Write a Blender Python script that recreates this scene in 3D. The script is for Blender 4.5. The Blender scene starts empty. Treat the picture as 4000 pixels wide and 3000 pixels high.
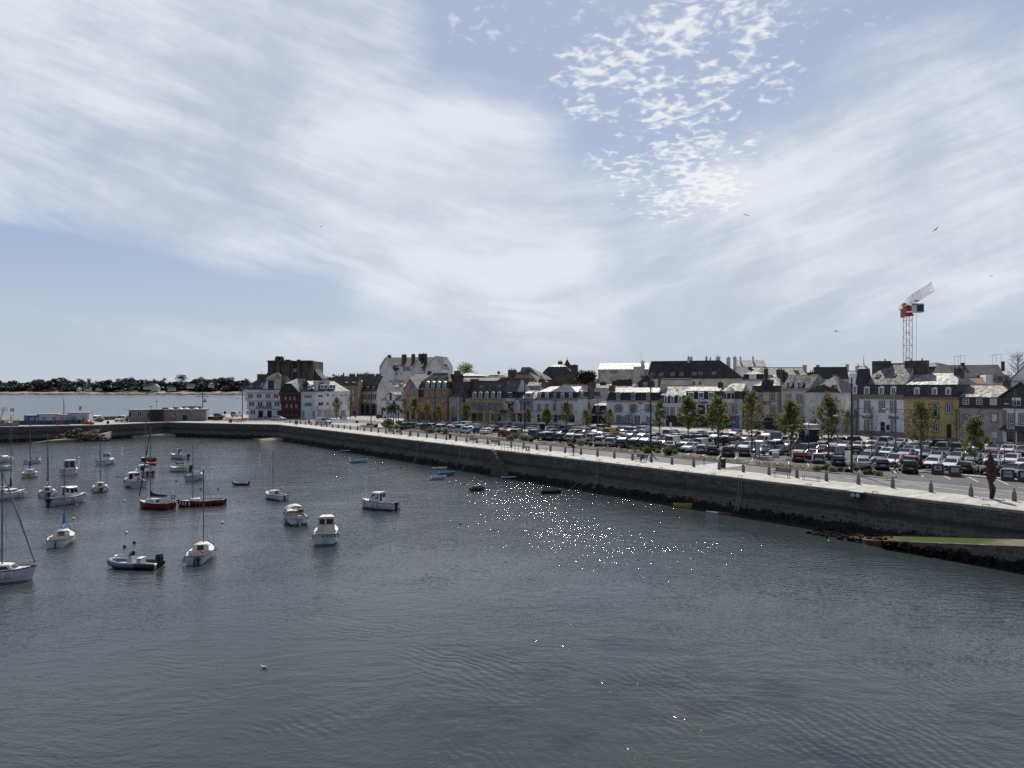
import bpy,math,random
from mathutils import Vector as V3,Matrix
R = math.radians
sc = bpy.context.scene
col = sc.collection
# ---------------- camera (standing on the ramparts, 15.2 m above the water) ----------------
F,H0,PX0,HY = 2800.0,15.2,2000.0,1510.0      # focal length and principal point in pixels of the 4000 px photograph
QZ = 4.2                                            # quay level
cam = bpy.data.objects.new('camera',bpy.data.cameras.new('camera')); col.objects.link(cam)
cam.location = (0,0,H0); cam.rotation_euler = (R(90),0,0)
cam.data.sensor_width = 36; cam.data.lens = 36*F/4000; cam.data.shift_y = 0.0025
cam.data.clip_end = 20000; cam.data.clip_start = 0.5
sc.camera = cam
# ---------------- light ----------------
SUN_EL,SUN_AZ = 47.0,6.0                          # azimuth to the right of +Y
sd = V3((math.sin(R(SUN_AZ))*math.cos(R(SUN_EL)),math.cos(R(SUN_AZ))*math.cos(R(SUN_EL)),math.sin(R(SUN_EL))))
sl = bpy.data.lights.new('sun','SUN'); sl.energy = 3.7; sl.angle = R(0.5); sl.color = (1,.95,.87)
so = bpy.data.objects.new('sun',sl); col.objects.link(so); so.rotation_euler = (-sd).to_track_quat('-Z','Y').to_euler()
vs = sc.view_settings; vs.view_transform = 'Standard'; vs.look = 'None'; vs.gamma = 1; vs.exposure = 0.55
sc.render.film_transparent = False
cy = sc.cycles
cy.max_bounces = 6; cy.diffuse_bounces = 3; cy.glossy_bounces = 3; cy.transmission_bounces = 3; cy.transparent_max_bounces = 6
cy.caustics_reflective = False; cy.caustics_refractive = False; cy.sample_clamp_indirect = 4
cy.use_denoising = False
class NT:                                           # tiny node-tree helper
 def __init__(s,t): s.t = t
 def n(s,typ,ins=None,**kw):
  x = s.t.nodes.new(typ)
  for k,v in kw.items(): setattr(x,k,v)
  for k,v in (ins or {}).items():
   if hasattr(v,'is_linked') or hasattr(v,'links'): s.t.links.new(v,x.inputs[k])
   else: x.inputs[k].default_value = v
  return x
 def math(s,op,a,b=0.0,c=None,clamp=False):
  d = {0: a,1: b}
  if c is not None: d[2] = c
  x = s.n('ShaderNodeMath',d,operation=op); x.use_clamp = clamp
  return x.outputs[0]
 def ramp(s,f,a,b,lo=0.0,hi=1.0,smooth=True):
  x = s.n('ShaderNodeMapRange',{0: f,1: a,2: b,3: lo,4: hi})
  x.clamp = True
  if smooth: x.interpolation_type = 'SMOOTHSTEP'
  return x.outputs[0]
 def mix(s,f,a,b,blend='MIX'):
  x = s.t.nodes.new('ShaderNodeMix'); x.data_type = 'RGBA'; x.blend_type = blend
  for k,v in ((0,f),(6,a),(7,b)):
   if hasattr(v,'is_linked'): s.t.links.new(v,x.inputs[k])
   else: x.inputs[k].default_value = v if k == 0 else (tuple(v)+(1,))[:4]
  return x.outputs[2]
 def noise(s,vec,scale,detail=3,rough=.55,dist=0.0,out=0):
  return s.n('ShaderNodeTexNoise',{'Vector': vec,'Scale': scale,'Detail': detail,'Roughness': rough,'Distortion': dist}).outputs[out]
 def comb(s,x,y,z=0.0): return s.n('ShaderNodeCombineXYZ',{0: x,1: y,2: z}).outputs[0]
 def sep(s,v): return s.n('ShaderNodeSeparateXYZ',{0: v}).outputs
 def mapv(s,v,sc_=(1,1,1),loc=(0,0,0),rot=(0,0,0)):
  return s.n('ShaderNodeMapping',{'Vector': v,'Scale': sc_,'Location': loc,'Rotation': rot}).outputs[0]
# ---------------- sky: Nishita with high cirrus and a patch of altocumulus, all laid out by compass direction ----------------
w = bpy.data.worlds.new('World'); sc.world = w; w.use_nodes = True
t = NT(w.node_tree); w.node_tree.nodes.clear()
sky = t.n('ShaderNodeTexSky',sky_type='NISHITA',sun_disc=False,sun_elevation=R(SUN_EL),sun_rotation=R(SUN_AZ),altitude=0,air_density=1.0,dust_density=1.2,ozone_density=2.2)
tc = t.n('ShaderNodeTexCoord').outputs['Generated']
dx,dy,dz = t.sep(tc)
yy = t.math('MAXIMUM',dy,0.12)
u = t.math('DIVIDE',dx,yy); v = t.math('DIVIDE',dz,yy)
zz = t.math('ADD',t.math('MAXIMUM',dz,0.0),0.07)
ca = t.math('DIVIDE',dx,zz); cb = t.math('DIVIDE',dy,zz)      # position on the cloud sheet
def bl(cu,cv,ru,rv,rot=0):                                     # soft elliptical region around a compass bearing
 c,s_ = math.cos(rot),math.sin(rot)
 a = t.math('SUBTRACT',u,cu); b = t.math('SUBTRACT',v,cv)
 p = t.math('ADD',t.math('MULTIPLY',a,c/ru),t.math('MULTIPLY',b,s_/ru))
 q = t.math('SUBTRACT',t.math('MULTIPLY',b,c/rv),t.math('MULTIPLY',a,s_/rv))
 d = t.math('ADD',t.math('MULTIPLY',p,p),t.math('MULTIPLY',q,q))
 return t.ramp(d,1.0,0.0)
# streaks run away from the viewer along the sheet
wv = t.n('ShaderNodeTexNoise',{'Vector': t.comb(t.math('MULTIPLY',ca,.8),t.math('MULTIPLY',cb,.35),3.1),'Scale': 1.0,'Detail': 3}).outputs[1]
wx,wy,wz = t.sep(wv)
sa = t.math('ADD',ca,t.math('MULTIPLY',t.math('SUBTRACT',wx,.5),.85))
sb = t.math('ADD',cb,t.math('MULTIPLY',t.math('SUBTRACT',wy,.5),2.0))
n1 = t.noise(t.comb(t.math('MULTIPLY',sa,1.0),t.math('MULTIPLY',sb,.13),1.7),2.6,6,.6)
# the fibres bow: falling from the upper left, level over the town, rising to the right
uu = t.math('SUBTRACT',u,.07)
bow = t.math('SUBTRACT',v,t.math('MULTIPLY',t.math('SQRT',t.math('ADD',t.math('MULTIPLY',uu,uu),.012)),.37))
bx = t.math('ADD',u,t.math('MULTIPLY',t.math('SUBTRACT',wy,.5),.25)); bow = t.math('ADD',bow,t.math('MULTIPLY',t.math('SUBTRACT',wx,.5),.11))
n2 = t.noise(t.comb(t.math('MULTIPLY',bx,1.7),t.math('MULTIPLY',bow,9.0),5.2),2.3,7,.62)
n5 = t.noise(t.comb(t.math('MULTIPLY',bx,1.0),t.math('MULTIPLY',bow,4.0),9.2),2.0,5,.6)
n3 = t.noise(t.comb(u,v,8.0),4.5,6,.58,.4)                   # soft billows
n4 = t.noise(t.comb(t.math('MULTIPLY',u,.5),v,2.0),3.0,3,.5)
streak = t.math('ADD',t.math('ADD',t.math('ADD',t.math('MULTIPLY',n1,.14),t.math('MULTIPLY',n5,.28)),t.math('MULTIPLY',n2,.28)),t.math('MULTIPLY',n3,.30))
# coverage
mL = t.math('MAXIMUM',bl(-.62,.46,.80,.30,R(-16)),bl(-.22,.30,.46,.17,R(-30)))
mL = t.math('MAXIMUM',mL,bl(-.36,.52,.36,.26,0))
mL = t.math('MAXIMUM',mL,bl(-.08,.30,.17,.24,R(-35)))
mC = t.math('MAXIMUM',bl(-.02,.235,.42,.13,R(-12)),bl(.34,.20,.62,.17,R(12)))
mC = t.math('MAXIMUM',mC,t.math('MULTIPLY',bl(.08,.30,.26,.13,R(-10)),.8))
mC = t.math('MAXIMUM',mC,t.math('MULTIPLY',bl(.25,.11,.8,.09,R(3)),.85))
mR = t.math('MAXIMUM',bl(.56,.34,.46,.20,R(24)),bl(.60,.21,.50,.09,R(10)))
mB = t.math('MAXIMUM',bl(-.45,.235,.5,.05,R(-16)),bl(-.12,.135,.36,.045,R(-17)))
mB = t.math('MAXIMUM',mB,t.math('MULTIPLY',bl(-.45,.07,.4,.05,R(-6)),.7))
cov = t.math('ADD',t.math('ADD',t.math('MULTIPLY',mL,.78),t.math('MULTIPLY',mC,.62)),t.math('ADD',t.math('MULTIPLY',mR,.58),t.math('MULTIPLY',mB,.36)))
gap = t.math('MAXIMUM',bl(-.02,.53,.15,.22,R(28)),bl(.13,.40,.17,.13,R(20)))
gap = t.math('MAXIMUM',gap,bl(-.62,.165,.52,.055,R(-10)))
cov = t.math('SUBTRACT',cov,t.math('MULTIPLY',gap,.62))
front = t.ramp(dy,0.02,0.25)
cov = t.math('ADD',t.math('MULTIPLY',cov,front),t.math('MULTIPLY',t.math('SUBTRACT',1.0,front),.30))
veil = t.ramp(t.math('ADD',cov,t.math('MULTIPLY',t.math('SUBTRACT',streak,.5),t.ramp(dz,.02,.14,.5,2.7))),-.08,1.05)
# altocumulus: little broken puffs
pz = t.math('ADD',t.math('MAXIMUM',dz,0.0),0.12)
pa = t.math('DIVIDE',dx,pz); pb = t.math('DIVIDE',dy,pz)
wp = t.n('ShaderNodeTexNoise',{'Vector': t.comb(pa,pb,.4),'Scale': 9.0,'Detail': 3}).outputs[1]
pv = t.n('ShaderNodeVectorMath',{0: t.comb(pa,pb,.4),1: t.n('ShaderNodeVectorMath',{0: wp,'Scale': .08},operation='SCALE').outputs[0]},operation='ADD').outputs[0]
puff = t.math('ADD',t.math('MULTIPLY',t.noise(pv,30.0,5,.5),.60),t.math('MULTIPLY',t.noise(pv,7.5,3,.5),.40))
pm = t.math('MAXIMUM',bl(.285,.47,.17,.15,R(40)),bl(.225,.30,.10,.15,R(80)))
pm = t.math('MAXIMUM',pm,bl(.255,.37,.11,.12,R(60)))
pm = t.math('MAXIMUM',pm,t.math('MULTIPLY',bl(.13,.43,.12,.09,0),.75))
pm = t.math('MAXIMUM',pm,t.math('MULTIPLY',bl(.02,.51,.2,.06,0),.42))
pm = t.math('MAXIMUM',pm,t.math('MULTIPLY',bl(.46,.51,.12,.05,0),.42))
pcl = t.ramp(t.math('ADD',puff,t.math('MULTIPLY',t.math('MULTIPLY',pm,t.ramp(n3,.35,.65,.5,1.25)),.165)),.58,.76)
pcl = t.math('MULTIPLY',pcl,t.ramp(pm,0.0,.55))
pcl = t.math('MULTIPLY',pcl,front)
base = sky.outputs[0]
hz = t.ramp(dz,.20,-.03)                                          # pale air low over the horizon
base = t.mix(.8,base,(3.3,4.1,5.75))
base = t.mix(t.math('MULTIPLY',hz,.92),base,(4.95,5.55,6.3))
top = t.ramp(dz,.18,.5)
base = t.mix(t.math('MULTIPLY',top,.72),base,(3.7,4.25,5.75))
tone = t.mix(t.ramp(t.math('ADD',t.math('ADD',t.math('MULTIPLY',n3,.4),t.math('MULTIPLY',n4,.2)),t.math('MULTIPLY',n2,.4)),.37,.60),(5.2,5.6,6.4),(7.3,7.55,8.05))
c1 = t.mix(t.math('MULTIPLY',veil,.90),base,tone)
c2 = t.mix(t.math('MULTIPLY',pcl,.80),c1,(8.3,8.45,8.6))
c2 = t.mix(t.ramp(dy,-.55,.25,1,0),c2,t.mix(.25,(1.0,1.4,2.35),c2))      # deeper blue away from the sun
bg = t.n('ShaderNodeBackground',{'Color': c2,'Strength': 0.075})
t.n('ShaderNodeOutputWorld',{'Surface': bg.outputs[0]})
# ---------------- mesh builder ----------------
class MB:
 def __init__(s): s.v = []; s.f = []; s.m = []
 def poly(s,pts,m=0):
  b = len(s.v); s.v += [tuple(p) for p in pts]; s.f.append(tuple(range(b,b+len(pts)))); s.m.append(m); return s
 def faces(s,pts,fs,m=0):
  b = len(s.v); s.v += [tuple(p) for p in pts]
  for f in fs: s.f.append(tuple(b+i for i in f)); s.m.append(m)
  return s
 def hexa(s,p,m=0):                             # 4 bottom + 4 top points
  return s.faces(p,[(3,2,1,0),(4,5,6,7),(0,1,5,4),(1,2,6,5),(2,3,7,6),(3,0,4,7)],m)
 def box(s,x0,x1,y0,y1,z0,z1,m=0):
  return s.hexa([(x0,y0,z0),(x1,y0,z0),(x1,y1,z0),(x0,y1,z0),(x0,y0,z1),(x1,y0,z1),(x1,y1,z1),(x0,y1,z1)],m)
 def obox(s,o,a,b,c,m=0):                    # corner o and three edge vectors
  o,a,b,c = V3(o),V3(a),V3(b),V3(c)
  return s.hexa([o,o+a,o+a+b,o+b,o+c,o+a+c,o+a+b+c,o+b+c],m)
 def prism(s,poly,vec,m=0):
  n = len(poly); vec = V3(vec); pts = [V3(p) for p in poly]; pts += [p+vec for p in pts]
  fs = [tuple(range(n-1,-1,-1)),tuple(range(n,2*n))] + [(i,(i+1) % n,n+(i+1) % n,n+i) for i in range(n)]
  return s.faces(pts,fs,m)
 def tube(s,p,q,r,r2=None,n=6,m=0,cap=True):
  p,q = V3(p),V3(q); r2 = r if r2 is None else r2; d = (q-p)
  if d.length < 1e-6: return s
  d.normalize(); a = d.orthogonal().normalized(); b = d.cross(a)
  pts = [p+(a*math.cos(6.2832*i/n)+b*math.sin(6.2832*i/n))*r for i in range(n)] + [q+(a*math.cos(6.2832*i/n)+b*math.sin(6.2832*i/n))*r2 for i in range(n)]
  fs = [(i,(i+1) % n,n+(i+1) % n,n+i) for i in range(n)]
  if cap: fs += [tuple(range(n-1,-1,-1)),tuple(range(n,2*n))]
  return s.faces(pts,fs,m)
 def path(s,pts,r,n=6,m=0):
  for a,b in zip(pts[:-1],pts[1:]): s.tube(a,b,r,n=n,m=m)
  return s
 def lathe(s,c,prof,n=12,m=0):                # prof: (r, z)
  c = V3(c); pts = []; fs = []
  for r,z in prof: pts += [c+V3((r*math.cos(6.2832*i/n),r*math.sin(6.2832*i/n),z)) for i in range(n)]
  for k in range(len(prof)-1): fs += [(k*n+i,k*n+(i+1) % n,(k+1)*n+(i+1) % n,(k+1)*n+i) for i in range(n)]
  fs += [tuple(range(n-1,-1,-1)),tuple(range((len(prof)-1)*n,len(prof)*n))]
  return s.faces(pts,fs,m)
 def loft(s,rings,m=0,cap=True,closed=True):
  n = len(rings[0]); pts = [p for r in rings for p in r]; fs = []
  for k in range(len(rings)-1):
   for i in range(n if closed else n-1): fs.append((k*n+i,k*n+(i+1) % n,(k+1)*n+(i+1) % n,(k+1)*n+i))
  if cap: fs += [tuple(range(n-1,-1,-1)),tuple(range((len(rings)-1)*n,len(rings)*n))]
  return s.faces(pts,fs,m)
 def ball(s,c,r,n=10,k=6,m=0,jit=0,rnd=None):
  c = V3(c); r = V3(r) if hasattr(r,'__len__') else V3((r,r,r)); pts = []; fs = []
  for j in range(1,k):
   a = math.pi*j/k
   for i in range(n):
    q = 1+(rnd.uniform(-jit,jit) if rnd else 0)
    pts.append(c+V3((r.x*math.sin(a)*math.cos(6.2832*i/n)*q,r.y*math.sin(a)*math.sin(6.2832*i/n)*q,r.z*math.cos(a)*q)))
  t0 = len(pts); pts += [c+V3((0,0,r.z)),c-V3((0,0,r.z))]
  for j in range(k-2): fs += [(j*n+i,(j+1)*n+i,(j+1)*n+(i+1) % n,j*n+(i+1) % n) for i in range(n)]
  fs += [(t0,i,(i+1) % n) for i in range(n)] + [(t0+1,(k-2)*n+(i+1) % n,(k-2)*n+i) for i in range(n)]
  return s.faces(pts,fs,m)
 def torus(s,c,ax,r,r2,n=14,k=6,m=0):
  c = V3(c); ax = V3(ax).normalized(); a = ax.orthogonal().normalized(); b = ax.cross(a); rings = []
  for i in range(n):
   e = a*math.cos(6.2832*i/n)+b*math.sin(6.2832*i/n)
   rings.append([c+e*(r+r2*math.cos(6.2832*j/k))+ax*(r2*math.sin(6.2832*j/k)) for j in range(k)])
  return s.loft(rings+[rings[0]],m,cap=False)
 def build(s,name,mats,parent=None,org=None,smooth=False):
  me = bpy.data.meshes.new(name)
  vv = s.v if org is None else [(p[0]-org[0],p[1]-org[1],p[2]-org[2]) for p in s.v]
  me.from_pydata(vv,[],s.f)
  if not isinstance(mats,(list,tuple)): mats = [mats]
  for q in mats: me.materials.append(q)
  if len(mats) > 1: me.polygons.foreach_set('material_index',s.m)
  if smooth: me.polygons.foreach_set('use_smooth',[True]*len(s.f))
  me.update()
  o = bpy.data.objects.new(name,me); col.objects.link(o)
  if parent: o.parent = parent
  return o
def tag(o,label=None,cat=None,group=None,kind=None):
 if label: o['label'] = label
 if cat: o['category'] = cat
 if group: o['group'] = group
 if kind: o['kind'] = kind
 return o
def thing(name,label,cat,loc=(0,0,0),rz=0,group=None):
 o = bpy.data.objects.new(name,None); col.objects.link(o); o.empty_display_size = .2
 o.location = loc; o.rotation_euler = (0,0,rz)
 return tag(o,label,cat,group)
def dup(root,loc,rz=0,label=None,scale=1,group=None):
 r = root.copy(); col.objects.link(r); r.location = loc; r.rotation_euler = (0,0,rz); r.scale = (scale,)*3 if not hasattr(scale,'__len__') else scale
 if label: r['label'] = label
 if group: r['group'] = group
 def rec(a,b):
  for ch in list(a.children):
   c = ch.copy(); col.objects.link(c); c.parent = b; rec(ch,c)
 rec(root,r)
 return r
def kill(root):
 for ch in list(root.children): kill(ch)
 bpy.data.objects.remove(root)
# ---------------- where a pixel of the photograph lies in the place ----------------
def G(px,py,z=QZ):
 Y = (H0-z)*F/(py-HY); return V3(((px-PX0)*Y/F,Y,z))
def A(px,py,Y): return V3(((px-PX0)*Y/F,Y,H0-(py-HY)*Y/F))
O2 = (9.7,108.8); D2 = (-.616,.787); N2 = (.787,.616)          # quay edge: s runs along it away from the viewer, t inland
def Q(s,t_,z=QZ): return V3((O2[0]+D2[0]*s+N2[0]*t_,O2[1]+D2[1]*s+N2[1]*t_,z))
def ST(p): a,b = p[0]-O2[0],p[1]-O2[1]; return a*D2[0]+b*D2[1],a*N2[0]+b*N2[1]
def onT(px,t_,z=QZ):                                              # the point of the line t = const seen at column px
 k = (px-PX0)/F; Y = (t_+O2[0]*N2[0]+O2[1]*N2[1])/(N2[1]+N2[0]*k); return V3((k*Y,Y,z))
QANG = math.atan2(D2[1],D2[0])
# ---------------- materials ----------------
MATS = {}
def mat(name,c,rough=.7,var=.14,sc_=1.2,metal=0,coat=0,bump=0,spec=.5,det=4,stretch=(1,1,1)):
 if name in MATS: return MATS[name]
 m = bpy.data.materials.new(name); m.use_nodes = True; q = NT(m.node_tree); b = m.node_tree.nodes['Principled BSDF']
 b.inputs['Roughness'].default_value = rough; b.inputs['Metallic'].default_value = metal
 b.inputs['Specular IOR Level'].default_value = spec; b.inputs['Coat Weight'].default_value = coat; b.inputs['Coat Roughness'].default_value = .04
 c = tuple(c)+(1,)
 if var:
  o = q.n('ShaderNodeTexCoord').outputs['Object']
  if stretch != (1,1,1): o = q.mapv(o,stretch)
  nz = q.noise(o,sc_,det,.62)
  dk = tuple(x*(1-2.2*var) for x in c[:3]); lt = tuple(min(1,x*(1+1.6*var)) for x in c[:3])
  q.t.links.new(q.mix(q.ramp(nz,.3,.7),dk,lt),b.inputs['Base Color'])
  if bump:
   bp = q.n('ShaderNodeBump',{'Height': q.noise(o,sc_*6,3),'Distance': bump,'Strength': .6}); q.t.links.new(bp.outputs[0],b.inputs['Normal'])
 else: b.inputs['Base Color'].default_value = c
 MATS[name] = m; return m
def glassm(name,c=(.012,.014,.017),rough=.06):
 return mat(name,c,rough,var=.25,sc_=.6,spec=.6)
# ======================= setting =======================
GZ = 4.1
rnd = random.Random(7)
def tess(poly,z,name,m,kind='structure'):
 from mathutils.geometry import tessellate_polygon
 pts = [V3((p[0],p[1],z)) for p in poly]
 b = MB(); b.faces(pts,[tuple(f) for f in tessellate_polygon([pts])])
 o = b.build(name,m); tag(o,kind=kind)
 for p in o.data.polygons:
  if p.normal.z < 0: p.flip()
 return o
# --- water ---
mw = bpy.data.materials.new('sea_water'); mw.use_nodes = True
q = NT(mw.node_tree); bs = mw.node_tree.nodes['Principled BSDF']
oc = q.n('ShaderNodeTexCoord').outputs['Object']
ox,oy,oz = q.sep(oc)
dist = q.math('SQRT',q.math('ADD',q.math('MULTIPLY',ox,ox),q.math('MULTIPLY',oy,oy)))
warp = q.noise(oc,.06,2,.5,out=1)
wv = q.n('ShaderNodeVectorMath',{0: oc,1: q.n('ShaderNodeVectorMath',{0: warp,'Scale': 6.0},operation='SCALE').outputs[0]},operation='ADD').outputs[0]
h1 = q.noise(q.mapv(wv,(.55,1.0,1),rot=(0,0,R(18))),.55,3,.5)
h2 = q.noise(q.mapv(wv,(.50,1.15,1),rot=(0,0,R(-14))),1.5,3,.55)
h3 = q.noise(q.mapv(wv,(.8,1.2,1),rot=(0,0,R(35))),5.0,2,.5)
wind = q.ramp(q.noise(q.mapv(oc,(1,.5,1)),.035,3,.55),.32,.68,.45,1.15)
far = q.math('SUBTRACT',q.ramp(dist,35,120,.6,1.65),q.ramp(dist,200,600,0,.8)); fine = q.math('MULTIPLY',q.ramp(dist,38,95,.5,1.7),q.ramp(dist,400,150,.3,1))
# rings sent back by the slipway and the quay
rx = q.math('SUBTRACT',ox,31.0); ry = q.math('SUBTRACT',oy,70.0)
rd = q.math('SQRT',q.math('ADD',q.math('MULTIPLY',rx,rx),q.math('MULTIPLY',ry,ry)))
rd = q.math('ADD',rd,q.math('MULTIPLY',q.noise(oc,.35,2),1.6))
ring = q.math('MULTIPLY',q.math('SINE',q.math('MULTIPLY',rd,8.2)),q.ramp(rd,44,6,0,1))
ring = q.math('MULTIPLY',ring,q.ramp(q.noise(oc,.10,2),.38,.62))
rx2 = q.math('SUBTRACT',ox,-22.0); ry2 = q.math('SUBTRACT',oy,18.0)
rd2 = q.math('SQRT',q.math('ADD',q.math('MULTIPLY',rx2,rx2),q.math('MULTIPLY',ry2,ry2)))
rd2 = q.math('ADD',rd2,q.math('MULTIPLY',q.noise(oc,.3,2),2.2))
ring2 = q.math('MULTIPLY',q.math('SINE',q.math('MULTIPLY',rd2,11.5)),q.ramp(q.noise(q.mapv(oc,loc=(9,4,0)),.13,2),.45,.66))
H = q.math('ADD',q.math('MULTIPLY',h1,.12),q.math('MULTIPLY',h2,.095))
H = q.math('MULTIPLY',H,q.math('MULTIPLY',wind,far)); H = q.math('ADD',H,q.math('MULTIPLY',q.math('MULTIPLY',h3,.040),q.math('MULTIPLY',fine,wind)))
H = q.math('ADD',H,q.math('ADD',q.math('MULTIPLY',ring,.0095),q.math('MULTIPLY',ring2,.0065)))
bp = q.n('ShaderNodeBump',{'Height': H,'Distance': 1.0,'Strength': 1.0}); q.t.links.new(bp.outputs[0],bs.inputs['Normal'])
# weed beds and sand seen through the shallows on the near side
wd = q.ramp(q.noise(q.mapv(oc,(.75,1.1,1),rot=(0,0,R(30))),.17,5,.62),.50,.60)
shal = q.math('MULTIPLY',q.ramp(dist,62,38),q.ramp(ox,-22,8))
cdeep = q.mix(q.noise(oc,.03,2),(.024,.032,.035),(.037,.046,.049))
csh = q.mix(wd,(.036,.043,.040),(.022,.026,.029))
q.t.links.new(q.mix(q.math('MULTIPLY',shal,.9),cdeep,csh),bs.inputs['Base Color'])
q.t.links.new(q.ramp(dist,150,600,.06,.22),bs.inputs['Roughness']); bs.inputs['IOR'].default_value = 1.333
b = MB(); b.faces([(-6000,-300,0),(6000,-300,0),(6000,9000,0),(-6000,9000,0)],[(0,1,2,3)])
tag(b.build('water',mw),kind='structure')
# --- land ---
EDGE = [(-67.9,208),(-83.8,213),(-106.8,221.6),(-118.5,205.5),(-139.7,195.8),(-195,174)]
qa,qb = Q(-95,0),Q(126,0)
LAND = [tuple(qa[:2]),tuple(qb[:2])] + EDGE[1:] + [(-195,215),(-135,243),(-119,262),(-116,287),(-95,296),(-112,330),(-150,500),(-300,1000),(1300,1000),(1300,20),tuple(Q(-95,45)[:2])]
m_plaza = mat('plaza_paving',(.27,.255,.23),.85,.10,.35)
m_asph = mat('asphalt_worn',(.105,.103,.10),.9,.12,.5)
m_park = mat('asphalt_dark',(.062,.061,.06),.9,.14,.4)
m_line = mat('road_paint',(.62,.61,.58),.8,.10,2)
m_kerb = mat('kerb_granite',(.30,.29,.27),.85,.12,3)
m_green = mat('lawn_green',(.06,.085,.025),.9,.2,.6)
tess(LAND,GZ,'ground',m_plaza)
b = MB()                                             # earth side of the far pier, towards the open bay
for p,p2 in zip(LAND[7:12],LAND[8:13]): b.poly([(p[0],p[1],GZ-.002),(p2[0],p2[1],GZ-.002),(p2[0],p2[1],-2),(p[0],p[1],-2)])
tag(b.build('pier_side',mat('pier_stone',(.16,.15,.135),.9,.15,1)),kind='structure')
def strip(name,s0,s1,t0,t1,z,m): return tag(MB().poly([Q(s0,t0,z),Q(s0,t1,z),Q(s1,t1,z),Q(s1,t0,z)]).build(name,m),kind='structure')
strip('road',-95,140,6.35,13.9,GZ+.004,m_asph)
strip('car_park',-95,92,13.9,70,GZ+.008,m_park)
tess([(-66,225),(-40,214),(-34,222),(-58,246),(-104,242),(-108,236)],GZ+.006,'side_road',m_asph)
# promenade slab of long granite flags laid across the quay
mp = bpy.data.materials.new('promenade_flags'); mp.use_nodes = True; q = NT(mp.node_tree); bs = mp.node_tree.nodes['Principled BSDF']
oc = q.n('ShaderNodeTexCoord').outputs['Object']
rv = q.mapv(oc,rot=(0,0,-QANG))
br = q.n('ShaderNodeTexBrick',{'Vector': q.mapv(rv,(1,1,1)),'Color1': (.37,.345,.31,1),'Color2': (.295,.275,.245,1),'Mortar': (.22,.205,.185,1),'Scale': 1.0,'Mortar Size': .022,'Mortar Smooth': .3,'Brick Width': .75,'Row Height': 1.9,'Bias': -.2})
st = q.ramp(q.noise(q.mapv(rv,(1.6,.35,1)),.7,4,.65),.36,.66,.80,1.14)
q.t.links.new(q.mix(1.0,br.outputs[0],q.comb(st,st,st),'MULTIPLY'),bs.inputs['Base Color']); bs.inputs['Roughness'].default_value = .8
PROM = [Q(-95,.02),Q(126,.02)] + [V3((x,y+.02,QZ)) for x,y in EDGE[1:3]] + [V3((-104,228,QZ)),V3((-84,220,QZ)),Q(130,6.3),Q(-95,6.3)]
from mathutils.geometry import tessellate_polygon
b = MB(); b.faces(PROM,[tuple(f) for f in tessellate_polygon([PROM])])
n = len(PROM)
b.faces(PROM+[p-V3((0,0,.12)) for p in PROM],[(i,n+i,n+(i+1) % n,(i+1) % n) for i in range(n)])
tag(b.build('promenade',mp),kind='structure')
b = MB()
for s in range(-92,124,5): b.poly([Q(s,6.85,GZ+.012),Q(s,6.99,GZ+.012),Q(s+3.2,6.99,GZ+.012),Q(s+3.2,6.85,GZ+.012)])
for s0,s1,t0 in ((-95,-34,13.75),(-95,-36,10.6),(-46,-42,12.0),(-95,-52,17.6)): b.poly([Q(s0,t0,GZ+.012),Q(s0,t0+.13,GZ+.012),Q(s1,t0+.13,GZ+.012),Q(s1,t0,GZ+.012)])
for k in range(7): b.poly([Q(-20.5,7.3+k*.95,GZ+.013),Q(-20.5,7.8+k*.95,GZ+.013),Q(-16.2,7.8+k*.95,GZ+.013),Q(-16.2,7.3+k*.95,GZ+.013)])
for s in range(-60,90,3):                           # bay lines of the front row
 a = Q(s+.4,19.4,GZ+.012); e = V3((math.sin(R(21))*5.0,math.cos(R(21))*5.0,0)); f = V3((D2[0],D2[1],0))*.12
 b.poly([a,a+f,a+f+e,a+e])
tag(b.build('road_markings',m_line),kind='structure')
# --- quay wall ---
mwall = bpy.data.materials.new('quay_masonry'); mwall.use_nodes = True; q = NT(mwall.node_tree); bs = mwall.node_tree.nodes['Principled BSDF']
oc = q.n('ShaderNodeTexCoord').outputs['Object']
rv = q.mapv(oc,rot=(0,0,-QANG)); rx,ry,rz_ = q.sep(rv)
wob = q.math('MULTIPLY',q.math('SUBTRACT',q.noise(oc,.8,3),.5),.30); wob2 = q.math('MULTIPLY',q.math('SUBTRACT',q.noise(oc,.6,2),.5),.7)
br = q.n('ShaderNodeTexBrick',{'Vector': q.comb(q.math('ADD',rx,wob2),q.math('ADD',rz_,wob)),'Color1': (.105,.093,.077,1),'Color2': (.058,.053,.045,1),'Mortar': (.20,.18,.155,1),'Scale': 1.0,'Mortar Size': .022,'Mortar Smooth': .4,'Brick Width': .95,'Row Height': .42,'Bias': -.1,})
br.offset_frequency = 2; br.squash = .7; br.squash_frequency = 3
conc = q.mix(q.ramp(q.noise(q.mapv(rv,(.5,1,1.6)),.6,5,.65),.3,.7),(.058,.052,.044),(.118,.106,.088))
fr = q.ramp(q.math('ADD',rx,q.math('MULTIPLY',q.noise(q.mapv(rv,(.12,1,.5)),1.0,3),60)),150,105)      # rendered over in the distance
c0 = q.mix(fr,conc,br.outputs[0])
drip = q.ramp(q.noise(q.mapv(rv,(2.2,1,.12)),1.0,4,.7),.48,.72)
c0 = q.mix(q.math('MULTIPLY',drip,.45),c0,(.075,.07,.06))
zn = q.math('ADD',rz_,q.math('MULTIPLY',q.math('SUBTRACT',q.noise(q.mapv(rv,(.25,1,1)),1.0,4,.7),.5),.9))
band = q.math('MULTIPLY',q.ramp(zn,1.75,2.15),q.ramp(zn,2.75,2.35))
c0 = q.mix(q.math('MULTIPLY',band,.72),c0,(.028,.027,.025))
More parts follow.
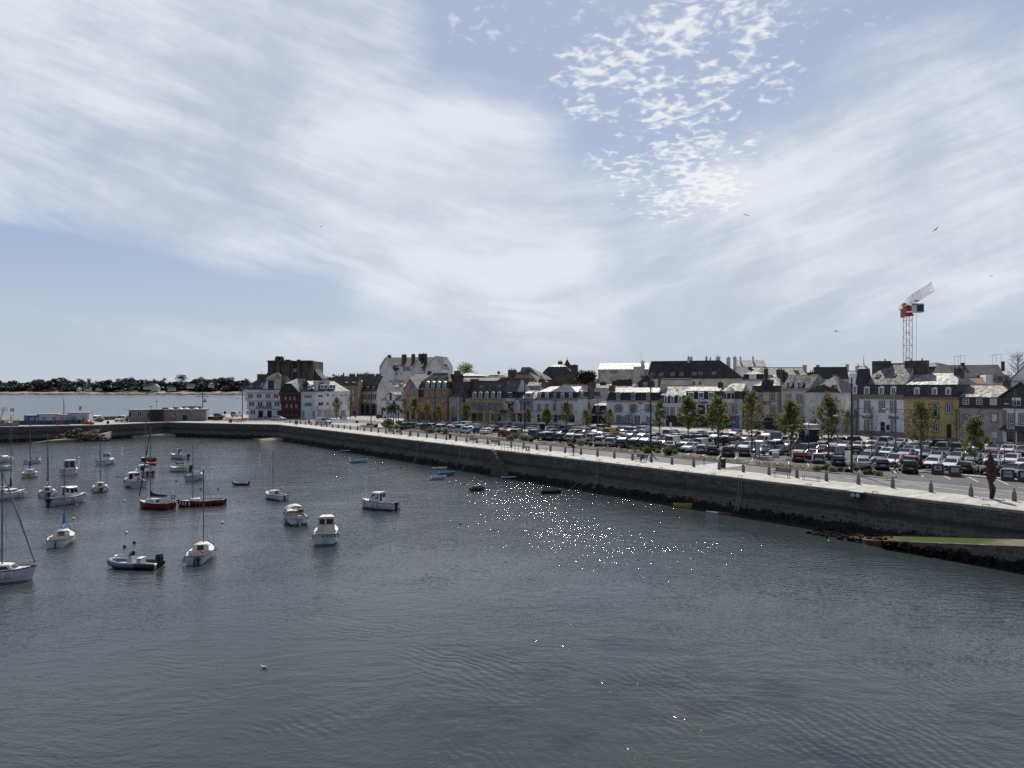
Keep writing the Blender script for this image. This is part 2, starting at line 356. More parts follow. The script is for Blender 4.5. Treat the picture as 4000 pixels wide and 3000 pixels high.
lich = q.math('MULTIPLY',q.ramp(q.noise(oc,1.1,5,.7),.52,.66),q.ramp(rz_,2.2,3.6))
c0 = q.mix(q.math('MULTIPLY',lich,.30),c0,(.32,.31,.28))
weed = q.ramp(q.math('ADD',rz_,q.math('MULTIPLY',q.math('SUBTRACT',q.noise(q.mapv(rv,(1.0,1,.7)),1.0,6,.72),.5),1.9)),1.02,.78)
c0 = q.mix(weed,c0,(.012,.012,.011))
q.t.links.new(c0,bs.inputs['Base Color']); bs.inputs['Roughness'].default_value = .85; bs.inputs['Specular IOR Level'].default_value = .2
bp = q.n('ShaderNodeBump',{'Height': q.math('ADD',q.math('MULTIPLY',br.outputs[1],-.5),q.noise(oc,5,4)),'Distance': .03,'Strength': .7}); q.t.links.new(bp.outputs[0],bs.inputs['Normal'])
m_cope = mat('coping_stone',(.25,.235,.21),.85,.16,.9,bump=.01)
PROF = [(0,QZ-.015),(0,3.55),(-.02,2.8),(-.12,2.2),(-.35,1.5),(-.62,.9),(-.95,.2),(-1.3,-.8)]
def wall_run(name,label,poly,prof,m,step=2.0,inw=.55):
 root = thing(name,label,'quay wall',(poly[0][0],poly[0][1],0)); org = root.location
 pts = []
 for a,c in zip(poly[:-1],poly[1:]):
  a,c = V3((a[0],a[1],0)),V3((c[0],c[1],0)); k = max(1,int((c-a).length/step))
  pts += [a.lerp(c,i/k) for i in range(k)]
 pts.append(V3((poly[-1][0],poly[-1][1],0)))
 nor = []
 for i in range(len(pts)):
  d = (pts[min(i+1,len(pts)-1)]-pts[max(i-1,0)]).normalized(); nor.append(V3((d.y,-d.x,0)))
 rings = [[p+nn*t_+V3((0,0,z)) for t_,z in prof] for p,nn in zip(pts,nor)]
 MB().loft(rings,cap=False,closed=False).build('masonry',m,root,org)
 rings = [[p+nn*t_+V3((0,0,z)) for t_,z in ((-.03,QZ-.25),(-.03,QZ+.012),(inw,QZ+.012),(inw,QZ-.25))] for p,nn in zip(pts,nor)]
 MB().loft(rings,cap=True).build('coping',m_cope,root,org)
 return root
PR2 = [(t_*-1,z) for t_,z in PROF]
def prof_to(sign): return [(t_,z) for t_,z in PROF]
qwall = wall_run('quay_wall','long sloping stone quay wall with a black weed skirt below the promenade',[Q(-95,0)[:2],Q(126,0)[:2]],PROF,mwall)
qorg = qwall.location
lwall = wall_run('pier_wall','far stone wall of the pier behind the moored boats, dark weed at its foot',[qb[:2]]+EDGE[1:],PROF,mwall)
# steps down the wall
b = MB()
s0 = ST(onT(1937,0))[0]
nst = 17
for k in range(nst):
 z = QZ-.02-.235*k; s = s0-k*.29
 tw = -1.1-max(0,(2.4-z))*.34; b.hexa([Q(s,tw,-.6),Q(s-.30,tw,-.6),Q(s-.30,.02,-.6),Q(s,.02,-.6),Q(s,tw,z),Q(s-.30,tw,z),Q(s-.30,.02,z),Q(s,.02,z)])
b.m = [1 if i % 6 == 1 else 0 for i in range(len(b.f))]; b.build('steps',[mat('step_stone',(.085,.077,.065),.85,.12,2),mat('tread_sunlit',(.40,.37,.33),.85,.12,2)],qwall,qorg)  # tread tops a paler colour: their sunlit look is painted in
m_iron = mat('iron_dark',(.035,.035,.038),.55,.1,4,metal=.3)
m_galv = mat('galvanised',(.30,.31,.32),.45,.08,4,metal=.7)
for px in (1635,1798,2338,2895):                   # ladders
 b = MB(); s = ST(onT(px,0))[0]
 for e in (-.22,.22):
  b.path([Q(s+e,.25,QZ+.35),Q(s+e,-.12,QZ+.35),Q(s+e,-.14,2.8),Q(s+e,-.45,1.5),Q(s+e,-1.0,.3)],.03,5)
 z = QZ-.1
 while z > .4: b.tube(Q(s-.22,-.12-max(0,(2.6-z))*.33,z),Q(s+.22,-.12-max(0,(2.6-z))*.33,z),.02,n=5); z -= .3
 b.build('ladder',m_galv,qwall,qorg)
m_rust = mat('rusty_iron',(.10,.055,.035),.8,.2,6)
for px in (1480,1560,1650,1735,1770,1853,1925,2101,2147,2210,2277,2347,2415,2495,2582,2683,2789,3160,3421,3855):      # mooring hoops on the coping
 c = Q(ST(onT(px,.3))[0],.3,QZ); d = V3((D2[0],D2[1],0))
 MB().path([c-d*.28,c-d*.28+V3((0,0,.17)),c+d*.28+V3((0,0,.17)),c+d*.28],.03,5).build('mooring_hoop',m_rust,qwall,qorg)
# hanging weed along the foot of the wall
m_weed = mat('bladder_wrack',(.012,.011,.008),.95,.35,2,spec=.1)
b = MB()
def weedrow(p,nn,top):
 h = top*rnd.uniform(.4,1.0); ww = rnd.uniform(.08,.22)
 c = p+nn*(.98-h*.40); b.ball(c+V3((0,0,h*.5)),(ww,ww*.8,h*.55),5,4,jit=.35,rnd=rnd)
for k in range(1500):
 s = rnd.uniform(-85,126); weedrow(Q(s,0,0),V3((-N2[0],-N2[1],0)),rnd.choice((.5,.7,.9,1.3)))
tag(b.build('seaweed',m_weed),kind='stuff')
# --- slipway with green weed ---
msl = bpy.data.materials.new('slipway_setts'); msl.use_nodes = True; q = NT(msl.node_tree); bs = msl.node_tree.nodes['Principled BSDF']
oc = q.n('ShaderNodeTexCoord').outputs['Object']; rv = q.mapv(oc,rot=(0,0,-QANG)); rx,ry,rz_ = q.sep(rv)
br = q.n('ShaderNodeTexBrick',{'Vector': q.mapv(rv,(1,1,1)),'Color1': (.20,.17,.135,1),'Color2': (.14,.12,.095,1),'Mortar': (.08,.075,.06,1),'Scale': 1.0,'Mortar Size': .03,'Brick Width': .45,'Row Height': .30})
zn = q.math('ADD',rz_,q.math('MULTIPLY',q.math('SUBTRACT',q.noise(oc,.7,5,.7),.5),.9))
c0 = q.mix(q.ramp(zn,1.95,1.60),br.outputs[0],q.mix(q.noise(oc,2,4),(.020,.032,.006),(.055,.078,.014)))
c0 = q.mix(q.ramp(zn,.85,.62),c0,q.mix(q.ramp(q.noise(oc,1.5,5,.7),.4,.6),(.055,.035,.018),(.11,.075,.035)))
c0 = q.mix(q.ramp(rz_,.12,-.02),c0,(.03,.03,.022))
q.t.links.new(c0,bs.inputs['Base Color']); bs.inputs['Roughness'].default_value = .9; bs.inputs['Specular IOR Level'].default_value = .12
bp = q.n('ShaderNodeBump',{'Height': q.noise(oc,3,5,.7),'Distance': .12,'Strength': .8}); q.t.links.new(bp.outputs[0],bs.inputs['Normal'])
root = thing('slipway','stone boat slipway with bright green weed at the foot of the quay wall','slipway',Q(-50,-3,0)); org = root.location
def sz(s): return -.15+.128*(-42.0-s)
b = MB(); rings = []
for k in range(46):
 s = -38.5-k; wf = min(1,(k+1)/9); t1 = -1.0-.2*rnd.random(); t0 = -1.2-4.0*wf-.35*math.sin(k*.9)*max(0,1-k/14)
 z = max(-.35,sz(s)); rings.append([Q(s,t0-.5,-1.2),Q(s,t0,z),Q(s,t0*.6+t1*.4,z+.05),Q(s,t1,z+.04)])
b.loft(rings,closed=False,cap=False)
ob = b.build('ramp',msl,root,org)
b = MB()
for k in range(38):
 s = -48.5-k; t0 = -5.35; b.hexa([Q(s,t0-.75,-1),Q(s-1,t0-.75,-1),Q(s-1,t0+.4,-1),Q(s,t0+.4,-1),Q(s,t0-.02,sz(s)+.01),Q(s-1,t0-.02,sz(s-1)+.01),Q(s-1,t0+.4,sz(s-1)+.012),Q(s,t0+.4,sz(s)+.012)])
b.build('side_wall',mwall,root,org)
b = MB()
for k in range(420):
 s = -40-abs(rnd.gauss(0,12)); h = rnd.uniform(.08,.22); tt = -5.5-rnd.random()*.35 if s < -48 else rnd.uniform(-5.2,-1.6)
 b.ball(Q(s,tt,max(0.02,min(.75,sz(s))*(rnd.random()**1.5 if s < -48 else 1))),(rnd.uniform(.08,.28),rnd.uniform(.08,.28),h),5,4,jit=.35,rnd=rnd)
b.build('weed_fringe',m_weed,root,org)['kind'] = 'stuff'
# --- sand spits and rubble by the pier ---
msand = mat('wet_sand',(.26,.215,.155),.8,.13,.25)
def gw(px,py,z=.0): return G(px,py,z)
def bar(front,dY,z,name):                          # waterline points, then back towards the wall
 b = MB(); rings = [[gw(px,py,-.12),gw(px,py,0).lerp(gw(px,py,0)+V3((0,dY*.35,0)),1)+V3((0,0,z*.55*k)),gw(px,py,0)+V3((0,dY,z*k)),gw(px,py,0)+V3((0,dY+4,z*k))] for px,py,k in front]
 b.loft(rings,closed=False,cap=False)
 o = b.build(name,msand,smooth=True); return tag(o,kind='structure')
bar([(405,1716,.9),(440,1715,1),(520,1712,1),(600,1709,1),(680,1706,.9),(740,1705.5,.6),(800,1707,.25),(840,1708,.05)],7,.95,'beach')
bar([(960,1712,.05),(1000,1718,.35),(1040,1722.5,.7),(1085,1724,.8),(1115,1722,.6),(1135,1718,.3),(1150,1715,.05)],5.5,.75,'sandbank')
bar([(110,1731,.1),(160,1731,.5),(230,1729,.8),(300,1726,.9),(360,1721,.9),(412,1717,.9)],5,1.1,'beach')
mrub = mat('rubble_stone',(.095,.07,.05),.9,.25,1.4)
root = thing('rubble_heap','heap of brown rubble and weed spilling from the pier onto the sand','rubble',gw(290,1710)); org = root.location
b = MB(); pk = V3((-122.0,201.2,0))
for k in range(300):
 a = rnd.uniform(0,6.283); d = rnd.random()**.7; x = pk.x+math.cos(a)*d*9.5; y = pk.y+math.sin(a)*d*3.2; r = rnd.uniform(.18,.55)
 b.ball((x,y,3.1*(1-d)**.8*rnd.uniform(.8,1.1)),(r*1.3,r,r*.8),5,4,jit=.35,rnd=rnd)
for k in range(160):
 px = rnd.uniform(125,225); y = gw(px,1712+rnd.uniform(-8,6)); r = rnd.uniform(.2,.5); b.ball((y.x,y.y,rnd.uniform(.3,1.3)),(r*1.4,r,r*.7),5,4,jit=.35,rnd=rnd)
b.build('stones',mrub,root,org)['kind'] = 'stuff'
# --- far shore across the bay ---
mfar = mat('shore_rock',(.20,.165,.125),.9,.2,.02)
b = MB(); rings = []
for k in range(90):
 x = -1250+k*22; hgt = 3+2*rnd.random(); o = 18*rnd.random()+10*math.sin(k*.37)
 rings.append([V3((x,1395+o,-.3)),V3((x,1430+o,1.6*rnd.uniform(.5,1.6))),V3((x,1462+o*.5,hgt)),V3((x,1560,8)),V3((x,1900,10))])
b.loft(rings,closed=False,cap=False)
def shade(me,lo,mlo,mhi):
 pass
tag(b.build('shore',mfar),kind='structure')
b = MB(); rings = []
for k in range(90):
 x = -1250+k*22; rings.append([V3((x,1478+9*math.sin(k*.5),4.2)),V3((x,1500+6*math.sin(k),6.5+rnd.random())),V3((x,1560,9)),V3((x,1900,11))])
b.loft(rings,closed=False,cap=False)
tag(b.build('far_meadow',mat('far_grass',(.075,.095,.038),.95,.2,.03)),kind='structure')
b = MB()
for k in range(260):
 x = rnd.uniform(-1150,-260); r = rnd.uniform(2,6); b.ball((x,rnd.uniform(1392,1425),.4),(r*1.6,r,rnd.uniform(.6,2.0)),6,4,jit=.3,rnd=rnd)
tag(b.build('shore_rocks',mat('weedy_rock',(.085,.07,.055),.9,.2,.2)),kind='stuff')
# land rising behind the town
b = MB(); rings = []
for k in range(60):
 x = -195+k*28; hh = (9+(5+6*math.sin(k*.21)+3*rnd.random())*min(1,k/5)); rings.append([V3((x,560,GZ-.5)),V3((x,640,9)),V3((x,760,hh)),V3((x,1000,hh+2))])
b.loft(rings,closed=False,cap=False)
tag(b.build('hill',m_green),kind='structure')
# ======================= houses =======================
def slate(name,c,rough=.42,var=.13):
 if name in MATS: return MATS[name]
 m = mat(name,c,rough,var,.9,spec=.32); q = NT(m.node_tree); bs = m.node_tree.nodes['Principled BSDF']
 o = q.n('ShaderNodeTexCoord').outputs['Object']
 nz = q.noise(o,9,3,.7); bp = q.n('ShaderNodeBump',{'Height': nz,'Distance': .04,'Strength': .7}); q.t.links.new(bp.outputs[0],bs.inputs['Normal'])
 q.t.links.new(q.ramp(q.noise(o,1.7,4),.3,.7,rough-.1,rough+.22),bs.inputs['Roughness'])
 return m
S_DARK = slate('slate_dark',(.030,.032,.038)); S_GREY = slate('slate_grey',(.085,.085,.085),.58)
S_BROWN = slate('slate_brown',(.075,.064,.050),.68,.2); S_LICH = slate('slate_lichen',(.17,.16,.145),.62,.2)
S_ZINC = slate('zinc_sheet',(.19,.20,.205),.45,.10); S_CREAM = slate('painted_sheet',(.26,.25,.215),.55,.06)
S_PALE = slate('pale_slate',(.25,.245,.235),.55,.15)
W_WHITE = mat('render_white',(.74,.74,.73),.9,.07,.35); W_OFF = mat('render_offwhite',(.55,.54,.51),.9,.10,.4)
W_DIRTY = mat('render_streaked',(.50,.49,.46),.9,.16,.7,stretch=(1,1,.35)); W_PINK = mat('render_pink',(.46,.27,.22),.9,.08,.5)
W_ORANGE = mat('render_orange',(.42,.215,.14),.9,.10,.5); W_YELLOW = mat('render_yellow',(.56,.405,.17),.9,.08,.5)
W_OCHRE = mat('render_ochre',(.50,.36,.155),.9,.10,.5); W_BEIGE = mat('render_beige',(.54,.435,.33),.9,.07,.5)
W_GREY = mat('render_grey',(.36,.34,.31),.9,.10,.5); W_STONE = mat('rubble_granite',(.22,.165,.115),.92,.2,1.5)
W_BROWN = mat('brown_cement',(.098,.080,.065),.92,.2,.8); W_CONC = mat('stained_concrete',(.080,.066,.053),.92,.26,.45,stretch=(1,1,.22))
W_RED = mat('timber_red',(.135,.030,.024),.7,.15,1.5); W_CREAM = mat('render_cream',(.58,.55,.46),.9,.09,.4)
W_SLATE = slate('hung_slate',(.048,.051,.060),.5)
M_SUR = mat('window_granite',(.235,.205,.17),.9,.12,2); M_FRAME = mat('white_joinery',(.72,.73,.73),.5,.05,2)
M_PANE = glassm('window_glass'); M_PANE2 = glassm('curtained_glass',(.10,.11,.115),.12); M_BLK = mat('dark_opening',(.012,.011,.011),.6,.2,1)
SH = dict(b=mat('shutter_blue',(.22,.30,.42),.7,.08,3),l=mat('shutter_pale_blue',(.33,.42,.49),.7,.08,3),r=mat('shutter_oxblood',(.24,.075,.07),.7,.1,3),
          g=mat('shutter_green',(.03,.10,.06),.7,.1,3),w=mat('shutter_white',(.58,.57,.58),.7,.05,3),m=mat('shutter_maroon',(.05,.016,.018),.7,.1,3),c=mat('shutter_cream',(.50,.44,.37),.7,.05,3))
M_CHIM = mat('chimney_cement',(.125,.105,.082),.92,.2,1.2); M_CHIMW = mat('chimney_white',(.55,.54,.52),.9,.1,1); M_POT = mat('chimney_pot',(.16,.08,.05),.8,.15,4)
M_RIDGE = mat('ridge_tile',(.30,.105,.06),.8,.15,3); M_CORN = mat('cornice_stone',(.33,.30,.255),.9,.1,1.5)
M_NAVY = mat('navy_cloth',(.016,.022,.045),.8,.1,3); M_REDC = mat('red_cloth',(.22,.03,.03),.8,.1,3); M_SHOP = mat('dark_shopfront',(.03,.028,.03),.5,.15,1.5)
M_TEXT = mat('sign_dark',(.03,.03,.033),.6,0); M_TEXTR = mat('sign_red',(.16,.015,.03),.6,0); M_TEXTW = mat('sign_white',(.55,.55,.55),.6,0)
M_BLUED = mat('door_blue_grey',(.20,.26,.31),.7,.08,3); M_ANT = mat('aerial_metal',(.16,.16,.17),.5,0)
M_SKYL = glassm('skylight_glass',(.10,.12,.15),.08)
VW = dict(A=(940,1380,.16275),B=(1280,1380,.16275),C=(1600,1380,.18083),D=(1950,1380,.18083),E=(2320,1380,.18083),F=(2680,1380,.18081),G=(3000,1380,.19286),R=(3250,1350,.33906),H=(3640,1380,.2049),P=(0,0,1))
TEXTS = []
class House:
 def __init__(s,name,label,view,x0,x1,Y0,Y1,group=None,cat='house'):
  s.ox,s.oy,s.s = VW[view]; p0,p1 = s.X(x0),s.X(x1)
  s.P0 = V3(((p0-PX0)*Y0/F,Y0,0)); P1 = V3(((p1-PX0)*Y1/F,Y1,0)); s.L = (P1-s.P0).length; s.U = (P1-s.P0)/s.L
  s.W = V3((-s.U.y,s.U.x,0)); s.W = -s.W if s.W.y < 0 else s.W
  s.root = thing(name,label,cat,(s.P0.x,s.P0.y,GZ),group=group); s.o = s.root.location.copy(); s.roof_o = None; s.slopes = []
 def X(s,x): return s.ox+x*s.s
 def Yp(s,y): return s.oy+y*s.s
 def at(s,x,y=None,w=0.0):                       # facade point seen at view pixel (x, y), on the plane w metres behind the facade
  k = (s.X(x)-PX0)/F; p = s.P0+s.W*w; uu = (k*p.y-p.x)/(s.U.x-k*s.U.y); r = p+s.U*uu
  if y is not None: r.z = H0-(s.Yp(y)-HY)*r.y/F
  return r
 def uof(s,x,w=0.0): return (s.at(x,w=w)-s.P0-s.W*w).dot(s.U)
 def zof(s,x,y,w=0.0): return s.at(x,y,w).z
 def pt(s,uu,w,z): r = s.P0+s.U*uu+s.W*w; return V3((r.x,r.y,z))
 def mesh(s,b,name,m,par=None,smooth=False): return b.build(name,m,par or s.root,s.o,smooth)
 def block(s,b,u0,u1,w0,w1,z0,z1,m=0): return b.obox(s.pt(u0,w0,z0),s.U*(u1-u0),s.W*(w1-w0),(0,0,z1-z0),m)
 def walls(s,m,depth,eave,xm=None,z0=None,gable=None,name='wall'):
  xm = xm if xm is not None else 0; s.depth = depth; s.ze = s.at(0,eave).z if xm == 0 else s.zof(xm,eave)
  b = MB(); s.block(b,0,s.L,0,depth,GZ-.2 if z0 is None else z0,s.ze); s.wall = s.mesh(b,name,m); s.wm = m; return s
 def roof(s,kind,m,ridge,xm,brk=None,m2=None,hl=0,hr=0,setb=.7,ov=.18,rw=None,tile=True,gm=None):
  # ridge/brk: view rows measured at column xm
  b = MB(); L,d,ze = s.L,s.depth,s.ze; rw = d/2 if rw is None else rw; z0,w0 = ze,0.0
  if kind == 'mansard':
   zb = s.zof(xm,brk,setb); s.zb = zb
   a = [s.pt(0,-.05,ze),s.pt(L,-.05,ze),s.pt(L,d+.05,ze),s.pt(0,d+.05,ze)]; c = [s.pt(0 if not hl else setb,setb,zb),s.pt(L if not hr else L-setb,setb,zb),s.pt(L if not hr else L-setb,d-setb,zb),s.pt(0 if not hl else setb,d-setb,zb)]
   b.faces(a+c,[(0,1,5,4),(1,2,6,5),(2,3,7,6),(3,0,4,7)],0)
   s.slopes.append((a[0],a[1],c[0])); z0,w0 = zb,setb
   b.faces([p-V3((0,0,.02)) for p in c],[(0,1,2,3)],0)
  zr = s.zof(xm,ridge,rw); s.zr = zr
  u0 = 0 if kind != 'mansard' or not hl else setb; u1 = L if kind != 'mansard' or not hr else L-setb
  e = [s.pt(u0-(ov if hl else .02),w0-ov,z0-.02),s.pt(u1+(ov if hr else .02),w0-ov,z0-.02),s.pt(u1+(ov if hr else .02),d-w0+ov,z0-.02),s.pt(u0-(ov if hl else .02),d-w0+ov,z0-.02)]
  r = [s.pt(u0+hl,rw,zr),s.pt(u1-hr,rw,zr)]
  mi = 1 if m2 else 0
  b.faces(e+r,[(0,1,5,4),(2,3,4,5),(3,2,1,0)],mi)
  b.faces(e+r,[(1,2,5)],mi if hr else 2); b.faces(e+r,[(3,0,4)],mi if hl else 2)
  s.slopes.append((e[0],e[1],r[0]))
  gm = gm or s.wm
  if (m2 or m) in (S_CREAM,S_ZINC):
   k = int((r[1]-r[0]).length/.75); n_ = (e[1]-e[0]).cross(r[0]-e[0]).normalized()*.07
   for i in range(k): f = (i+.5)/k; a_ = e[0].lerp(e[1],f); c_ = r[0].lerp(r[1],f); b.obox(a_-s.U*.03,s.U*.06,c_-a_,n_,1)
  s.rf = s.mesh(b,'roof',[m,m2 or m,gm])
  if tile and (r[1]-r[0]).length > .5:
   bb = MB(); bb.tube(r[0]+V3((0,0,.02)),r[1]+V3((0,0,.02)),.11,n=5); s.mesh(bb,'ridge',M_RIDGE,s.rf)
  return s
 def frontgable(s,m,xl,xr,xa,ya,eave,depth,wm=None,over=.2,xa2=None,name='roof',w0=0.0,wallz=None):
  # a gable facing the viewer between columns xl..xr with its apex at (xa, ya); xa2 makes the top clipped
  u0,u1 = s.uof(xl,w0),s.uof(xr,w0); ua = s.uof(xa,w0); za = s.zof(xa,ya,w0); ze = s.zof((xl+xr)/2,eave,w0)
  top = [(ua,za)] if xa2 is None else [(ua,za),(s.uof(xa2,w0),za)]
  b = MB(); zb = ze if wallz is None else wallz
  b.prism([s.pt(u0,w0,zb)]+([] if wallz is None else [s.pt(u0,w0,ze)])+[s.pt(a,w0,z) for a,z in top]+([] if wallz is None else [s.pt(u1,w0,ze)])+[s.pt(u1,w0,zb)],s.W*depth)
  g = s.mesh(b,'gable',wm or s.wm)
  b = MB(); k = .16; f = -over
  pl = [(u0-.15,ze-.1)]+top+[(u1+.15,ze-.1)]
  lo = [s.pt(a,w0+f,z+.01) for a,z in pl]; hi = [s.pt(a,w0+f,z+k) for a,z in pl]
  for i in range(len(pl)-1): b.prism([lo[i],lo[i+1],hi[i+1],hi[i]],s.W*(depth+over))
  s.rf = s.mesh(b,name,m); s.slopes.append((hi[-1],hi[-1]+s.W,hi[-2])); s.slopes.append((hi[0],hi[0]+s.W,hi[1])); return s
 def win(s,xs,y0,y1,w,st='',w_=0.0,bars=1,pane=None,name='window'):
  for x in xs:
   a,c = s.at(x-w/2,y1,w_),s.at(x+w/2,y0,w_); u0,u1 = s.uof(x-w/2,w_),s.uof(x+w/2,w_); z0,z1 = a.z,c.z; um = (u0+u1)/2
   f = .09; b = MB(); mats = [M_FRAME if 'd' not in st else M_BLUED]
   for p in ((u0,u0+f),(u1-f,u1)): s.block(b,*p,w_-.05,w_,z0,z1)
   s.block(b,u0+f,u1-f,w_-.05,w_,z0,z0+f); s.block(b,u0+f,u1-f,w_-.05,w_,z1-f,z1)
   if bars:
    for i in range(bars): uu = u0+(u1-u0)*(i+1)/(bars+1); s.block(b,uu-f*.55,uu+f*.55,w_-.045,w_,z0+f,z1-f)
   if 'x' in st:
    for i in (1,2): zz = z0+(z1-z0)*i/3; s.block(b,u0+f,u1-f,w_-.04,w_,zz-.03,zz+.03)
   if 's' in st:
    k = .28; mats.append(M_SUR)
    for p in ((u0-k,u0-.01),(u1+.01,u1+k)): s.block(b,*p,w_-.09,w_,z0-k*.7,z1+k,1)
    s.block(b,u0-.01,u1+.01,w_-.09,w_,z1+.01,z1+k,1); s.block(b,u0-k*1.3,u1+k*1.3,w_-.16,w_-.001,z0-k*.7,z0-.01,1)
   wo = s.mesh(b,name if 'd' not in st else 'door',mats)
   pm = pane or (M_PANE2 if (int(x*7+y0) % 5 == 0) else M_PANE)
   b = MB(); s.block(b,u0+.02,u1-.02,w_-.02,w_-.004,z0+.02,z1-.02); s.mesh(b,'pane' if 'd' not in st else 'panel',pm if 'd' not in st else M_BLUED,wo)
   for ch in st:
    if ch in SH:
     sw = (u1-u0)*.5
     for p in ((u0-sw-.04,u0-.04),(u1+.04,u1+sw+.04)):
      o_ = .30 if 's' in st else 0; q_ = (p[0]-o_,p[1]-o_) if p[0] < u0 else (p[0]+o_,p[1]+o_)
      b = MB(); s.block(b,*q_,w_-.07,w_-.01,z0,z1)
      for i in range(1,6): zz = z0+(z1-z0)*i/6; s.block(b,q_[0]+.05,q_[1]-.05,w_-.085,w_-.07,zz-.05,zz+.05)
      s.mesh(b,'shutter',SH[ch],s.root)
  return s
 def open(s,xs,y0,y1,w,m=None,w_=0.0,name='shop_window',fr=None):
  for x in xs:
   u0,u1 = s.uof(x-w/2,w_),s.uof(x+w/2,w_); z0,z1 = s.zof(x,y1,w_),s.zof(x,y0,w_); z0 = max(z0,GZ+.05)
   b = MB(); f = .1
   for p in ((u0,u0+f),(u1-f,u1),((u0+u1)/2-.04,(u0+u1)/2+.04)): s.block(b,*p,w_-.06,w_,z0,z1)
   s.block(b,u0+f,u1-f,w_-.06,w_,z1-f,z1)
   o = s.mesh(b,name,fr or M_SHOP); b = MB(); s.block(b,u0+.03,u1-.03,w_-.03,w_-.003,z0,z1-.03); s.mesh(b,'pane',m or M_PANE,o)
  return s
 def dormer(s,xs,y0,y1,w,st='p',m=None,depth=2.2,w_=.12,wallm=None,bars=1,pane=None,rm=None):
  # y0..y1: the window; the dormer's cheeks and little roof go back into the roof slope
  for x in xs:
   u0,u1 = s.uof(x-w/2,w_),s.uof(x+w/2,w_); z0,z1 = s.zof(x,y1,w_),s.zof(x,y0,w_); um = (u0+u1)/2; hw = (u1-u0)/2
   b = MB(); k = .2; s.block(b,u0-k,u1+k,w_,w_+depth,z0-.12,z1+.12)
   f = .08
   for p in ((u0-k,u0),(u1,u1+k)): s.block(b,*p,w_-.08,w_,z0-.12,z1+.12)
   s.block(b,u0,u1,w_-.08,w_,z1,z1+.12); s.block(b,u0-k-.06,u1+k+.06,w_-.14,w_-.001,z0-.25,z0-.12)
   d_ = s.mesh(b,'dormer',m or M_FRAME)
   b = MB(); s.block(b,u0+.01,u1-.01,w_-.03,w_-.004,z0,z1); s.mesh(b,'pane',pane or M_PANE,d_)
   b = MB(); s.block(b,u0,u0+f,w_-.06,w_-.03,z0,z1); s.block(b,u1-f,u1,w_-.06,w_-.03,z0,z1); s.block(b,u0+f,u1-f,w_-.06,w_-.03,z1-f,z1); s.block(b,u0+f,u1-f,w_-.06,w_-.03,z0,z0+f)
   for i in range(bars): uu = u0+(u1-u0)*(i+1)/(bars+1); s.block(b,uu-.04,uu+.04,w_-.055,w_-.03,z0+f,z1-f)
   s.mesh(b,'casement',M_FRAME,d_)
   b = MB(); e = k+.12; zt = z1+.12
   if st == 'p': b.prism([s.pt(um-hw-e,w_-.2,zt),s.pt(um+hw+e,w_-.2,zt),s.pt(um,w_-.2,zt+hw*.75)],s.W*(depth+.2))
   elif st == 'h':
    p = [s.pt(um-hw-e,w_-.2,zt),s.pt(um+hw+e,w_-.2,zt),s.pt(um+hw+e,w_+depth,zt),s.pt(um-hw-e,w_+depth,zt),s.pt(um,w_+hw*.8,zt+hw*.9),s.pt(um,w_+depth,zt+hw*.9)]
    b.faces(p,[(0,1,4),(1,2,5,4),(3,0,4,5),(2,3,5),(3,2,1,0)])
   elif st == 'a': b.prism([s.pt(um+(hw+e)*math.cos(a),w_-.15,zt+(hw+e)*.62*math.sin(a)) for a in [math.pi*i/8 for i in range(9)]],s.W*(depth+.1))
   else: b.hexa([s.pt(um-hw-e,w_-.3,zt),s.pt(um+hw+e,w_-.3,zt),s.pt(um+hw+e,w_+depth,zt),s.pt(um-hw-e,w_+depth,zt),s.pt(um-hw-e,w_-.3,zt+.12),s.pt(um+hw+e,w_-.3,zt+.12),s.pt(um+hw+e,w_+depth,zt+.6),s.pt(um-hw-e,w_+depth,zt+.6)])
   s.mesh(b,'dormer_roof',rm or (M_CORN if st in 'pa' and (m or M_FRAME) != M_FRAME else (S_ZINC if st == 'f' else (M_FRAME if st in 'pa' else S_GREY))),d_)
  return s
 def chim(s,x0,x1,y0,y1,w=None,t_=1.0,m=None,pots=2):
  w = s.depth/2 if w is None else w; u0,u1 = s.uof(x0,w),s.uof(x1,w); z1,z0 = s.zof((x0+x1)/2,y0,w),s.zof((x0+x1)/2,y1,w)
  b = MB(); s.block(b,u0,u1,w-t_/2,w+t_/2,z0-.8,z1); s.block(b,u0-.08,u1+.08,w-t_/2-.08,w+t_/2+.08,z1+.003,z1+.16)
  for i in range(pots): uu = u0+(u1-u0)*(i+.5)/pots; p = s.pt(uu,w,z1+.16); b.tube(p,p+V3((0,0,.55)),.15,.11,7,1)
  s.mesh(b,'chimney',[m or M_CHIM,M_POT],getattr(s,'rf',None)); return s
 def onslope(s,x,y,sl=-1):
  p,q_,r = s.slopes[sl]; n = (q_-p).cross(r-p).normalized(); d = V3(((s.X(x)-PX0)/F,1,-(s.Yp(y)-HY)/F)); o = V3((0,0,H0))
  return o+d*((p-o).dot(n)/d.dot(n)),n
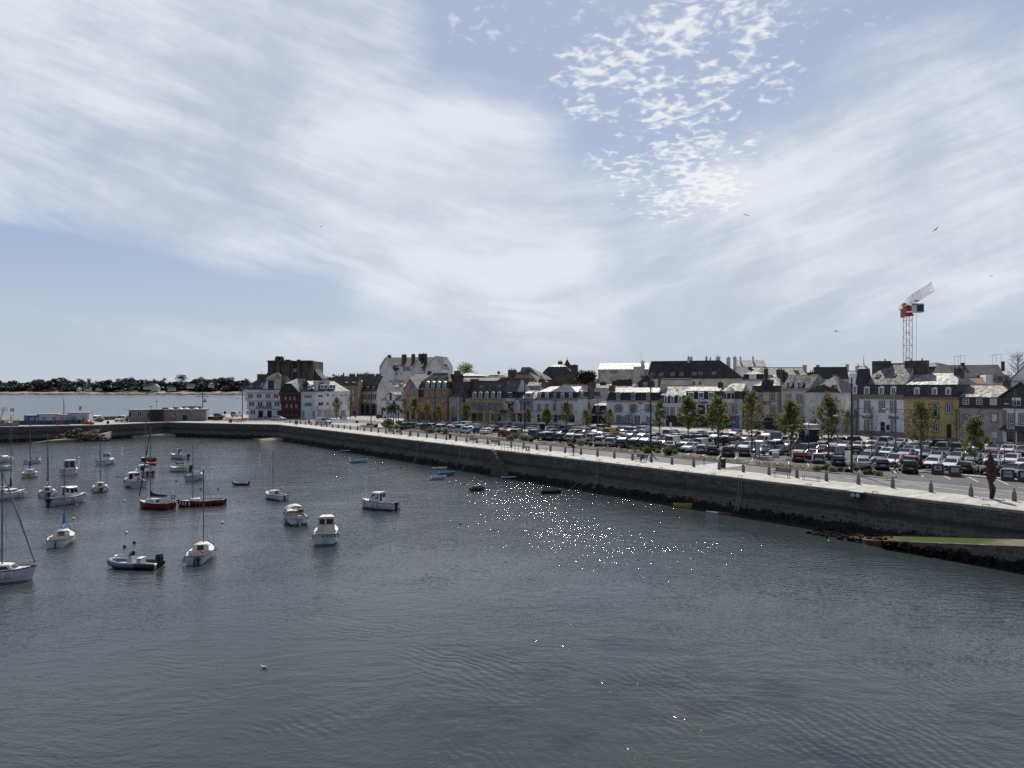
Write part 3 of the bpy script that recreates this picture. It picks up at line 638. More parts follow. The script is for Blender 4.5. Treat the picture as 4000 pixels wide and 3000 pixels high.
 def skylight(s,pts,sl=-1,m=None):               # (x, y0, y1, w)
  for x,y0,y1,w in pts:
   a,n = s.onslope(x-w/2,y1,sl); c,_ = s.onslope(x+w/2,y1,sl); e,_ = s.onslope(x-w/2,y0,sl); n = n if n.z > 0 else -n
   p,q_,r = s.slopes[sl]; ru = s.U if abs((q_-p).normalized().dot(s.U)) > .7 else s.W; up = n.cross(ru).normalized(); up = up if up.z > 0 else -up
   hgt = max(.5,abs((e-a).dot(up))); wd = max(.5,abs((c-a).dot(ru))); sg = 1 if (c-a).dot(ru) > 0 else -1
   b = MB(); b.obox(a-n*.05,ru*wd*sg,up*hgt,n*.17); o = s.mesh(b,'skylight',S_ZINC,s.rf)
   b = MB(); b.obox(a+n*.121+ru*.08*sg+up*.08,ru*(wd-.16)*sg,up*(hgt-.16),n*.02); s.mesh(b,'pane',m or M_SKYL,s.rf)
  return s
 def cornice(s,y0,y1,xm=0,m=None,w_=0.0,brackets=0):
  z1,z0 = s.zof(xm,y0,w_),s.zof(xm,y1,w_); b = MB(); s.block(b,-.03,s.L+.03,w_-.22,w_-.001,z0,z1)
  for i in range(brackets): uu = s.L*(i+.5)/brackets; s.block(b,uu-.12,uu+.12,w_-.18,w_-.002,z0-.38,z0-.004)
  s.mesh(b,'cornice',m or M_CORN); return s
 def band(s,x0,x1,y0,y1,m,name,out=.05,w_=0.0):
  u0,u1 = s.uof(x0,w_),s.uof(x1,w_); xm = (x0+x1)/2; b = MB(); s.block(b,u0,u1,w_-out,w_-.002,max(s.zof(xm,y1,w_),GZ-.1),s.zof(xm,y0,w_)); s.mesh(b,name,m); return s
 def awning(s,x0,x1,y0,y1,m,out=1.3):
  u0,u1 = s.uof(x0),s.uof(x1); xm = (x0+x1)/2; z1,z0 = s.zof(xm,y0),s.zof(xm,y1)
  b = MB(); a = [s.pt(u0,-.01,z1),s.pt(u1,-.01,z1),s.pt(u1,-out,z0+.25),s.pt(u0,-out,z0+.25)]; c = [p-V3((0,0,.05)) for p in a]
  b.hexa(c+a); b.hexa([s.pt(u0,-out-.03,z0),s.pt(u1,-out-.03,z0),s.pt(u1,-out,z0),s.pt(u0,-out,z0),s.pt(u0,-out-.03,z0+.25),s.pt(u1,-out-.03,z0+.25),s.pt(u1,-out,z0+.25),s.pt(u0,-out,z0+.25)])
  s.mesh(b,'awning',m); return s
 def text(s,txt,x0,x1,y,m,out=.08,h=None,shear=0,w_=0.0):
  c = bpy.data.curves.new('lettering','FONT'); c.body = txt; c.align_x = 'CENTER'; c.align_y = 'CENTER'; c.extrude = .02; c.shear = shear; c.offset = .008
  o = bpy.data.objects.new('lettering',c); col.objects.link(o); o.parent = s.root; c.materials.append(m)
  u0,u1 = s.uof(x0,w_),s.uof(x1,w_); c.size = 1; bpy.context.view_layer.update(); wd = o.dimensions.x or 1
  k = (u1-u0)/wd; kh = k if h is None else h
  p = s.pt((u0+u1)/2,w_-out,s.zof((x0+x1)/2,y,w_))-s.o; U = s.U; Z = V3((0,0,1)); N = U.cross(Z)
  TEXTS.append(o); o.matrix_local = Matrix(((U.x*k,Z.x,N.x,p.x),(U.y*k,0,N.y,p.y),(U.z*k,kh,N.z,p.z),(0,0,0,1))); return s
 def aerial(s,x,y0,y1,w=None,n=4):
  w = s.depth/2 if w is None else w; p,q_ = s.at(x,y1,w),s.at(x,y0,w); b = MB(); p.z = min(p.z,s.zr if hasattr(s,'zr') else p.z); b.tube(p,q_,.035,n=4)
  b.tube(q_-s.U*.9,q_+s.U*.9,.03,n=4)
  for i in range(n): c = q_+s.U*(-.8+1.6*i/max(1,n-1)); b.tube(c-s.W*.35,c+s.W*.35,.018,n=4)
  s.mesh(b,'aerial',M_ANT,getattr(s,'rf',None)); return s
GH = 'houses round the harbour square'; GB = 'houses behind the square'
# ---- Café on the corner ----
h = House('cafe_house','white half-timbered corner café with red shutters and lettering above the ground floor','A',190,1010,251,249,GH,'café')
h.walls(W_WHITE,11,870,500)
zs = [h.zof(500,y) for y in (1330,1130,935)]
for k,(zt,zb_,o) in enumerate(((zs[1],zs[0],.35),(zs[2],zs[1],.75),(h.ze,zs[2],1.25))):
 b = MB(); h.block(b,-o*1.4,h.L-.1 if k else h.L-.05,-.25*(k+1),11,zb_+.05,zt-.003); h.mesh(b,'upper_floor',W_WHITE)
 b = MB(); h.block(b,-o*1.4-.05,h.L-.1,-.25*(k+1)-.06,-.25*(k+1)+.2,zb_-.12,zb_+.045); h.mesh(b,'jetty_beam',W_OFF)
h.P0 = h.P0-h.U*1.7; h.L += 1.6
h.roof('gable',S_DARK,530,700,hl=5.5,hr=.6,ov=.9,tile=False,rw=4.2)
h.P0 = h.P0+h.U*1.7; h.L -= 1.6
h.win([240,445,655,848],975,1075,50,'r',-.5,pane=M_PANE); h.win([265,470,678,872],1165,1270,50,'m',-.25,pane=M_PANE)
h.win([295],1370,1460,46,'m'); h.open([482,692,932],1378,1540,110)
h.text("LE CAFÉ DE L'ATLANTIC",385,765,1296,M_TEXT,out=.33,h=1.3)
h.frontgable(S_GREY,505,965,640,618,890,7,W_WHITE,xa2=800,w0=-.6)
b = MB(); p = [h.pt(h.uof(620,-.6),-1.0,h.zof(620,618,-.6)),h.pt(h.uof(810,-.6),-1.0,h.zof(810,618,-.6)),h.pt(h.uof(1005,3),3,h.zof(1005,640,3)),h.pt(h.uof(640,7),7,h.zof(640,560,7)),h.pt(h.uof(898,2.5),2.5,h.zof(898,455,2.5)),h.pt(h.uof(1000,7),7,h.zof(1000,540,7)),h.pt(h.uof(965,-.6),-.3,h.zof(965,870,-.6))]
b.faces(p,[(0,1,4),(1,6,2,4),(0,4,3),(4,2,5),(4,5,3)]); h.mesh(b,'hipped_roof',S_GREY,h.rf)
h.open([728],650,885,140,w_=-.75,name='balcony_window'); h.win([590],795,850,34,'',-.6,pane=M_PANE); h.win([875],795,850,34,'',-.6,pane=M_PANE)
b = MB()
for i in range(14): x = 510+i*30; p = h.at(x,920,-1.3); p.z = zs[2]+.05; b.tube(p,p+V3((0,0,1.0)),.03,n=4)
a,c = h.at(505,858,-1.3),h.at(905,858,-1.3); b.tube(a,c,.04,n=4); h.mesh(b,'balcony_rail',m_galv)
h.chim(422,590,512,700,w=4,t_=1.6,pots=0); h.slopes = h.slopes[:1]; h.skylight([(235,775,838,60),(490,715,818,90)],0)
p = h.at(898,455,2.5); b = MB(); b.tube(p,p+V3((0,0,1.4)),.09,.02,6); h.mesh(b,'finial',M_ANT,h.rf); b = MB(); p = h.at(493,512,4); b.tube(p,p+V3((0,0,1.3)),.1,.02,6); h.mesh(b,'finial',M_ANT,h.rf)
# ---- red timbered ----
h = House('timbered_house','dark red half-timbered house squeezed between the white café and white block','A',985,1445,249,248.5,GH)
h.walls(W_RED,12,932,1200)
zs = [h.zof(1200,y) for y in (1380,1190,1000)]
for k in range(3):
 b = MB(); h.block(b,-.1-.3*k,h.L-.3,-.25*(k+1),1,zs[k]+.05,(zs+[h.ze])[k+1]-.003); h.mesh(b,'upper_floor',W_RED)
 b = MB(); h.block(b,-.15-.3*k,h.L-.25,-.25*(k+1)-.08,-.25*(k+1)+.2,zs[k]-.16,zs[k]+.045); h.mesh(b,'jetty_beam',mat('timber_dark',(.05,.016,.014),.7,.2,2))
h.frontgable(S_DARK,945,1392,1062,735,935,9,mat('hung_slate_black',(.022,.022,.024),.6,.2,1),xa2=1215,w0=-.9)
b = MB(); p = [h.pt(h.uof(1062,-.9),-1.1,h.zof(1062,728,-.9)),h.pt(h.uof(1218,-.9),-1.1,h.zof(1218,728,-.9)),h.pt(h.uof(1400,0),.2,h.zof(1400,925,0)),h.pt(h.uof(1370,5),5,h.zof(1370,603,5)),h.pt(h.uof(1535,5),5,h.zof(1535,603,5)),h.pt(h.uof(1600,9),9,h.zof(1600,840,9)),h.pt(h.uof(1490,1),1.5,h.zof(1490,840,1)),h.pt(h.uof(1000,9),9,h.zof(1000,800,9))]
b.faces(p,[(0,1,3),(1,2,6,4,3),(4,6,5),(3,4,5,7),(0,3,7)]); h.mesh(b,'hipped_roof',S_PALE,h.rf)
b = MB(); b.tube(p[3],p[4],.14,n=5); h.mesh(b,'ridge',M_RIDGE,h.rf)
h.win([1080,1185,1292],1045,1110,42,'m',-.5,pane=M_BLK); h.win([1110,1220,1335],1215,1300,46,'m',-.25,pane=M_BLK); h.open([1135,1242,1348],1388,1565,78)
# ---- white block (front and flank) ----
h = House('white_block','white block of flats with wide four-pane windows and a garage door beside red house','A',1448,1788,248.5,247.5,GH,'house')
h.walls(W_WHITE,11,918,1620); h.roof('gable',S_DARK,672,1620,tile=False,hl=.4,hr=.4)
h.win([1620],1010,1072,178,'',bars=3); h.win([1622],1180,1277,180,'',bars=3,pane=M_PANE2); h.band(1535,1722,1382,1545,M_FRAME,'garage_door',.06); h.band(1463,1530,1376,1560,W_GREY,'stone_panel',.04); h.band(1728,1786,1376,1560,W_GREY,'stone_panel',.04)
h.band(1515,1712,970,1008,W_OFF,'roller_box',.05)
h.dormer([1650],790,852,50,'f',depth=2.5,w_=.5); h.chim(1493,1560,690,840,w=4,m=M_CHIM); h.chim(1776,1832,685,915,w=1.2,t_=1.4,m=M_CHIMW,pots=0)
h = House('white_terrace','long white plain terrace with a balcony, running back beside the bare square trees','P',1232,1366,248,266,GH,'house')
VA,VB = VW['A'],VW['B']
def a2(x,y): return VA[0]+x*VA[2],VA[1]+y*VA[2]
def b2(x,y): return VB[0]+x*VB[2],VB[1]+y*VB[2]
h.walls(W_WHITE,9,1528.5,1300); h.roof('gable',S_DARK,1489,1290,tile=False,hl=1,hr=3.5)
for px,y0,y1,w in ((1251,1542,1551,18),(1280,1536.5,1550,9),(1302,1541,1549,9),(1333.5,1540,1549,8),(1351,1539,1547,9)): h.win([px],y0,y1,w,'')
for px,y0,y1,w in ((1253,1570.5,1585,19),(1280,1570,1582,9),(1302,1568,1580,9),(1333,1568,1580,9)): h.win([px],y0,y1,w,'')
h.open([1249,1274,1293],1604,1628,16,m=W_OFF); h.open([1315,1340],1603,1627,18,m=W_GREY)
h.band(1236,1296,1588,1596,W_WHITE,'balcony',1.1)
h.dormer([1258,1272],1506,1517,11,'f',w_=.6,depth=3); h.dormer([1292,1303],1506,1517,11,'f',w_=.6,depth=3)
h.chim(1261,1284,1486,1518,w=2.2,m=M_CHIMW,pots=4); h.aerial(1280,1459,1487,w=3)
# ---- concrete tower behind ----
h = House('concrete_tower','hulking stained concrete tower with flared foot rising behind the café roofs','A',650,1740,300,300,None,'building')
h.walls(W_CONC,16,185,1200)
b = MB()
for i,(x0,x1,o) in enumerate(((655,860,.2),(868,965,.9),(972,1075,.35),(1085,1195,1.2),(1205,1268,.5),(1362,1440,.8),(1452,1735,.3))):
 h.block(b,h.uof(x0),h.uof(x1),-o,-.004,GZ,h.ze+.25+.3*(i % 2))
h.mesh(b,'buttress',W_CONC)
for xa,xb,y in ((650,560,560),(1740,1830,590)):
 u0 = h.uof(xa); sg = -1 if xa < 1000 else 1; b = MB(); pr = [(0,h.ze-.6),(.15*sg,h.zof(700,380)),(1.0*sg,h.zof(700,480)),(3.2*sg,h.zof(700,600)),(4.0*sg,GZ),(0,GZ)]
 b.prism([h.pt(u0+a,2,z) for a,z in pr],h.W*10); h.mesh(b,'flared_base',W_CONC)
h.band(1268,1358,200,345,M_BLK,'recess',.04); h.win([1312],375,445,88,'',bars=3,pane=M_PANE2); h.band(1268,1358,450,520,M_BLK,'recess',.04)
h.band(650,1740,182,205,mat('parapet_dark',(.09,.075,.055),.9,.2,1),'parapet',1.35)
for x,y in ((897,137),(985,147)):
 p = h.at(x,y,3); z0 = h.ze; b = MB(); b.tube((p.x,p.y,z0-.1),p,.08,n=6); b.lathe((0,0,0),[(.02,0),(.6,.12),(1.25,.45),(1.27,.5)],14)
 b.v = b.v[:12]+[(p.x+vx,p.y-vz,p.z+vy) for vx,vy,vz in b.v[12:]]; h.mesh(b,'satellite_dish',mat('dish_grey',(.11,.12,.10),.6,.1,2))
p = h.at(990,62,3); b = MB(); b.tube((p.x,p.y,h.ze),p,.07,n=5); b.tube(p-V3((1.3,0,.3)),p+V3((1.3,0,-.3)),.06,n=4); h.mesh(b,'aerial',M_ANT)
# ---- View B row ----
h = House('stone_house','brown rubble-stone house with dark dormers behind the white terrace end','B',375,728,274,274,GH)
h.walls(W_STONE,10,792,550); h.P0 -= h.U*9; h.L += 9; h.roof('gable',S_BROWN,562,600,hl=6,ov=.3,rw=3.2); h.P0 += h.U*9; h.L -= 9
h.cornice(790,820,550); h.win([605],872,968,40,'s',pane=M_PANE); h.win([605],1040,1150,40,'s'); h.win([450],1050,1150,40,'s'); h.open([640],1380,1480,60)
h.dormer([455,630],712,770,46,'f',W_BROWN,w_=.8,pane=M_BLK,rm=S_PALE,bars=0); h.skylight([(460,585,640,34),(710,700,740,34)])
h.chim(518,655,512,560,pots=4); h.chim(697,803,512,560,pots=3); h.aerial(665,435,555)
h = House('arcade_house','white house with green shutters and three tall stone arches on the ground floor','B',735,1172,281,277,GH)
h.walls(W_OFF,12,912,950)
h.roof('mansard',S_BROWN,545,1000,770,S_BROWN,setb=1.3,rw=4.2,tile=False)
h.cornice(895,925,950,M_SUR); h.win([818,960,1102],988,1100,40,'sg'); h.dormer([820,960,1102],812,882,26,'h',W_BROWN,w_=.35,depth=2.5,rm=S_BROWN)
for x in (822,962,1107):
 u0,u1 = h.uof(x-48),h.uof(x+48); um = (u0+u1)/2; r = (u1-u0)/2; zs_ = h.zof(x,1285); b = MB(); n = 10
 for i in range(n):
  a0,a1 = math.pi*i/n,math.pi*(i+1)/n
  b.hexa([h.pt(um+r*math.cos(a0),-.12,zs_+r*math.sin(a0)),h.pt(um+(r+.7)*math.cos(a0),-.12,zs_+(r+.7)*math.sin(a0)),h.pt(um+(r+.7)*math.cos(a0),-.002,zs_+(r+.7)*math.sin(a0)),h.pt(um+r*math.cos(a0),-.002,zs_+r*math.sin(a0)),
    h.pt(um+r*math.cos(a1),-.12,zs_+r*math.sin(a1)),h.pt(um+(r+.7)*math.cos(a1),-.12,zs_+(r+.7)*math.sin(a1)),h.pt(um+(r+.7)*math.cos(a1),-.002,zs_+(r+.7)*math.sin(a1)),h.pt(um+r*math.cos(a1),-.002,zs_+r*math.sin(a1))])
 for q_ in ((u0-.65,u0),(u1,u1+.65)): h.block(b,*q_,-.12,-.002,GZ,zs_)
 o = h.mesh(b,'arch',M_SUR)
 b = MB(); b.poly([h.pt(u0,-.03,GZ),h.pt(u1,-.03,GZ),h.pt(u1,-.03,zs_)]+[h.pt(um+r*math.cos(math.pi*i/n),-.03,zs_+r*math.sin(math.pi*i/n)) for i in range(1,n)]+[h.pt(u0,-.03,zs_)]); h.mesh(b,'glazing',glassm('arch_glass',(.02,.04,.04)),o)
 b = MB(); h.block(b,u0,u1,-.08,-.035,h.zof(x,1335),h.zof(x,1318)); h.block(b,um-.05,um+.05,-.08,-.035,GZ,zs_+r*.9); h.mesh(b,'mullion',SH['g'],o)
h.text('la maison du quai',790,990,1150,mat('sign_grey',(.25,.25,.24),.7,0),h=.75)
b = MB(); p = [h.pt(h.L,.02,GZ),h.pt(h.L,12,GZ),h.pt(h.L,12,h.ze),h.pt(h.L,10.7,h.zb),h.pt(h.L,4.2,h.zr),h.pt(h.L,1.3,h.zb),h.pt(h.L,.02,h.ze)]; b.prism(p,h.U*.25); h.mesh(b,'gable',W_OFF)
h.chim(812,890,510,600,w=6,t_=1.6,pots=2); h.chim(905,960,485,545,w=7,m=M_CHIMW); h.chim(975,1110,510,545,w=7,pots=3); h.chim(1165,1270,510,545,w=7.5,pots=2); h.aerial(972,425,545,w=7)
h = House('low_white_house','low white house with steep slate roof and one tall gabled loft opening','B',1290,1760,268,258,GH)
h.walls(W_WHITE,9,1132,1500); h.roof('gable',S_DARK,916,1620,hl=2.5,hr=.5,ov=.3,tile=False)
h.frontgable(S_BROWN,1424,1606,1512,935,1000,4.5,W_WHITE,wallz=h.ze-.5,w0=-.1); h.open([1512],950,1120,50,w_=-.1,name='loft_door'); h.win([1450],1145,1215,60,'s'); h.open([1580],1180,1330,60)
h.band(1290,1330,1310,1480,M_NAVY,'shopfront',.06)
h = House('white_rear_house','small white house with twin pointed dormers and blue strip, above low slate roof','B',1500,1860,292,290,GB)
h.walls(W_OFF,8,800,1680); h.roof('gable',S_LICH,725,1680); h.dormer([1530,1745],745,800,44,'p',W_OFF,rm=S_LICH); h.win([1530],780,850,40,''); h.chim(1562,1608,655,760,w=2,m=M_CHIMW,pots=0)
h.band(1480,1560,650,695,SH['b'],'blue_panel',.05,w_=4); h.band(1610,1810,650,695,SH['b'],'blue_panel',.05,w_=4); h.chim(1800,1840,630,700,w=4,m=M_CHIMW,pots=0)
# ---- big white hotel ----
h = House('white_hotel','tall white hotel with two pointed gables, five dark chimneys and painted sign','P',1482,1728,330,322,None,'hotel')
h.walls(W_WHITE,14,1430,1600)
h.roof('gable',S_GREY,1395.5,1600,rw=6.0,ov=.2,tile=False)
h.frontgable(S_GREY,1482.5,1539,1508.7,1395.5,1447,8,W_WHITE,wallz=GZ,w0=-2.5)
h.frontgable(S_GREY,1660,1728,1702,1391.5,1441,9,W_WHITE,wallz=GZ,w0=-3.0)
h.frontgable(S_GREY,1608,1655,1627,1409,1449,6,W_OFF,wallz=GZ,w0=-4.5)
h.text('CASTEL HÔTEL',1573,1603,1442,M_TEXT,h=2.6)
h.dormer([1544.5],1425,1435,10,'f',w_=-.6,rm=S_PALE,depth=4); h.band(1540,1558,1436,1445,S_DARK,'lean_to',1.0); h.win([1549],1454,1466,6,'',pane=M_PANE); h.win([1565],1454,1466,4,'',pane=M_PANE)
for x0,x1,y0,y1,w in ((1515,1526,1389,1408,2),(1571,1586.5,1386.5,1412,3),(1609,1620,1385,1408,3),(1636,1646,1384,1410,2),(1650,1657,1383,1407,3),(1657.5,1667,1384,1420,1)): h.chim(x0,x1,y0,y1,w=w,t_=1.3,pots=1,m=W_BROWN)
# ---- View C ----
h = House('pink_house','pink gabled house with an arched attic window and grey slate side roof','C',-128,178,236,231,GH)
h.walls(W_PINK,12,785,30); h.frontgable(S_GREY,-132,182,28,560,785,12)
h.win([38],660,748,40,'s',pane=M_PANE); h.win([-30,90],838,945,32,'s',pane=M_PANE); h.win([-30,90],1020,1130,34,'s'); h.open([-40,70],1250,1420,60); h.band(-128,178,905,915,M_SUR,'string_course',.06)
h.band(182,320,785,935,S_DARK,'side_roof',.4,w_=1.0)
h = House('orange_house','long orange rendered house with four white dormers in a slate mansard','C',182,845,232,222,GH)
h.walls(W_ORANGE,11,765,560); h.roof('mansard',S_DARK,432,700,612,S_BROWN,hl=3.2,hr=3.0,setb=.8,rw=3.1)
h.cornice(755,780,560); h.dormer([385,505,628,752],632,752,40,'p'); h.win([388,507,630,754],832,940,34,'s'); h.win([395,640],1010,1080,44,'s'); h.win([510],1010,1150,50,'s'); h.win([752],1085,1180,46,'s')
h.open([300,420,560,700],1270,1430,90); h.skylight([(565,492,532,52),(785,487,525,52)]); h.band(182,845,945,957,M_SUR,'string_course',.06)
h.chim(948,1100,462,800,w=5,t_=2.4,m=W_BROWN,pots=4)
b = MB(); h.block(b,h.L+.05,h.L+5.0,1.5,9,GZ,h.zof(840,620)); h.mesh(b,'side_wall',W_BROWN)
h = House('beige_annex','beige annex with a tall narrow window and grey hipped roof beside orange house','C',848,1062,220,218,GH)
h.walls(W_GREY,7,940,950); h.roof('gable',S_GREY,825,930,hl=2.5,hr=.5,tile=False); h.open([960],1370,1460,120); h.band(1040,1062,960,1450,W_OFF,'white_pilaster',.05)
b = MB(); h.block(b,-2.3,-.4,-.5,3,GZ,h.zof(760,905)); h.mesh(b,'stair_bay',W_ORANGE); h.win([752],915,1045,42,'s',-.5); h.band(695,812,890,905,S_ZINC,'bay_roof',.9)
h = House('narrow_house','narrow grey-white house with a boxy white dormer between annex and yellow house','C',1064,1298,221,220,GH)
h.walls(W_DIRTY,9,975,1180); h.roof('gable',S_BROWN,735,1230,tile=False); h.dormer([1168],905,962,76,'h',w_=.2,rm=S_BROWN); h.win([1120,1245],1075,1200,46,'s'); h.open([1120,1220],1290,1460,90); h.chim(1105,1200,680,800,w=6,m=M_CHIMW,pots=0)
h = House('yellow_house','yellow house with a run of blue shutters and five dormers, near the short lamps','C',1300,2040,220,216,GH)
h.walls(W_YELLOW,11,978,1660); h.roof('mansard',S_DARK,598,1700,825,S_BROWN,setb=.8,tile=False,rw=3.3)
h.cornice(962,1000,1660,M_CORN); h.dormer([1400,1530,1665,1800,1935],855,950,46,'p'); h.win([1393,1528,1662,1796,1932],1072,1212,52,'sb'); h.open([1395,1520],1290,1465,105); h.win([1672],1295,1460,80,'d',bars=0); h.open([1800],1310,1450,60); h.open([1930],1300,1450,90)
h.skylight([(1542,692,755,90),(1745,682,718,28),(1925,680,752,92)]); h.chim(1338,1478,568,830,w=4.5,t_=1.8,m=W_BROWN,pots=0); h.chim(2045,2170,552,830,w=5,t_=1.8,m=W_BROWN,pots=0)
# ---- View D ----
h = House('creperie_house','white crêperie with arched lettering between tall brown party-wall chimneys','D',106,368,216,214,GH,'shop')
h.walls(W_OFF,11,968,240); h.roof('mansard',S_DARK,562,340,830,S_GREY,setb=.7,rw=3.6,tile=False)
h.dormer([247],865,945,80,'f',S_DARK,rm=S_DARK,pane=M_PANE); h.open([247],1092,1215,112); h.text('Crêpes - Glacier',138,340,1062,M_TEXT,h=1.05); h.open([310],1290,1470,90); h.skylight([(318,665,725,52)]); h.awning(55,205,1225,1280,M_NAVY,1.6); h.band(110,150,1290,1430,SH['b'],'blue_door',.06)
h.chim(375,520,548,960,w=5.5,t_=4,m=W_BROWN,pots=0)
h = House('restaurant_house','white restaurant with capital lettering over three tall stone-framed windows','D',372,792,214,212.5,GH,'restaurant')
h.walls(W_WHITE,10,985,580); h.roof('gable',S_GREY,790,700,hl=3.0,hr=.3,ov=.2); h.cornice(972,1000,580); h.dormer([630],880,950,108,'f',w_=.2,bars=2,depth=3); h.win([500,592,680],1085,1232,52,'s'); h.text('RESTAURANT',436,740,1045,M_TEXT,h=1.15)
h.awning(385,530,1285,1312,M_REDC,.9); h.open([415],1310,1460,26,m=M_REDC); h.open([470,560,640],1312,1480,60); h.win([745],1340,1400,30,''); h.band(372,792,1240,1256,W_OFF,'string_course',.07)
h = House('white_mansard_house','long white house with shining roof, five arched dormers and white shutters','D',794,1690,212,208,GH)
h.walls(W_WHITE,11,985,1200); h.roof('mansard',W_SLATE,712,1200,832,S_ZINC,hl=2.5,setb=.6)
h.cornice(968,1010,1200,M_CORN); h.dormer([862,1030,1370,1545],885,1003,44,'a',w_=-.05); h.dormer([1200],885,1028,50,'a',M_SUR,w_=-.12); h.win([865,1030,1197,1365,1545],1080,1243,66,'w')
b = MB()
for x in (865,1030,1197,1365,1545):
 for i in range(6): p = h.at(x-33+13.2*i,1245,-.35); b.tube(p,p+V3((0,0,.95)),.02,n=4)
 b.tube(h.at(x-36,1205,-.35),h.at(x+36,1205,-.35),.03,n=4)
h.mesh(b,'window_rail',m_galv); h.band(794,1690,1250,1275,W_OFF,'string_course',.08); h.open([860,960],1320,1480,70); h.open([1060,1215],1310,1490,90); h.open([1320,1420],1330,1450,90); h.open([1560],1320,1490,130)
h = House('white_flank','blank white flank of the mansard house with a tall chimney stack','D',1692,2212,208,231,GH)
h.walls(W_WHITE,9,955,1900); h.roof('mansard',W_SLATE,690,1990,830,S_ZINC,setb=.6,hr=.6); h.cornice(940,975,1900); h.dormer([1792],855,945,32,'a',w_=-.05); h.win([1940],1058,1212,36,'s'); h.win([2065],1062,1092,18,''); h.chim(1934,2030,745,935,w=-.35,t_=.7,pots=0); h.chim(1925,2060,650,700,w=4,pots=1)
# ---- View E ----
h = House('small_creperie','low dark-slated crêperie with capital sign band and pale seamed roof','E',-62,268,217,214,GH,'shop')
h.walls(M_SHOP,8,1300,100); h.roof('mansard',S_DARK,1038,190,1125,S_CREAM,setb=.6,hl=1.5,tile=False); h.dormer([82],1160,1280,56,'a',M_SUR); h.band(-55,262,1312,1352,W_OFF,'sign_board',.12); h.text('CREPERIE',20,175,1332,M_TEXT,out=.16,h=1.1); h.open([0,110,210],1370,1550,80)
h = House('blue_shuttered_house','broad white house with pale blue shutters under a light seamed roof','E',270,1418,213,205,GH)
h.walls(W_WHITE,11,1035,840); h.roof('mansard',S_DARK,742,840,842,S_CREAM,setb=.6,hl=.6,hr=.6,tile=False)
h.cornice(1016,1050,840); h.dormer([525,850,1176],882,1006,66,'a',M_SUR,w_=-.1,pane=M_PANE2); h.win([534,855,1192],1118,1258,74,'slx'); h.win([534],1358,1500,74,'sx'); h.win([730],1358,1500,60,'sx'); h.band(585,672,1355,1508,SH['b'],'closed_shutter',.07); h.win([936],1362,1565,76,'sd',bars=0); h.band(1140,1212,1355,1510,SH['b'],'closed_shutter',.07); h.band(270,1418,1515,1590,M_SUR,'plinth',.08); h.text('IMMOBILIER',975,1050,1083,M_TEXT,h=.45)
h.chim(342,446,712,815,w=2.5,t_=1.2,pots=1)
h = House('slate_gambrel','slate gambrel attic with a round-headed dormer above the pale seamed roof','E',985,1285,222,221,GB)
h.walls(W_SLATE,9,780,1110); h.frontgable(S_DARK,950,1290,1168,480,640,8,W_SLATE,wallz=h.ze-1); h.roof('gable',S_GREY,486,1240,tile=True,rw=4.5); h.dormer([1112],660,740,66,'a',S_ZINC,w_=-.35); h.chim(1385,1450,530,720,w=3,pots=0); h.band(930,1330,760,790,S_ZINC,'lead_apron',.5)
h = House('dark_mansard_house','white house with dark mansard, three pedimented dormers and mottled grey roof','E',1420,1968,205,200,GH)
h.walls(W_WHITE,10,1088,1690); h.roof('mansard',S_DARK,708,1760,908,S_LICH,setb=.7,rw=5.5); h.cornice(1078,1100,1690,M_FRAME); h.dormer([1553,1693,1857],940,1064,50,'p'); h.win([1564,1694],1188,1330,58,'sx'); h.win([1850],1188,1330,58,'sx'); h.band(1560,1960,1350,1580,M_SHOP,'shopfront',.06); h.open([1600,1720,1850],1400,1560,90); h.skylight([(1792,765,795,40)]); h.chim(1455,1560,670,900,w=4.5,t_=1.5,m=M_CHIMW,pots=0)
# ---- View F ----
h = House('italic_sign_shop','white shop-house with italic lettering under a cream seamed roof and box dormers','F',2,718,200,196,GH,'shop')
h.walls(W_WHITE,10,992,360); h.roof('mansard',S_DARK,722,420,812,S_CREAM,setb=.6,tile=False); h.dormer([107,323,543],862,958,88,'f',w_=.0); h.text('La Croisière',180,468,1060,M_TEXT,h=1.35,shear=.35); h.open([332],1112,1320,160); h.open([190],1112,1300,60); h.open([520],1112,1310,150); h.band(40,700,1330,1640,M_SHOP,'shopfront',.06); h.open([200,340,480,620],1400,1620,100)
h.chim(690,800,650,780,w=5,m=W_BROWN,pots=1)
h = House('bay_window_house','narrow white house with a hanging white bay window and blue cash-machine shopfront','F',720,1212,195,192,GH)
h.walls(W_OFF,10,985,960); h.roof('mansard',S_BROWN,648,1180,815,S_LICH,hl=1.5,setb=.7,tile=False)
b = MB(); u0,u1 = h.uof(845),h.uof(1048); z0,z1 = h.zof(945,1085),h.zof(945,845); b.prism([h.pt(u0,0,z0+.3),h.pt(u0,-.5,z0+.3),h.pt(u0+.6,-1.1,z0+.3),h.pt(u1-.6,-1.1,z0+.3),h.pt(u1,-.5,z0+.3),h.pt(u1,0,z0+.3)],(0,0,z1-z0)); bay = h.mesh(b,'bay_window',M_FRAME)
b = MB(); zb0,zb1 = h.zof(945,985),h.zof(945,860); h.block(b,u0+.75,u1-.75,-1.13,-1.105,zb0,zb1); b.poly([h.pt(u0+.06,-.6,zb0),h.pt(u0+.55,-1.08,zb0),h.pt(u0+.55,-1.08,zb1),h.pt(u0+.06,-.6,zb1)]); b.poly([h.pt(u1-.55,-1.1,zb0),h.pt(u1-.02,-.58,zb0),h.pt(u1-.02,-.58,zb1),h.pt(u1-.55,-1.1,zb1)]); h.mesh(b,'pane',M_PANE,bay)
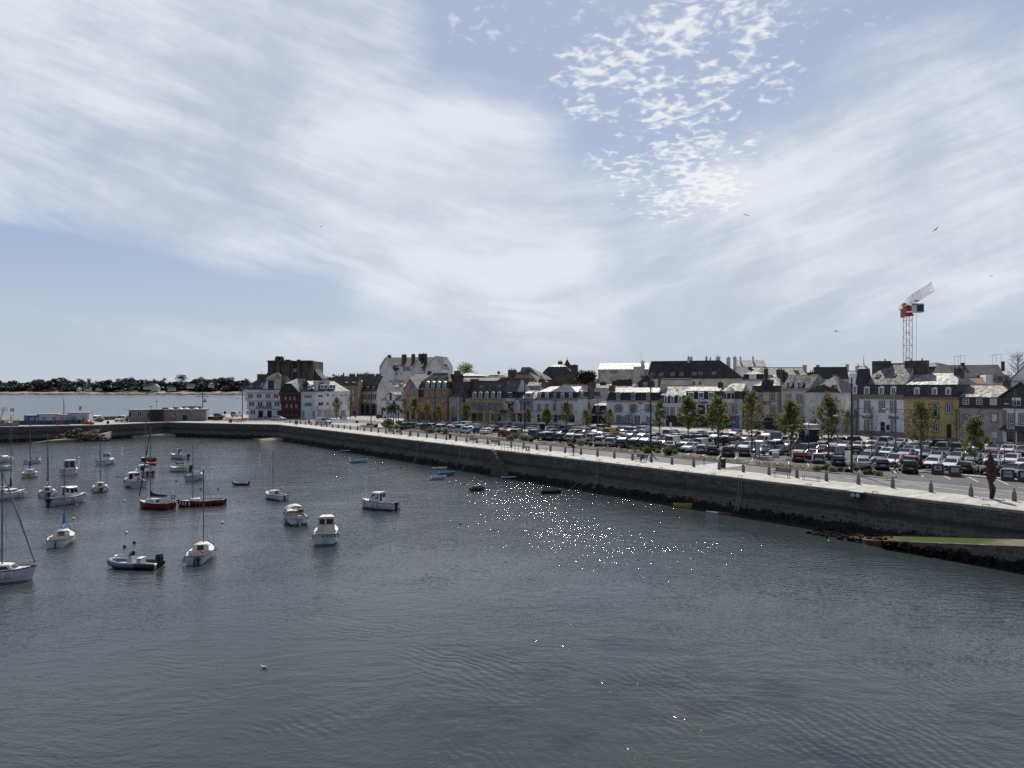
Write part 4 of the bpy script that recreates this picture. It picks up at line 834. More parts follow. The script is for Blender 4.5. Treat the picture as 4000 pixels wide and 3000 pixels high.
b = MB(); p = [h.pt(u0-.2,-.6,z1+.3),h.pt(u0+.6,-1.35,z1+.3),h.pt(u1-.6,-1.35,z1+.3),h.pt(u1+.2,-.6,z1+.3),h.pt(u1+.2,1.5,z1+.3),h.pt(u0-.2,1.5,z1+.3),h.pt((u0+u1)/2,.4,z1+1.6)]; b.faces(p,[(0,1,6),(1,2,6),(2,3,6),(3,4,6),(4,5,6),(5,0,6),(5,4,3,2,1,0)]); h.mesh(b,'bay_roof',S_LICH,bay)
h.win([1045],1142,1282,66,'sc'); h.win([850],1150,1240,50,'s'); h.band(995,1150,1345,1640,mat('blue_shopfront',(.10,.17,.33),.6,.1,2),'shopfront',.08); h.open([1048],1415,1630,72); h.band(1000,1085,1362,1400,mat('red_sign',(.38,.03,.04),.6,.05,2),'sign_board',.14); h.band(720,990,1345,1640,M_SHOP,'shopfront',.05)
b = MB(); h.block(b,h.L+.03,h.L+3.4,1.2,10,GZ,h.ze+.2); h.mesh(b,'side_wall',W_STONE)
b = MB(); p = [h.pt(h.L,.6,h.ze),h.pt(h.L+3.4,1.0,h.ze+.2),h.pt(h.L+3.4,9,h.ze+.2),h.pt(h.L,9,h.ze),h.pt(h.L,2,h.zb),h.pt(h.L+3.3,2.2,h.zb),h.pt(h.L+3.3,8,h.zb),h.pt(h.L,8,h.zb)]; b.hexa(p); h.mesh(b,'side_roof',S_BROWN,h.rf)
h = House('beige_pizzeria','beige restaurant with dark red lettering and an arched black dormer under pyramid roof','F',1442,2022,190,185,GH,'restaurant')
h.walls(W_BEIGE,11,835,1730)
b = MB(); h.block(b,-.1,h.L+.1,-.15,3,h.ze+.003,h.zof(1700,700)); h.mesh(b,'parapet',W_SLATE)
h.ze = h.zof(1700,700); h.roof('gable',S_LICH,462,1832,hl=5.2,hr=4.4,ov=.1,tile=False,rw=5.5)
b = MB(); um = h.uof(1742); r = h.uof(1845)-um; zc = h.zof(1742,660); n = 12; pr = [h.pt(um-r,-.3,h.ze-.4)]+[h.pt(um+r*math.cos(math.pi-math.pi*i/n),-.3,zc+r*math.sin(math.pi*i/n)*.98) for i in range(n+1)]+[h.pt(um+r,-.3,h.ze-.4)]; b.prism(pr,h.W*4); d_ = h.mesh(b,'arched_dormer',S_DARK)
b = MB(); r2 = r-.3; b.poly([h.pt(um+r2,-.32,h.ze-.2)]+[h.pt(um+r2*math.cos(math.pi*i/n),-.32,zc+r2*math.sin(math.pi*i/n)*.98) for i in range(n+1)]+[h.pt(um-r2,-.32,h.ze-.2)]); h.mesh(b,'pane',M_PANE,d_)
h.win([1605,1862],860,1025,76,'s',pane=M_PANE); h.win([1605,1866],1142,1308,76,'s',pane=M_PANE); h.text('LOBELYS',1592,1830,1076,M_TEXTR,h=1.15); h.text('CREPERIE PIZZERIA',1600,1980,1356,M_TEXTR,h=.9); h.awning(1720,2020,1392,1462,M_NAVY,1.4); h.band(1442,2022,1475,1660,M_SHOP,'shopfront',.05); h.open([1760,1880,1960],1475,1640,86)
b = MB()
for i in range(14): z0 = h.zof(2000,860+i*44); h.block(b,h.L-.5-.25*(i % 2),h.L+.03,-.06,-.002,z0-.4,z0)
h.mesh(b,'quoins',M_SUR)
# ---- View G ----
h = House('white_stone_window_house','tall white house with four granite-framed windows and two hipped dormers','G',262,848,185,178,GH)
h.walls(W_DIRTY,10,722,540); h.roof('gable',S_BROWN,432,620,ov=.2,tile=False,rw=3.6); h.cornice(708,755,540); h.win([413,641],852,992,70,'sx'); h.win([418,650],1098,1250,70,'sx'); h.dormer([412,636],588,705,66,'h',w_=.3,depth=3,rm=S_BROWN); h.band(262,848,1285,1460,M_SHOP,'shopfront',.06); h.awning(620,820,1305,1340,W_GREY,1.2); h.open([350,480,700],1340,1520,100)
h.chim(205,290,345,640,w=5,t_=1.6,m=W_BROWN,pots=2); h.chim(290,380,405,560,w=6,t_=1.2,m=W_BROWN,pots=3); h.chim(842,932,400,680,w=5,t_=2.2,m=W_BROWN,pots=2)
h = House('twin_gablet_house','streaked white house with two stone gablets and a steep slate hip, orange shopfront','G',850,1478,178,171,GH)
h.walls(W_DIRTY,11,792,1160); h.roof('gable',S_DARK,432,1235,hl=4.6,hr=4.9,ov=.3,tile=True,rw=4)
h.frontgable(S_BROWN,948,1078,1010,655,735,4,M_SUR,wallz=h.zof(1010,880),w0=-.12); h.frontgable(S_BROWN,1262,1384,1312,650,735,4,M_SUR,wallz=h.zof(1310,880),w0=-.12)
h.win([1010,1311],762,865,72,'x',-.13); h.win([1015],1088,1165,92,'',pane=M_PANE); h.band(962,1070,1000,1085,M_FRAME,'roller_blind',.05); h.band(940,1090,950,985,M_SUR,'lintel',.12); h.band(1255,1390,950,985,M_SUR,'lintel',.12); h.win([1320],1010,1160,90,'s'); h.band(855,1470,1248,1345,mat('orange_sign',(.36,.15,.08),.7,.2,1),'shop_sign',.1); h.open([930,1080,1230,1380],1350,1560,120); h.skylight([(1290,492,570,26),(1372,485,562,26)],-3)
b = MB()
for i in range(10): z0 = GZ+i*1.0; h.block(b,h.uof(1155)-.05,h.uof(1155)+.05,-.12,-.003,z0,z0+.96)
h.mesh(b,'downpipe',m_galv)
h = House('white_side_house','white side elevation running back up the lane behind the tall blue lamp','G',1482,1668,171,188,GH)
h.walls(W_OFF,8,785,1570); h.roof('gable',S_BROWN,640,1560,hl=.5,hr=.5); h.win([1525,1590],800,875,24,''); h.win([1500,1555,1600],1000,1140,26,'s'); h.win([1640],1000,1140,20,'s')
h = House('two_chimney_house','dark slate house with a tall pale chimney at each end behind white gablet house','G',962,1640,215,213,GB)
h.walls(W_BEIGE,10,522,1300); h.roof('gable',S_DARK,275,1300,tile=False,rw=3); h.chim(978,1036,248,330,w=5,m=W_BEIGE,pots=0); h.chim(1578,1632,235,330,w=5,m=W_BEIGE,pots=0); h.band(1108,1415,345,480,W_SLATE,'box_dormer',.3,w_=2)
h = House('lichen_roof_house','old house with a pale lichen-spotted roof and cream chimney behind shop roofs','G',-60,790,240,238,GB)
h.walls(W_GREY,10,432,400); h.roof('gable',S_LICH,290,400); h.chim(705,778,248,400,w=4,m=W_BEIGE,pots=0); h.dormer([588],360,405,40,'f',W_BROWN,w_=1,rm=S_BROWN)
h = House('corner_white_house','white-walled corner house glimpsed behind slate turret','G',1640,2010,205,203,GB)
h.walls(W_WHITE,9,420,1800); h.roof('gable',S_DARK,360,1700); h.chim(1768,2005,268,400,w=3,m=M_CHIMW,pots=2)
# ---- View R ----
h = House('turreted_shop','white shop-house with slate corner turret, twin dark shop names and broad chimneys','R',232,832,167,158,GH,'shop')
h.walls(W_WHITE,12,575,560); h.roof('mansard',W_SLATE,208,700,447,S_LICH,setb=.7,rw=6,hl=5.5)
h.cornice(565,600,560,M_SUR,brackets=22)
h.dormer([402,568,708],488,556,42,'p'); h.win([405,575,706],650,760,44,'s',pane=M_PANE2); h.win([400,708],868,985,34,'s',pane=M_PANE2); h.open([645],912,975,36); h.open([585],880,1020,50)
h.band(232,312,612,1020,M_SUR,'corner_stone',.10); h.win([270],640,770,30,'',-.1); h.band(232,832,985,1045,M_SUR,'plinth',.06); h.text('Armor-lux',350,470,820,M_TEXT,h=1.25); h.text('Armor-lux',652,775,826,M_TEXT,h=1.25)
b = MB(); h.block(b,h.uof(236),h.uof(280),-1.1,-.1,h.zof(260,795),h.zof(260,735)); h.mesh(b,'balcony',M_BLUED)
u0,u1 = h.uof(250),h.uof(402); zb_,zt = h.ze+.003,h.zof(325,268); b = MB(); um = (u0+u1)/2; a = (u1-u0)/2
b.hexa([h.pt(u0-.1,.15,zb_),h.pt(u1,.15,zb_),h.pt(u1,.15+2*a,zb_),h.pt(u0-.1,.15+2*a,zb_),h.pt(um-a*.62,.7,zt),h.pt(um+a*.62,.7,zt),h.pt(um+a*.62,.7+a*1.3,zt),h.pt(um-a*.62,.7+a*1.3,zt)])
h.mesh(b,'turret',W_SLATE)
b = MB(); p = [h.pt(um-a*.7,.6,zt),h.pt(um+a*.7,.6,zt),h.pt(um+a*.7,.8+a*1.3,zt),h.pt(um-a*.7,.8+a*1.3,zt),h.pt(um,.7+a*.65,zt+1.0)]; b.faces(p,[(0,1,4),(1,2,4),(2,3,4),(3,0,4),(3,2,1,0)]); b.tube(p[4],p[4]+V3((0,0,2.2)),.09,.03,5); h.mesh(b,'turret_cap',S_ZINC); h.dormer([263],470,545,30,'p',w_=-.1)
h.chim(476,560,186,330,w=8,t_=1.4,pots=0); h.chim(556,667,186,375,w=5.5,t_=1.3,m=W_BROWN,pots=1); h.chim(850,1104,182,380,w=5.5,t_=1.4,m=W_BROWN,pots=2); h.skylight([(518,333,372,50),(710,322,358,36)])
h = House('ochre_house','ochre-yellow house with tall stone-framed windows and bright mottled roof','R',834,1466,158,149,GH)
h.walls(W_OCHRE,11,590,1150); h.roof('mansard',W_SLATE,312,1220,448,S_PALE,setb=.7,hr=1.5); h.cornice(566,592,1150,W_SLATE); h.cornice(592,600,1150,M_SUR,brackets=20)
h.dormer([978,1183,1340],500,556,40,'p'); h.win([988,1346],665,778,48,'s',pane=M_PANE); h.win([1190],668,822,52,'s',bars=0,pane=M_PANE); h.win([1190],895,985,52,'s',pane=M_PANE); h.open([1348],905,1075,52,m=M_BLK); h.win([990],895,985,50,'s',pane=M_PANE); h.text('GEORGES JEANTET',870,1070,828,mat('sign_brown',(.20,.12,.06),.7,0),h=.9); h.band(834,1466,1050,1090,M_SUR,'plinth',.05)
b = MB(); h.block(b,h.uof(1142),h.uof(1242),-.7,-.1,h.zof(1190,840),h.zof(1190,828));
for i in range(9): p = h.at(1142+12.5*i,828,-.65); b.tube(p,p+V3((0,0,.95)),.02,n=4)
b.tube(h.at(1142,772,-.65),h.at(1242,772,-.65),.03,n=4); h.mesh(b,'balcony',m_iron)
h.chim(1420,1510,272,460,w=5,t_=1.4,pots=1)
h = House('slate_hung_house','low beige house with a slate-hung upper floor and mossy brown roof','R',1468,1962,149,142,GH)
h.walls(W_GREY,9,592,1700); h.roof('gable',S_BROWN,452,1760,m2=slate('mossy_slate',(.17,.15,.125),.6,.25),ov=.15,rw=4.5,hr=.6)
h.band(1468,1962,592,692,W_SLATE,'slate_hanging',.12); h.cornice(692,720,1700,M_SHOP); h.win([1543,1698],612,678,72,'x',-.12,pane=M_PANE); h.win([1860],612,684,80,'',-.12,bars=0,pane=W_OFF); h.win([1545],800,878,52,'s',pane=M_BLK); h.win([1700],800,878,50,'s'); h.win([1870],790,870,60,'s',pane=W_OFF); h.win([1870],1000,1062,62,'',pane=W_OFF); h.open([1600],930,1080,60); h.chim(1982,2046,412,500,w=4.5,pots=1)
h = House('black_awning_shop','white shop with black awning lettered in capitals, under a dark slate gable','R',1964,2420,142,134,GH,'shop')
h.walls(W_WHITE,10,705,2150); h.frontgable(S_GREY,1932,2440,2190,425,600,9,W_SLATE,wallz=h.ze-.01,over=.4,w0=-.06); h.cornice(700,725,2150,M_SHOP); h.win([2130],628,690,90,'',-.07,pane=M_PANE); h.band(2080,2182,600,628,M_FRAME,'roller_box',.12); h.win([2066,2190,2330],795,898,52,'s',pane=M_PANE2); h.awning(1985,2410,928,985,M_SHOP,1.3); h.text('KARA',2078,2172,946,M_TEXTW,out=1.36,h=1.0); h.open([2060,2180,2320],990,1110,90); h.band(1966,2012,740,990,M_SUR,'corner_stone',.07)
h = House('long_slate_house','long low house under patched dark slate roof, crowded with aerials on its ridge','R',1270,2000,190,186,GB)
h.walls(W_STONE,10,375,1600); h.roof('gable',S_DARK,222,1600,m2=S_GREY,tile=False); h.chim(1487,1520,205,260,w=5,m=W_BROWN,pots=0); h.chim(1955,1982,190,260,w=5,m=S_DARK,pots=0)
for x,y in ((1413,122),(1456,128),(1480,112),(1532,112),(1852,112),(1893,102),(1948,98)): h.aerial(x,y,225)
h.dormer([1672],350,372,40,'p',W_OFF,w_=1.0,pane=M_BLK)
h = House('zinc_roof_house','house showing only low grey sheet roof behind broad cement chimney','R',1090,1405,205,203,GB)
h.walls(W_BROWN,9,240,1250); h.roof('gable',S_ZINC,196,1250,hr=3,tile=False)
h = House('white_gable_house','big plain white gable cut by the picture edge above the terrace wall','R',2046,2600,168,160,GB)
h.walls(W_WHITE,10,410,2200); h.frontgable(S_GREY,2046,2640,2345,100,410,12,W_WHITE); h.band(2046,2200,405,420,W_GREY,'lead_flashing',.08)
h = House('terrace_wall_house','white terrace wall with climbing plants above the mossy brown roof','R',1772,2052,166,164,GB,'house')
h.walls(W_WHITE,8,336,1900)
b = MB()
for k in range(60):
 p = h.at(rnd.uniform(1860,2050),rnd.uniform(400,450),-.25); b.path([p,p+V3((rnd.uniform(-.3,.3),0,rnd.uniform(.4,1.6))),p+V3((rnd.uniform(-.6,.6),0,rnd.uniform(1.2,2.2)))],.03,3)
h.mesh(b,'climber',mat('dry_stems',(.16,.14,.09),.9,.2,3))
h = House('brick_roof_house','house with a tiled brown roof and grassy parapet behind the mossy roof','R',1515,1775,168,166,GB)
h.walls(W_BROWN,8,440,1640); h.roof('gable',mat('tile_brown',(.14,.085,.06),.85,.2,2),372,1640)
# ---- behind, middle ----
h = House('pale_apartment_block','pale modern apartment block with ribbed light roof and blank stair tower','E',92,1182,272,268,None,'apartment block')
h.walls(W_CREAM,12,345,600); h.roof('gable',S_CREAM,212,620,ov=.3,rw=7.5,tile=False,gm=W_CREAM)
h.win([212],378,422,66,'',pane=M_PANE); h.win([585],398,418,104,'',pane=M_PANE); h.band(345,520,368,432,W_GREY,'balcony_screen',.1); h.band(742,822,350,424,W_OFF,'blind',.05); h.band(345,505,520,592,SH['l'],'balcony_screen',.1); h.band(172,248,525,595,W_OFF,'blind',.05); h.band(512,640,520,592,W_OFF,'blind',.05); h.band(742,822,515,590,W_OFF,'blind',.05)
u0,u1 = h.uof(858),h.uof(1082); b = MB(); h.block(b,u0,u1,-2.2,3,GZ,h.zof(960,288,-2.2)); h.mesh(b,'stair_tower',W_CREAM)
h.chim(1018,1090,182,270,w=4,t_=1.6,m=M_CHIMW,pots=1); h.aerial(1010,5,200,w=6); h.band(92,112,345,680,W_GREY,'corner_pier',.3)
h = House('slate_apartment_block','long apartment block under huge dark slate roof with open skylights and roof ladders','P',2530,2902,256,244,None,'apartment block')
h.walls(W_CREAM,14,1479,2700); h.roof('gable',S_DARK,1409,2680,hr=8.0,hl=.3,ov=.3,rw=5.0,tile=False,m2=slate('slate_umber',(.045,.040,.036),.7,.2))
for x,y0,y1 in ((2549,1457,1467),(2582,1457,1470),(2627,1456,1469),(2661,1455,1469),(2711,1454,1468),(2736,1453,1467),(2789,1452,1465)): h.skylight([(x,y0,y1,18)])
b = MB()
for x,ya,yb in ((2612,1447,1477),(2648,1456,1477),(2677,1428,1476),(2690,1426,1476)):
 for dx_ in (-2.2,2.2): b.tube(h.onslope(x+dx_+4,ya)[0]+V3((0,-.1,.1)),h.onslope(x+dx_-4,yb)[0]+V3((0,-.1,.1)),.06,n=4)
 for i in range(9):
  a,c = h.onslope(x-2+4-i,ya+(yb-ya)*i/9)[0],h.onslope(x+2+4-i,ya+(yb-ya)*i/9)[0]; b.tube(a+V3((0,-.1,.1)),c+V3((0,-.1,.1)),.05,n=4)
h.mesh(b,'roof_ladder',m_iron,h.rf)
for x0,x1,y0,y1,w in ((2686,2695,1397,1424,5),(2697,2705,1397,1410,7),(2756,2763,1396,1408,7),(2773,2777,1401,1408,7),(2798,2813,1395,1416,6),(2838,2853,1399,1425,5),(2864,2877,1397,1440,4)): h.chim(x0,x1,y0,y1,w=w,t_=1.2,m=M_CHIMW,pots=1)
h.win([2710,2734],1489,1505,12,'',pane=M_PANE); h.win([2812],1489,1500,14,'',pane=M_PANE); h.win([2632],1492,1506,16,'',pane=M_PANE); h.band(2585,2705,1477,1481,mat('balcony_awning',(.5,.33,.28),.7,.1,1),'awning_strip',1.0); h.band(2580,2700,1484,1505,W_OFF,'balcony',.6); h.aerial(2795,1385,1410,w=7)
h = House('far_pale_house','white house with a bright lichen-blotched roof behind the slate apartment block','F',1092,1735,300,298,GB)
h.walls(W_WHITE,11,282,1400); h.roof('gable',S_LICH,148,1400,tile=False); h.chim(1158,1192,95,200,w=4,m=M_CHIMW,pots=1); h.chim(1430,1462,88,220,w=4,m=M_CHIMW,pots=1); h.open([1380],300,360,80); h.aerial(1800,245,300,w=2)
h = House('pyramid_roof_house','house with a bright pyramid roof and one wide shuttered dormer, behind beige pizzeria','F',1210,1692,222,219,GB)
h.walls(W_WHITE,10,572,1450); h.roof('mansard',S_DARK,325,1490,445,S_LICH,hl=4.3,hr=4.0,setb=.5,tile=False); h.cornice(565,600,1450,W_GREY); h.dormer([1440],470,560,120,'f',w_=.0,pane=W_OFF,bars=0); h.chim(1685,1770,345,500,w=5,m=W_BROWN,pots=2)
h = House('turret_town_house','dark mansard town house with huge chimney wall and pointed spirelet behind','D',942,1542,270,268,None,'house')
h.walls(mat('stained_render',(.125,.102,.083),.92,.25,.5),13,405,1250); h.roof('mansard',S_DARK,215,1290,290,S_GREY,hl=5,hr=3.0,setb=1.8,tile=False,rw=6)
h.chim(1558,1692,262,690,w=2,t_=4,m=W_BROWN,pots=1); h.chim(1272,1362,190,240,w=6,pots=3,m=W_BROWN); b = MB(); h.block(b,h.L,h.uof(1700),1,11,GZ,h.zof(1540,400)); h.mesh(b,'side_wall',W_BROWN)
b = MB(); p = h.at(1470,250,8); b.lathe((p.x,p.y,0),[(1.7,p.z-1.5),(1.3,p.z),(.08,h.zof(1470,130,8)),(.03,h.zof(1470,75,8))],8); h.mesh(b,'spire',S_DARK,h.rf)
h = House('big_slate_house','tall house with a broad grey slate roof dotted with six skylights','D',395,935,262,258,GB)
h.walls(W_BROWN,12,565,700); h.roof('gable',S_GREY,298,560,hr=6.5,ov=.2,tile=False,rw=4); h.skylight([(528,350,392,36),(706,352,395,36),(765,485,535,34),(838,485,535,34),(902,485,535,34)]); h.chim(570,685,378,480,w=3,pots=3,m=W_BROWN)
h = House('brown_skylight_house','brown-roofed house with a run of small skylights and a heavy four-pot chimney','D',300,830,240,236,GB)
h.walls(W_BROWN,9,615,560); h.roof('gable',S_BROWN,408,480,hr=4.5,ov=.2,rw=3.2); h.skylight([(555,522,582,34),(602,520,552,20),(640,515,545,20),(698,508,555,26)]); h.chim(210,360,372,560,w=5,t_=1.6,pots=4,m=W_BROWN); h.aerial(250,310,380); h.chim(880,985,575,690,w=2,pots=2,m=W_BROWN)
h = House('low_lean_to','low brown-roofed house between slate chimneys and shining long roof','D',600,880,226,225,GB)
h.walls(W_GREY,7,700,740); h.roof('gable',S_BROWN,612,740); h.chim(860,960,575,690,w=4,pots=2,m=W_BROWN)
h = House('glass_attic','flat zinc-roofed attic pavilion with a row of dark glazed bays','C',955,1500,272,270,GB,'building')
h.walls(M_SHOP,12,488,1250); h.roof('gable',S_ZINC,425,1300,hl=4,hr=5,ov=1.2,tile=False); h.open([1130,1215,1300,1385,1450],492,555,56); h.chim(970,1098,385,430,w=8,pots=0)
h = House('dome_roof_house','house with a curved dark glazed roof seen between brown chimneys','C',1640,1950,268,266,GB)
h.walls(W_BROWN,9,520,1800); h.roof('mansard',S_DARK,448,1790,470,S_GREY,hl=2.5,hr=2.5,setb=1.2,tile=False)
h = House('far_grey_roof_house','old grey-roofed house with a stone gable far behind yellow house','C',1905,2330,285,283,GB)
h.walls(W_GREY,9,500,2000); h.roof('gable',S_LICH,415,2000,tile=False); h.chim(1905,1945,400,470,w=4,m=W_BROWN,pots=0)
h = House('low_slate_house','low slate-roofed house behind pink gable','C',-20,440,262,258,GB)
h.walls(W_OFF,10,548,200); h.roof('gable',S_DARK,436,200); h.chim(405,458,395,470,w=5,m=W_BROWN,pots=0)
h = House('flat_brown_roofs','low brown roof line joining orange house and crêperie at the back','C',1100,1900,250,246,GB)
h.walls(W_BROWN,8,590,1500); h.roof('gable',S_BROWN,528,1500,tile=False)
h = House('row_behind_blue_house','row of low roofs with brown party chimneys behind the pale seamed roof','E',-60,840,236,230,GB)
h.walls(W_OFF,9,745,400); h.roof('gable',S_BROWN,655,400)
for x0,x1,y0 in ((402,495,612),(497,612,578),(620,705,585),(715,820,572),(722,765,660),(140,262,632)): h.chim(x0,x1,y0,700,w=4,m=W_BROWN,pots=1)
for x,y in ((505,485),(693,360),(615,500)): h.aerial(x,y,620,n=0)
h = House('rear_wall_house','plain grey house behind the yew and pale apartment block','D',1690,2140,300,298,GB)
h.walls(W_GREY,9,545,1900); h.roof('gable',S_GREY,527,1900,tile=False); h.aerial(1958,400,530)
# ======================= cars =======================
def paint(name,c,met=0.0): return mat(name,c,.28,var=0,metal=met,coat=.8)
PAINT = dict(white=paint('paint_white',(.62,.63,.63)),silver=paint('paint_silver',(.36,.37,.385),.55),grey=paint('paint_grey',(.11,.115,.12),.4),black=paint('paint_black',(.012,.012,.014)),
             navy=paint('paint_navy',(.014,.020,.045)),blue=paint('paint_blue',(.025,.055,.17)),red=paint('paint_red',(.33,.014,.016)),maroon=paint('paint_maroon',(.10,.018,.022)),beige=paint('paint_beige',(.33,.30,.25),.3),
             yellow=paint('paint_yellow',(.55,.32,.03)),tan=paint('paint_tan',(.42,.30,.10)),slate=paint('paint_slate',(.07,.09,.12),.3),brown=paint('paint_brown',(.075,.060,.052),.4),green=paint('paint_green',(.05,.075,.065),.3),orange=paint('paint_orange',(.42,.10,.03)),teal=paint('paint_teal',(.22,.30,.30),.3))
M_GLZ = mat('car_glass',(.010,.012,.014),.05,var=0,spec=.6); M_TYRE = mat('tyre_rubber',(.014,.014,.014),.85,var=0); M_HUB = mat('wheel_alloy',(.35,.35,.36),.35,var=0,metal=.8)
M_TAIL = mat('tail_lamp',(.20,.008,.010),.25,var=0); M_HEAD = mat('head_lamp',(.55,.57,.58),.12,var=0); M_PLATE = mat('number_plate',(.60,.60,.57),.5,var=0); M_PLATEY = mat('yellow_plate',(.60,.38,.02),.5,var=0); M_TRIM = mat('bumper_trim',(.022,.022,.023),.7,var=0)
# kinds: length, width, height, and stations along the length (0 = tail): deck height, belt, roof line
KIND = {
 'hatchback': (3.95,1.72,1.47,.30,[(0,.52),(.02,.80),(.10,.98),(.70,1.0),(.985,.70),(1,.42)],[(.015,1.0),(.10,1.42),(.22,1.47),(.48,1.45),(.70,.99)]),
 'saloon': (4.5,1.80,1.43,.30,[(0,.50),(.01,.90),(.14,.98),(.70,.96),(.985,.68),(1,.42)],[(.09,.97),(.26,1.38),(.38,1.43),(.53,1.41),(.71,.96)]),
 'estate': (4.6,1.80,1.47,.30,[(0,.50),(.01,.85),(.05,.98),(.70,.98),(.985,.70),(1,.42)],[(.02,.98),(.08,1.42),(.30,1.47),(.53,1.44),(.71,.98)]),
 'suv': (4.4,1.84,1.66,.38,[(0,.58),(.01,.95),(.06,1.10),(.70,1.12),(.98,.92),(1,.55)],[(.02,1.10),(.09,1.60),(.24,1.66),(.50,1.63),(.69,1.11)]),
 'people carrier': (4.35,1.80,1.80,.32,[(0,.55),(.01,1.0),(.03,1.10),(.76,1.10),(.985,.80),(1,.45)],[(.012,1.10),(.04,1.74),(.25,1.80),(.55,1.77),(.78,1.08)]),
 'van': (4.95,1.95,1.98,.32,[(0,.50),(.006,1.15),(.02,1.22),(.80,1.20),(.985,.95),(1,.5)],[(.008,1.2),(.02,1.92),(.20,1.98),(.66,1.95),(.85,1.16)]),
}
def car_proto(kind,lod=0):
 L,W_,H_,gc,deck,roof = KIND[kind]; root = thing('parked_car' if kind != 'van' else 'parked_van','x','car' if kind != 'van' else 'van')
 hw = W_/2; X = lambda f: -L/2+f*L
 def ip(tab,f):
  for (a,za),(c,zc) in zip(tab[:-1],tab[1:]):
   if a <= f <= c: return za+(zc-za)*(f-a)/(c-a)
  return tab[-1][1]
 b = MB(); rings = []
 fs = sorted(set([0,.012,.05,.10,.2,.35,.5,.62,.70,.78,.86,.93,.975,1]+[a for a,_ in deck]))
 for f in fs:
  zt = ip(deck,f); tp = min(1,.86+.14*min(1,f/.06))*min(1,.84+.16*min(1,(1-f)/.10)); y = hw*tp; zb = gc+(.08 if f < .03 or f > .97 else -.05)
  rings.append([(X(f),-y*.94,zb),(X(f),-y,zb+.18),(X(f),-y*.99,max(zb+.25,zt-.22)),(X(f),-y*.92,zt-.03),(X(f),-y*.7,zt),(X(f),y*.7,zt),(X(f),y*.92,zt-.03),(X(f),y*.99,max(zb+.25,zt-.22)),(X(f),y,zb+.18),(X(f),y*.94,zb)])
 b.loft(rings,0)
 # roof skin and pillars
 def cab(f,z,o=0):
  k = (z-roof[0][1])/(H_-roof[0][1]); y = hw*(.93-.17*max(0,k))+o; return y
 r2 = [(f,z) for f,z in roof]
 top = [p for p in r2[1:-1]]
 rr = []
 for f,z in top: y = cab(f,z); rr.append([(X(f),-y,z-.07),(X(f),-y*.9,z),(X(f),y*.9,z),(X(f),y,z-.07)])
 b.loft(rr,0)
 for f0,f1 in ((r2[0],r2[1]),(r2[-1],r2[-2])):                 # corner pillars
  for sg in (-1,1):
   p = V3((X(f0[0]),sg*cab(*f0)*.985,f0[1]-.02)); q_ = V3((X(f1[0]),sg*cab(*f1)*.985,f1[1]-.04)); b.tube(p,q_,.055,.05,5)
 fm = (top[0][0]+top[-1][0])/2
 for sg in (-1,1):
  if lod == 0 or kind == 'van': b.tube((X(fm),sg*hw*.945,roof[0][1]-.03),(X(fm+.01),sg*cab(fm,H_)*1.0,H_-.08),.05,n=4)
 if kind == 'van':                                                   # blind cargo sides
  for sg in (-1,1): b.hexa([(X(.02),sg*hw*.90,1.15),(X(.5),sg*hw*.90,1.15),(X(.5),sg*hw*.955,1.15),(X(.02),sg*hw*.955,1.15),(X(.03),sg*hw*.76,1.92),(X(.5),sg*hw*.76,1.93),(X(.5),sg*hw*.80,1.92),(X(.03),sg*hw*.80,1.92)])
 if lod == 0:
  for sg in (-1,1): b.obox((X(.66),sg*hw-.0*sg,roof[0][1]-.02),(.10,0,0),(0,sg*.18,0),(0,0,.13))
 body = b.build('body',[PAINT['white'],M_TRIM],root)
 body.material_slots[0].link = 'OBJECT'; body.material_slots[0].material = PAINT['white']
 g = MB(); gg = []
 for f,z in r2:
  y = cab(f,z)*.975; zz = z-.035; gg.append([(X(f),-hw*.90,roof[0][1]-.05),(X(f),-y,zz-.04),(X(f),y,zz-.04),(X(f),hw*.90,roof[0][1]-.05)])
 g.loft(gg); g.build('windows',M_GLZ,root)
 wr = .31 if kind not in ('suv','van') else .35
 wm = MB()
 for f in (.19,.81):
  for sg in (-1,1):
   m = MB() if lod == 0 else wm; y = sg*(hw-.10)
   m.tube((X(f),y-.11,wr),(X(f),y+.11,wr),wr,n=12 if lod == 0 else 8,m=0); m.tube((X(f),sg*(hw+.012),wr),(X(f),sg*(hw+.016),wr),wr*.62,n=8,m=1)
   if lod == 0: m.build('wheel',[M_TYRE,M_HUB],root)
 if lod: wm.build('wheels',[M_TYRE,M_HUB],root)
 if lod == 0:
  zt = deck[1][1]
  for sg in (-1,1):
   m = MB(); m.box(X(0)-.025,X(.04),min(sg*hw*.52,sg*hw*.86),max(sg*hw*.52,sg*hw*.86),zt-.16 if kind != 'van' else .8,zt+.0 if kind != 'van' else 1.15); m.build('tail_light',M_TAIL,root)
   m = MB(); z = ip(deck,.97)-.06; m.box(X(.955),X(1)-.0,min(sg*hw*.50,sg*hw*.84),max(sg*hw*.50,sg*hw*.84),z-.14,z+.01); m.build('headlight',M_HEAD,root)
  m = MB(); m.box(X(0)-.04,X(0)+.01,-.26,.26,.62 if kind != 'saloon' else .60,.74); m.build('number_plate',M_PLATE,root)
  m = MB(); m.box(X(0)-.035,X(.02),-hw*.80,hw*.80,gc+.02,gc+.20); m.box(X(.985),X(1)+.03,-hw*.72,hw*.72,gc+.02,gc+.18); m.build('bumper',M_TRIM,root)
  m = MB(); m.box(X(1)-.02,X(1)+.035,-hw*.42,hw*.42,.52,.66); m.build('grille',M_TRIM,root)
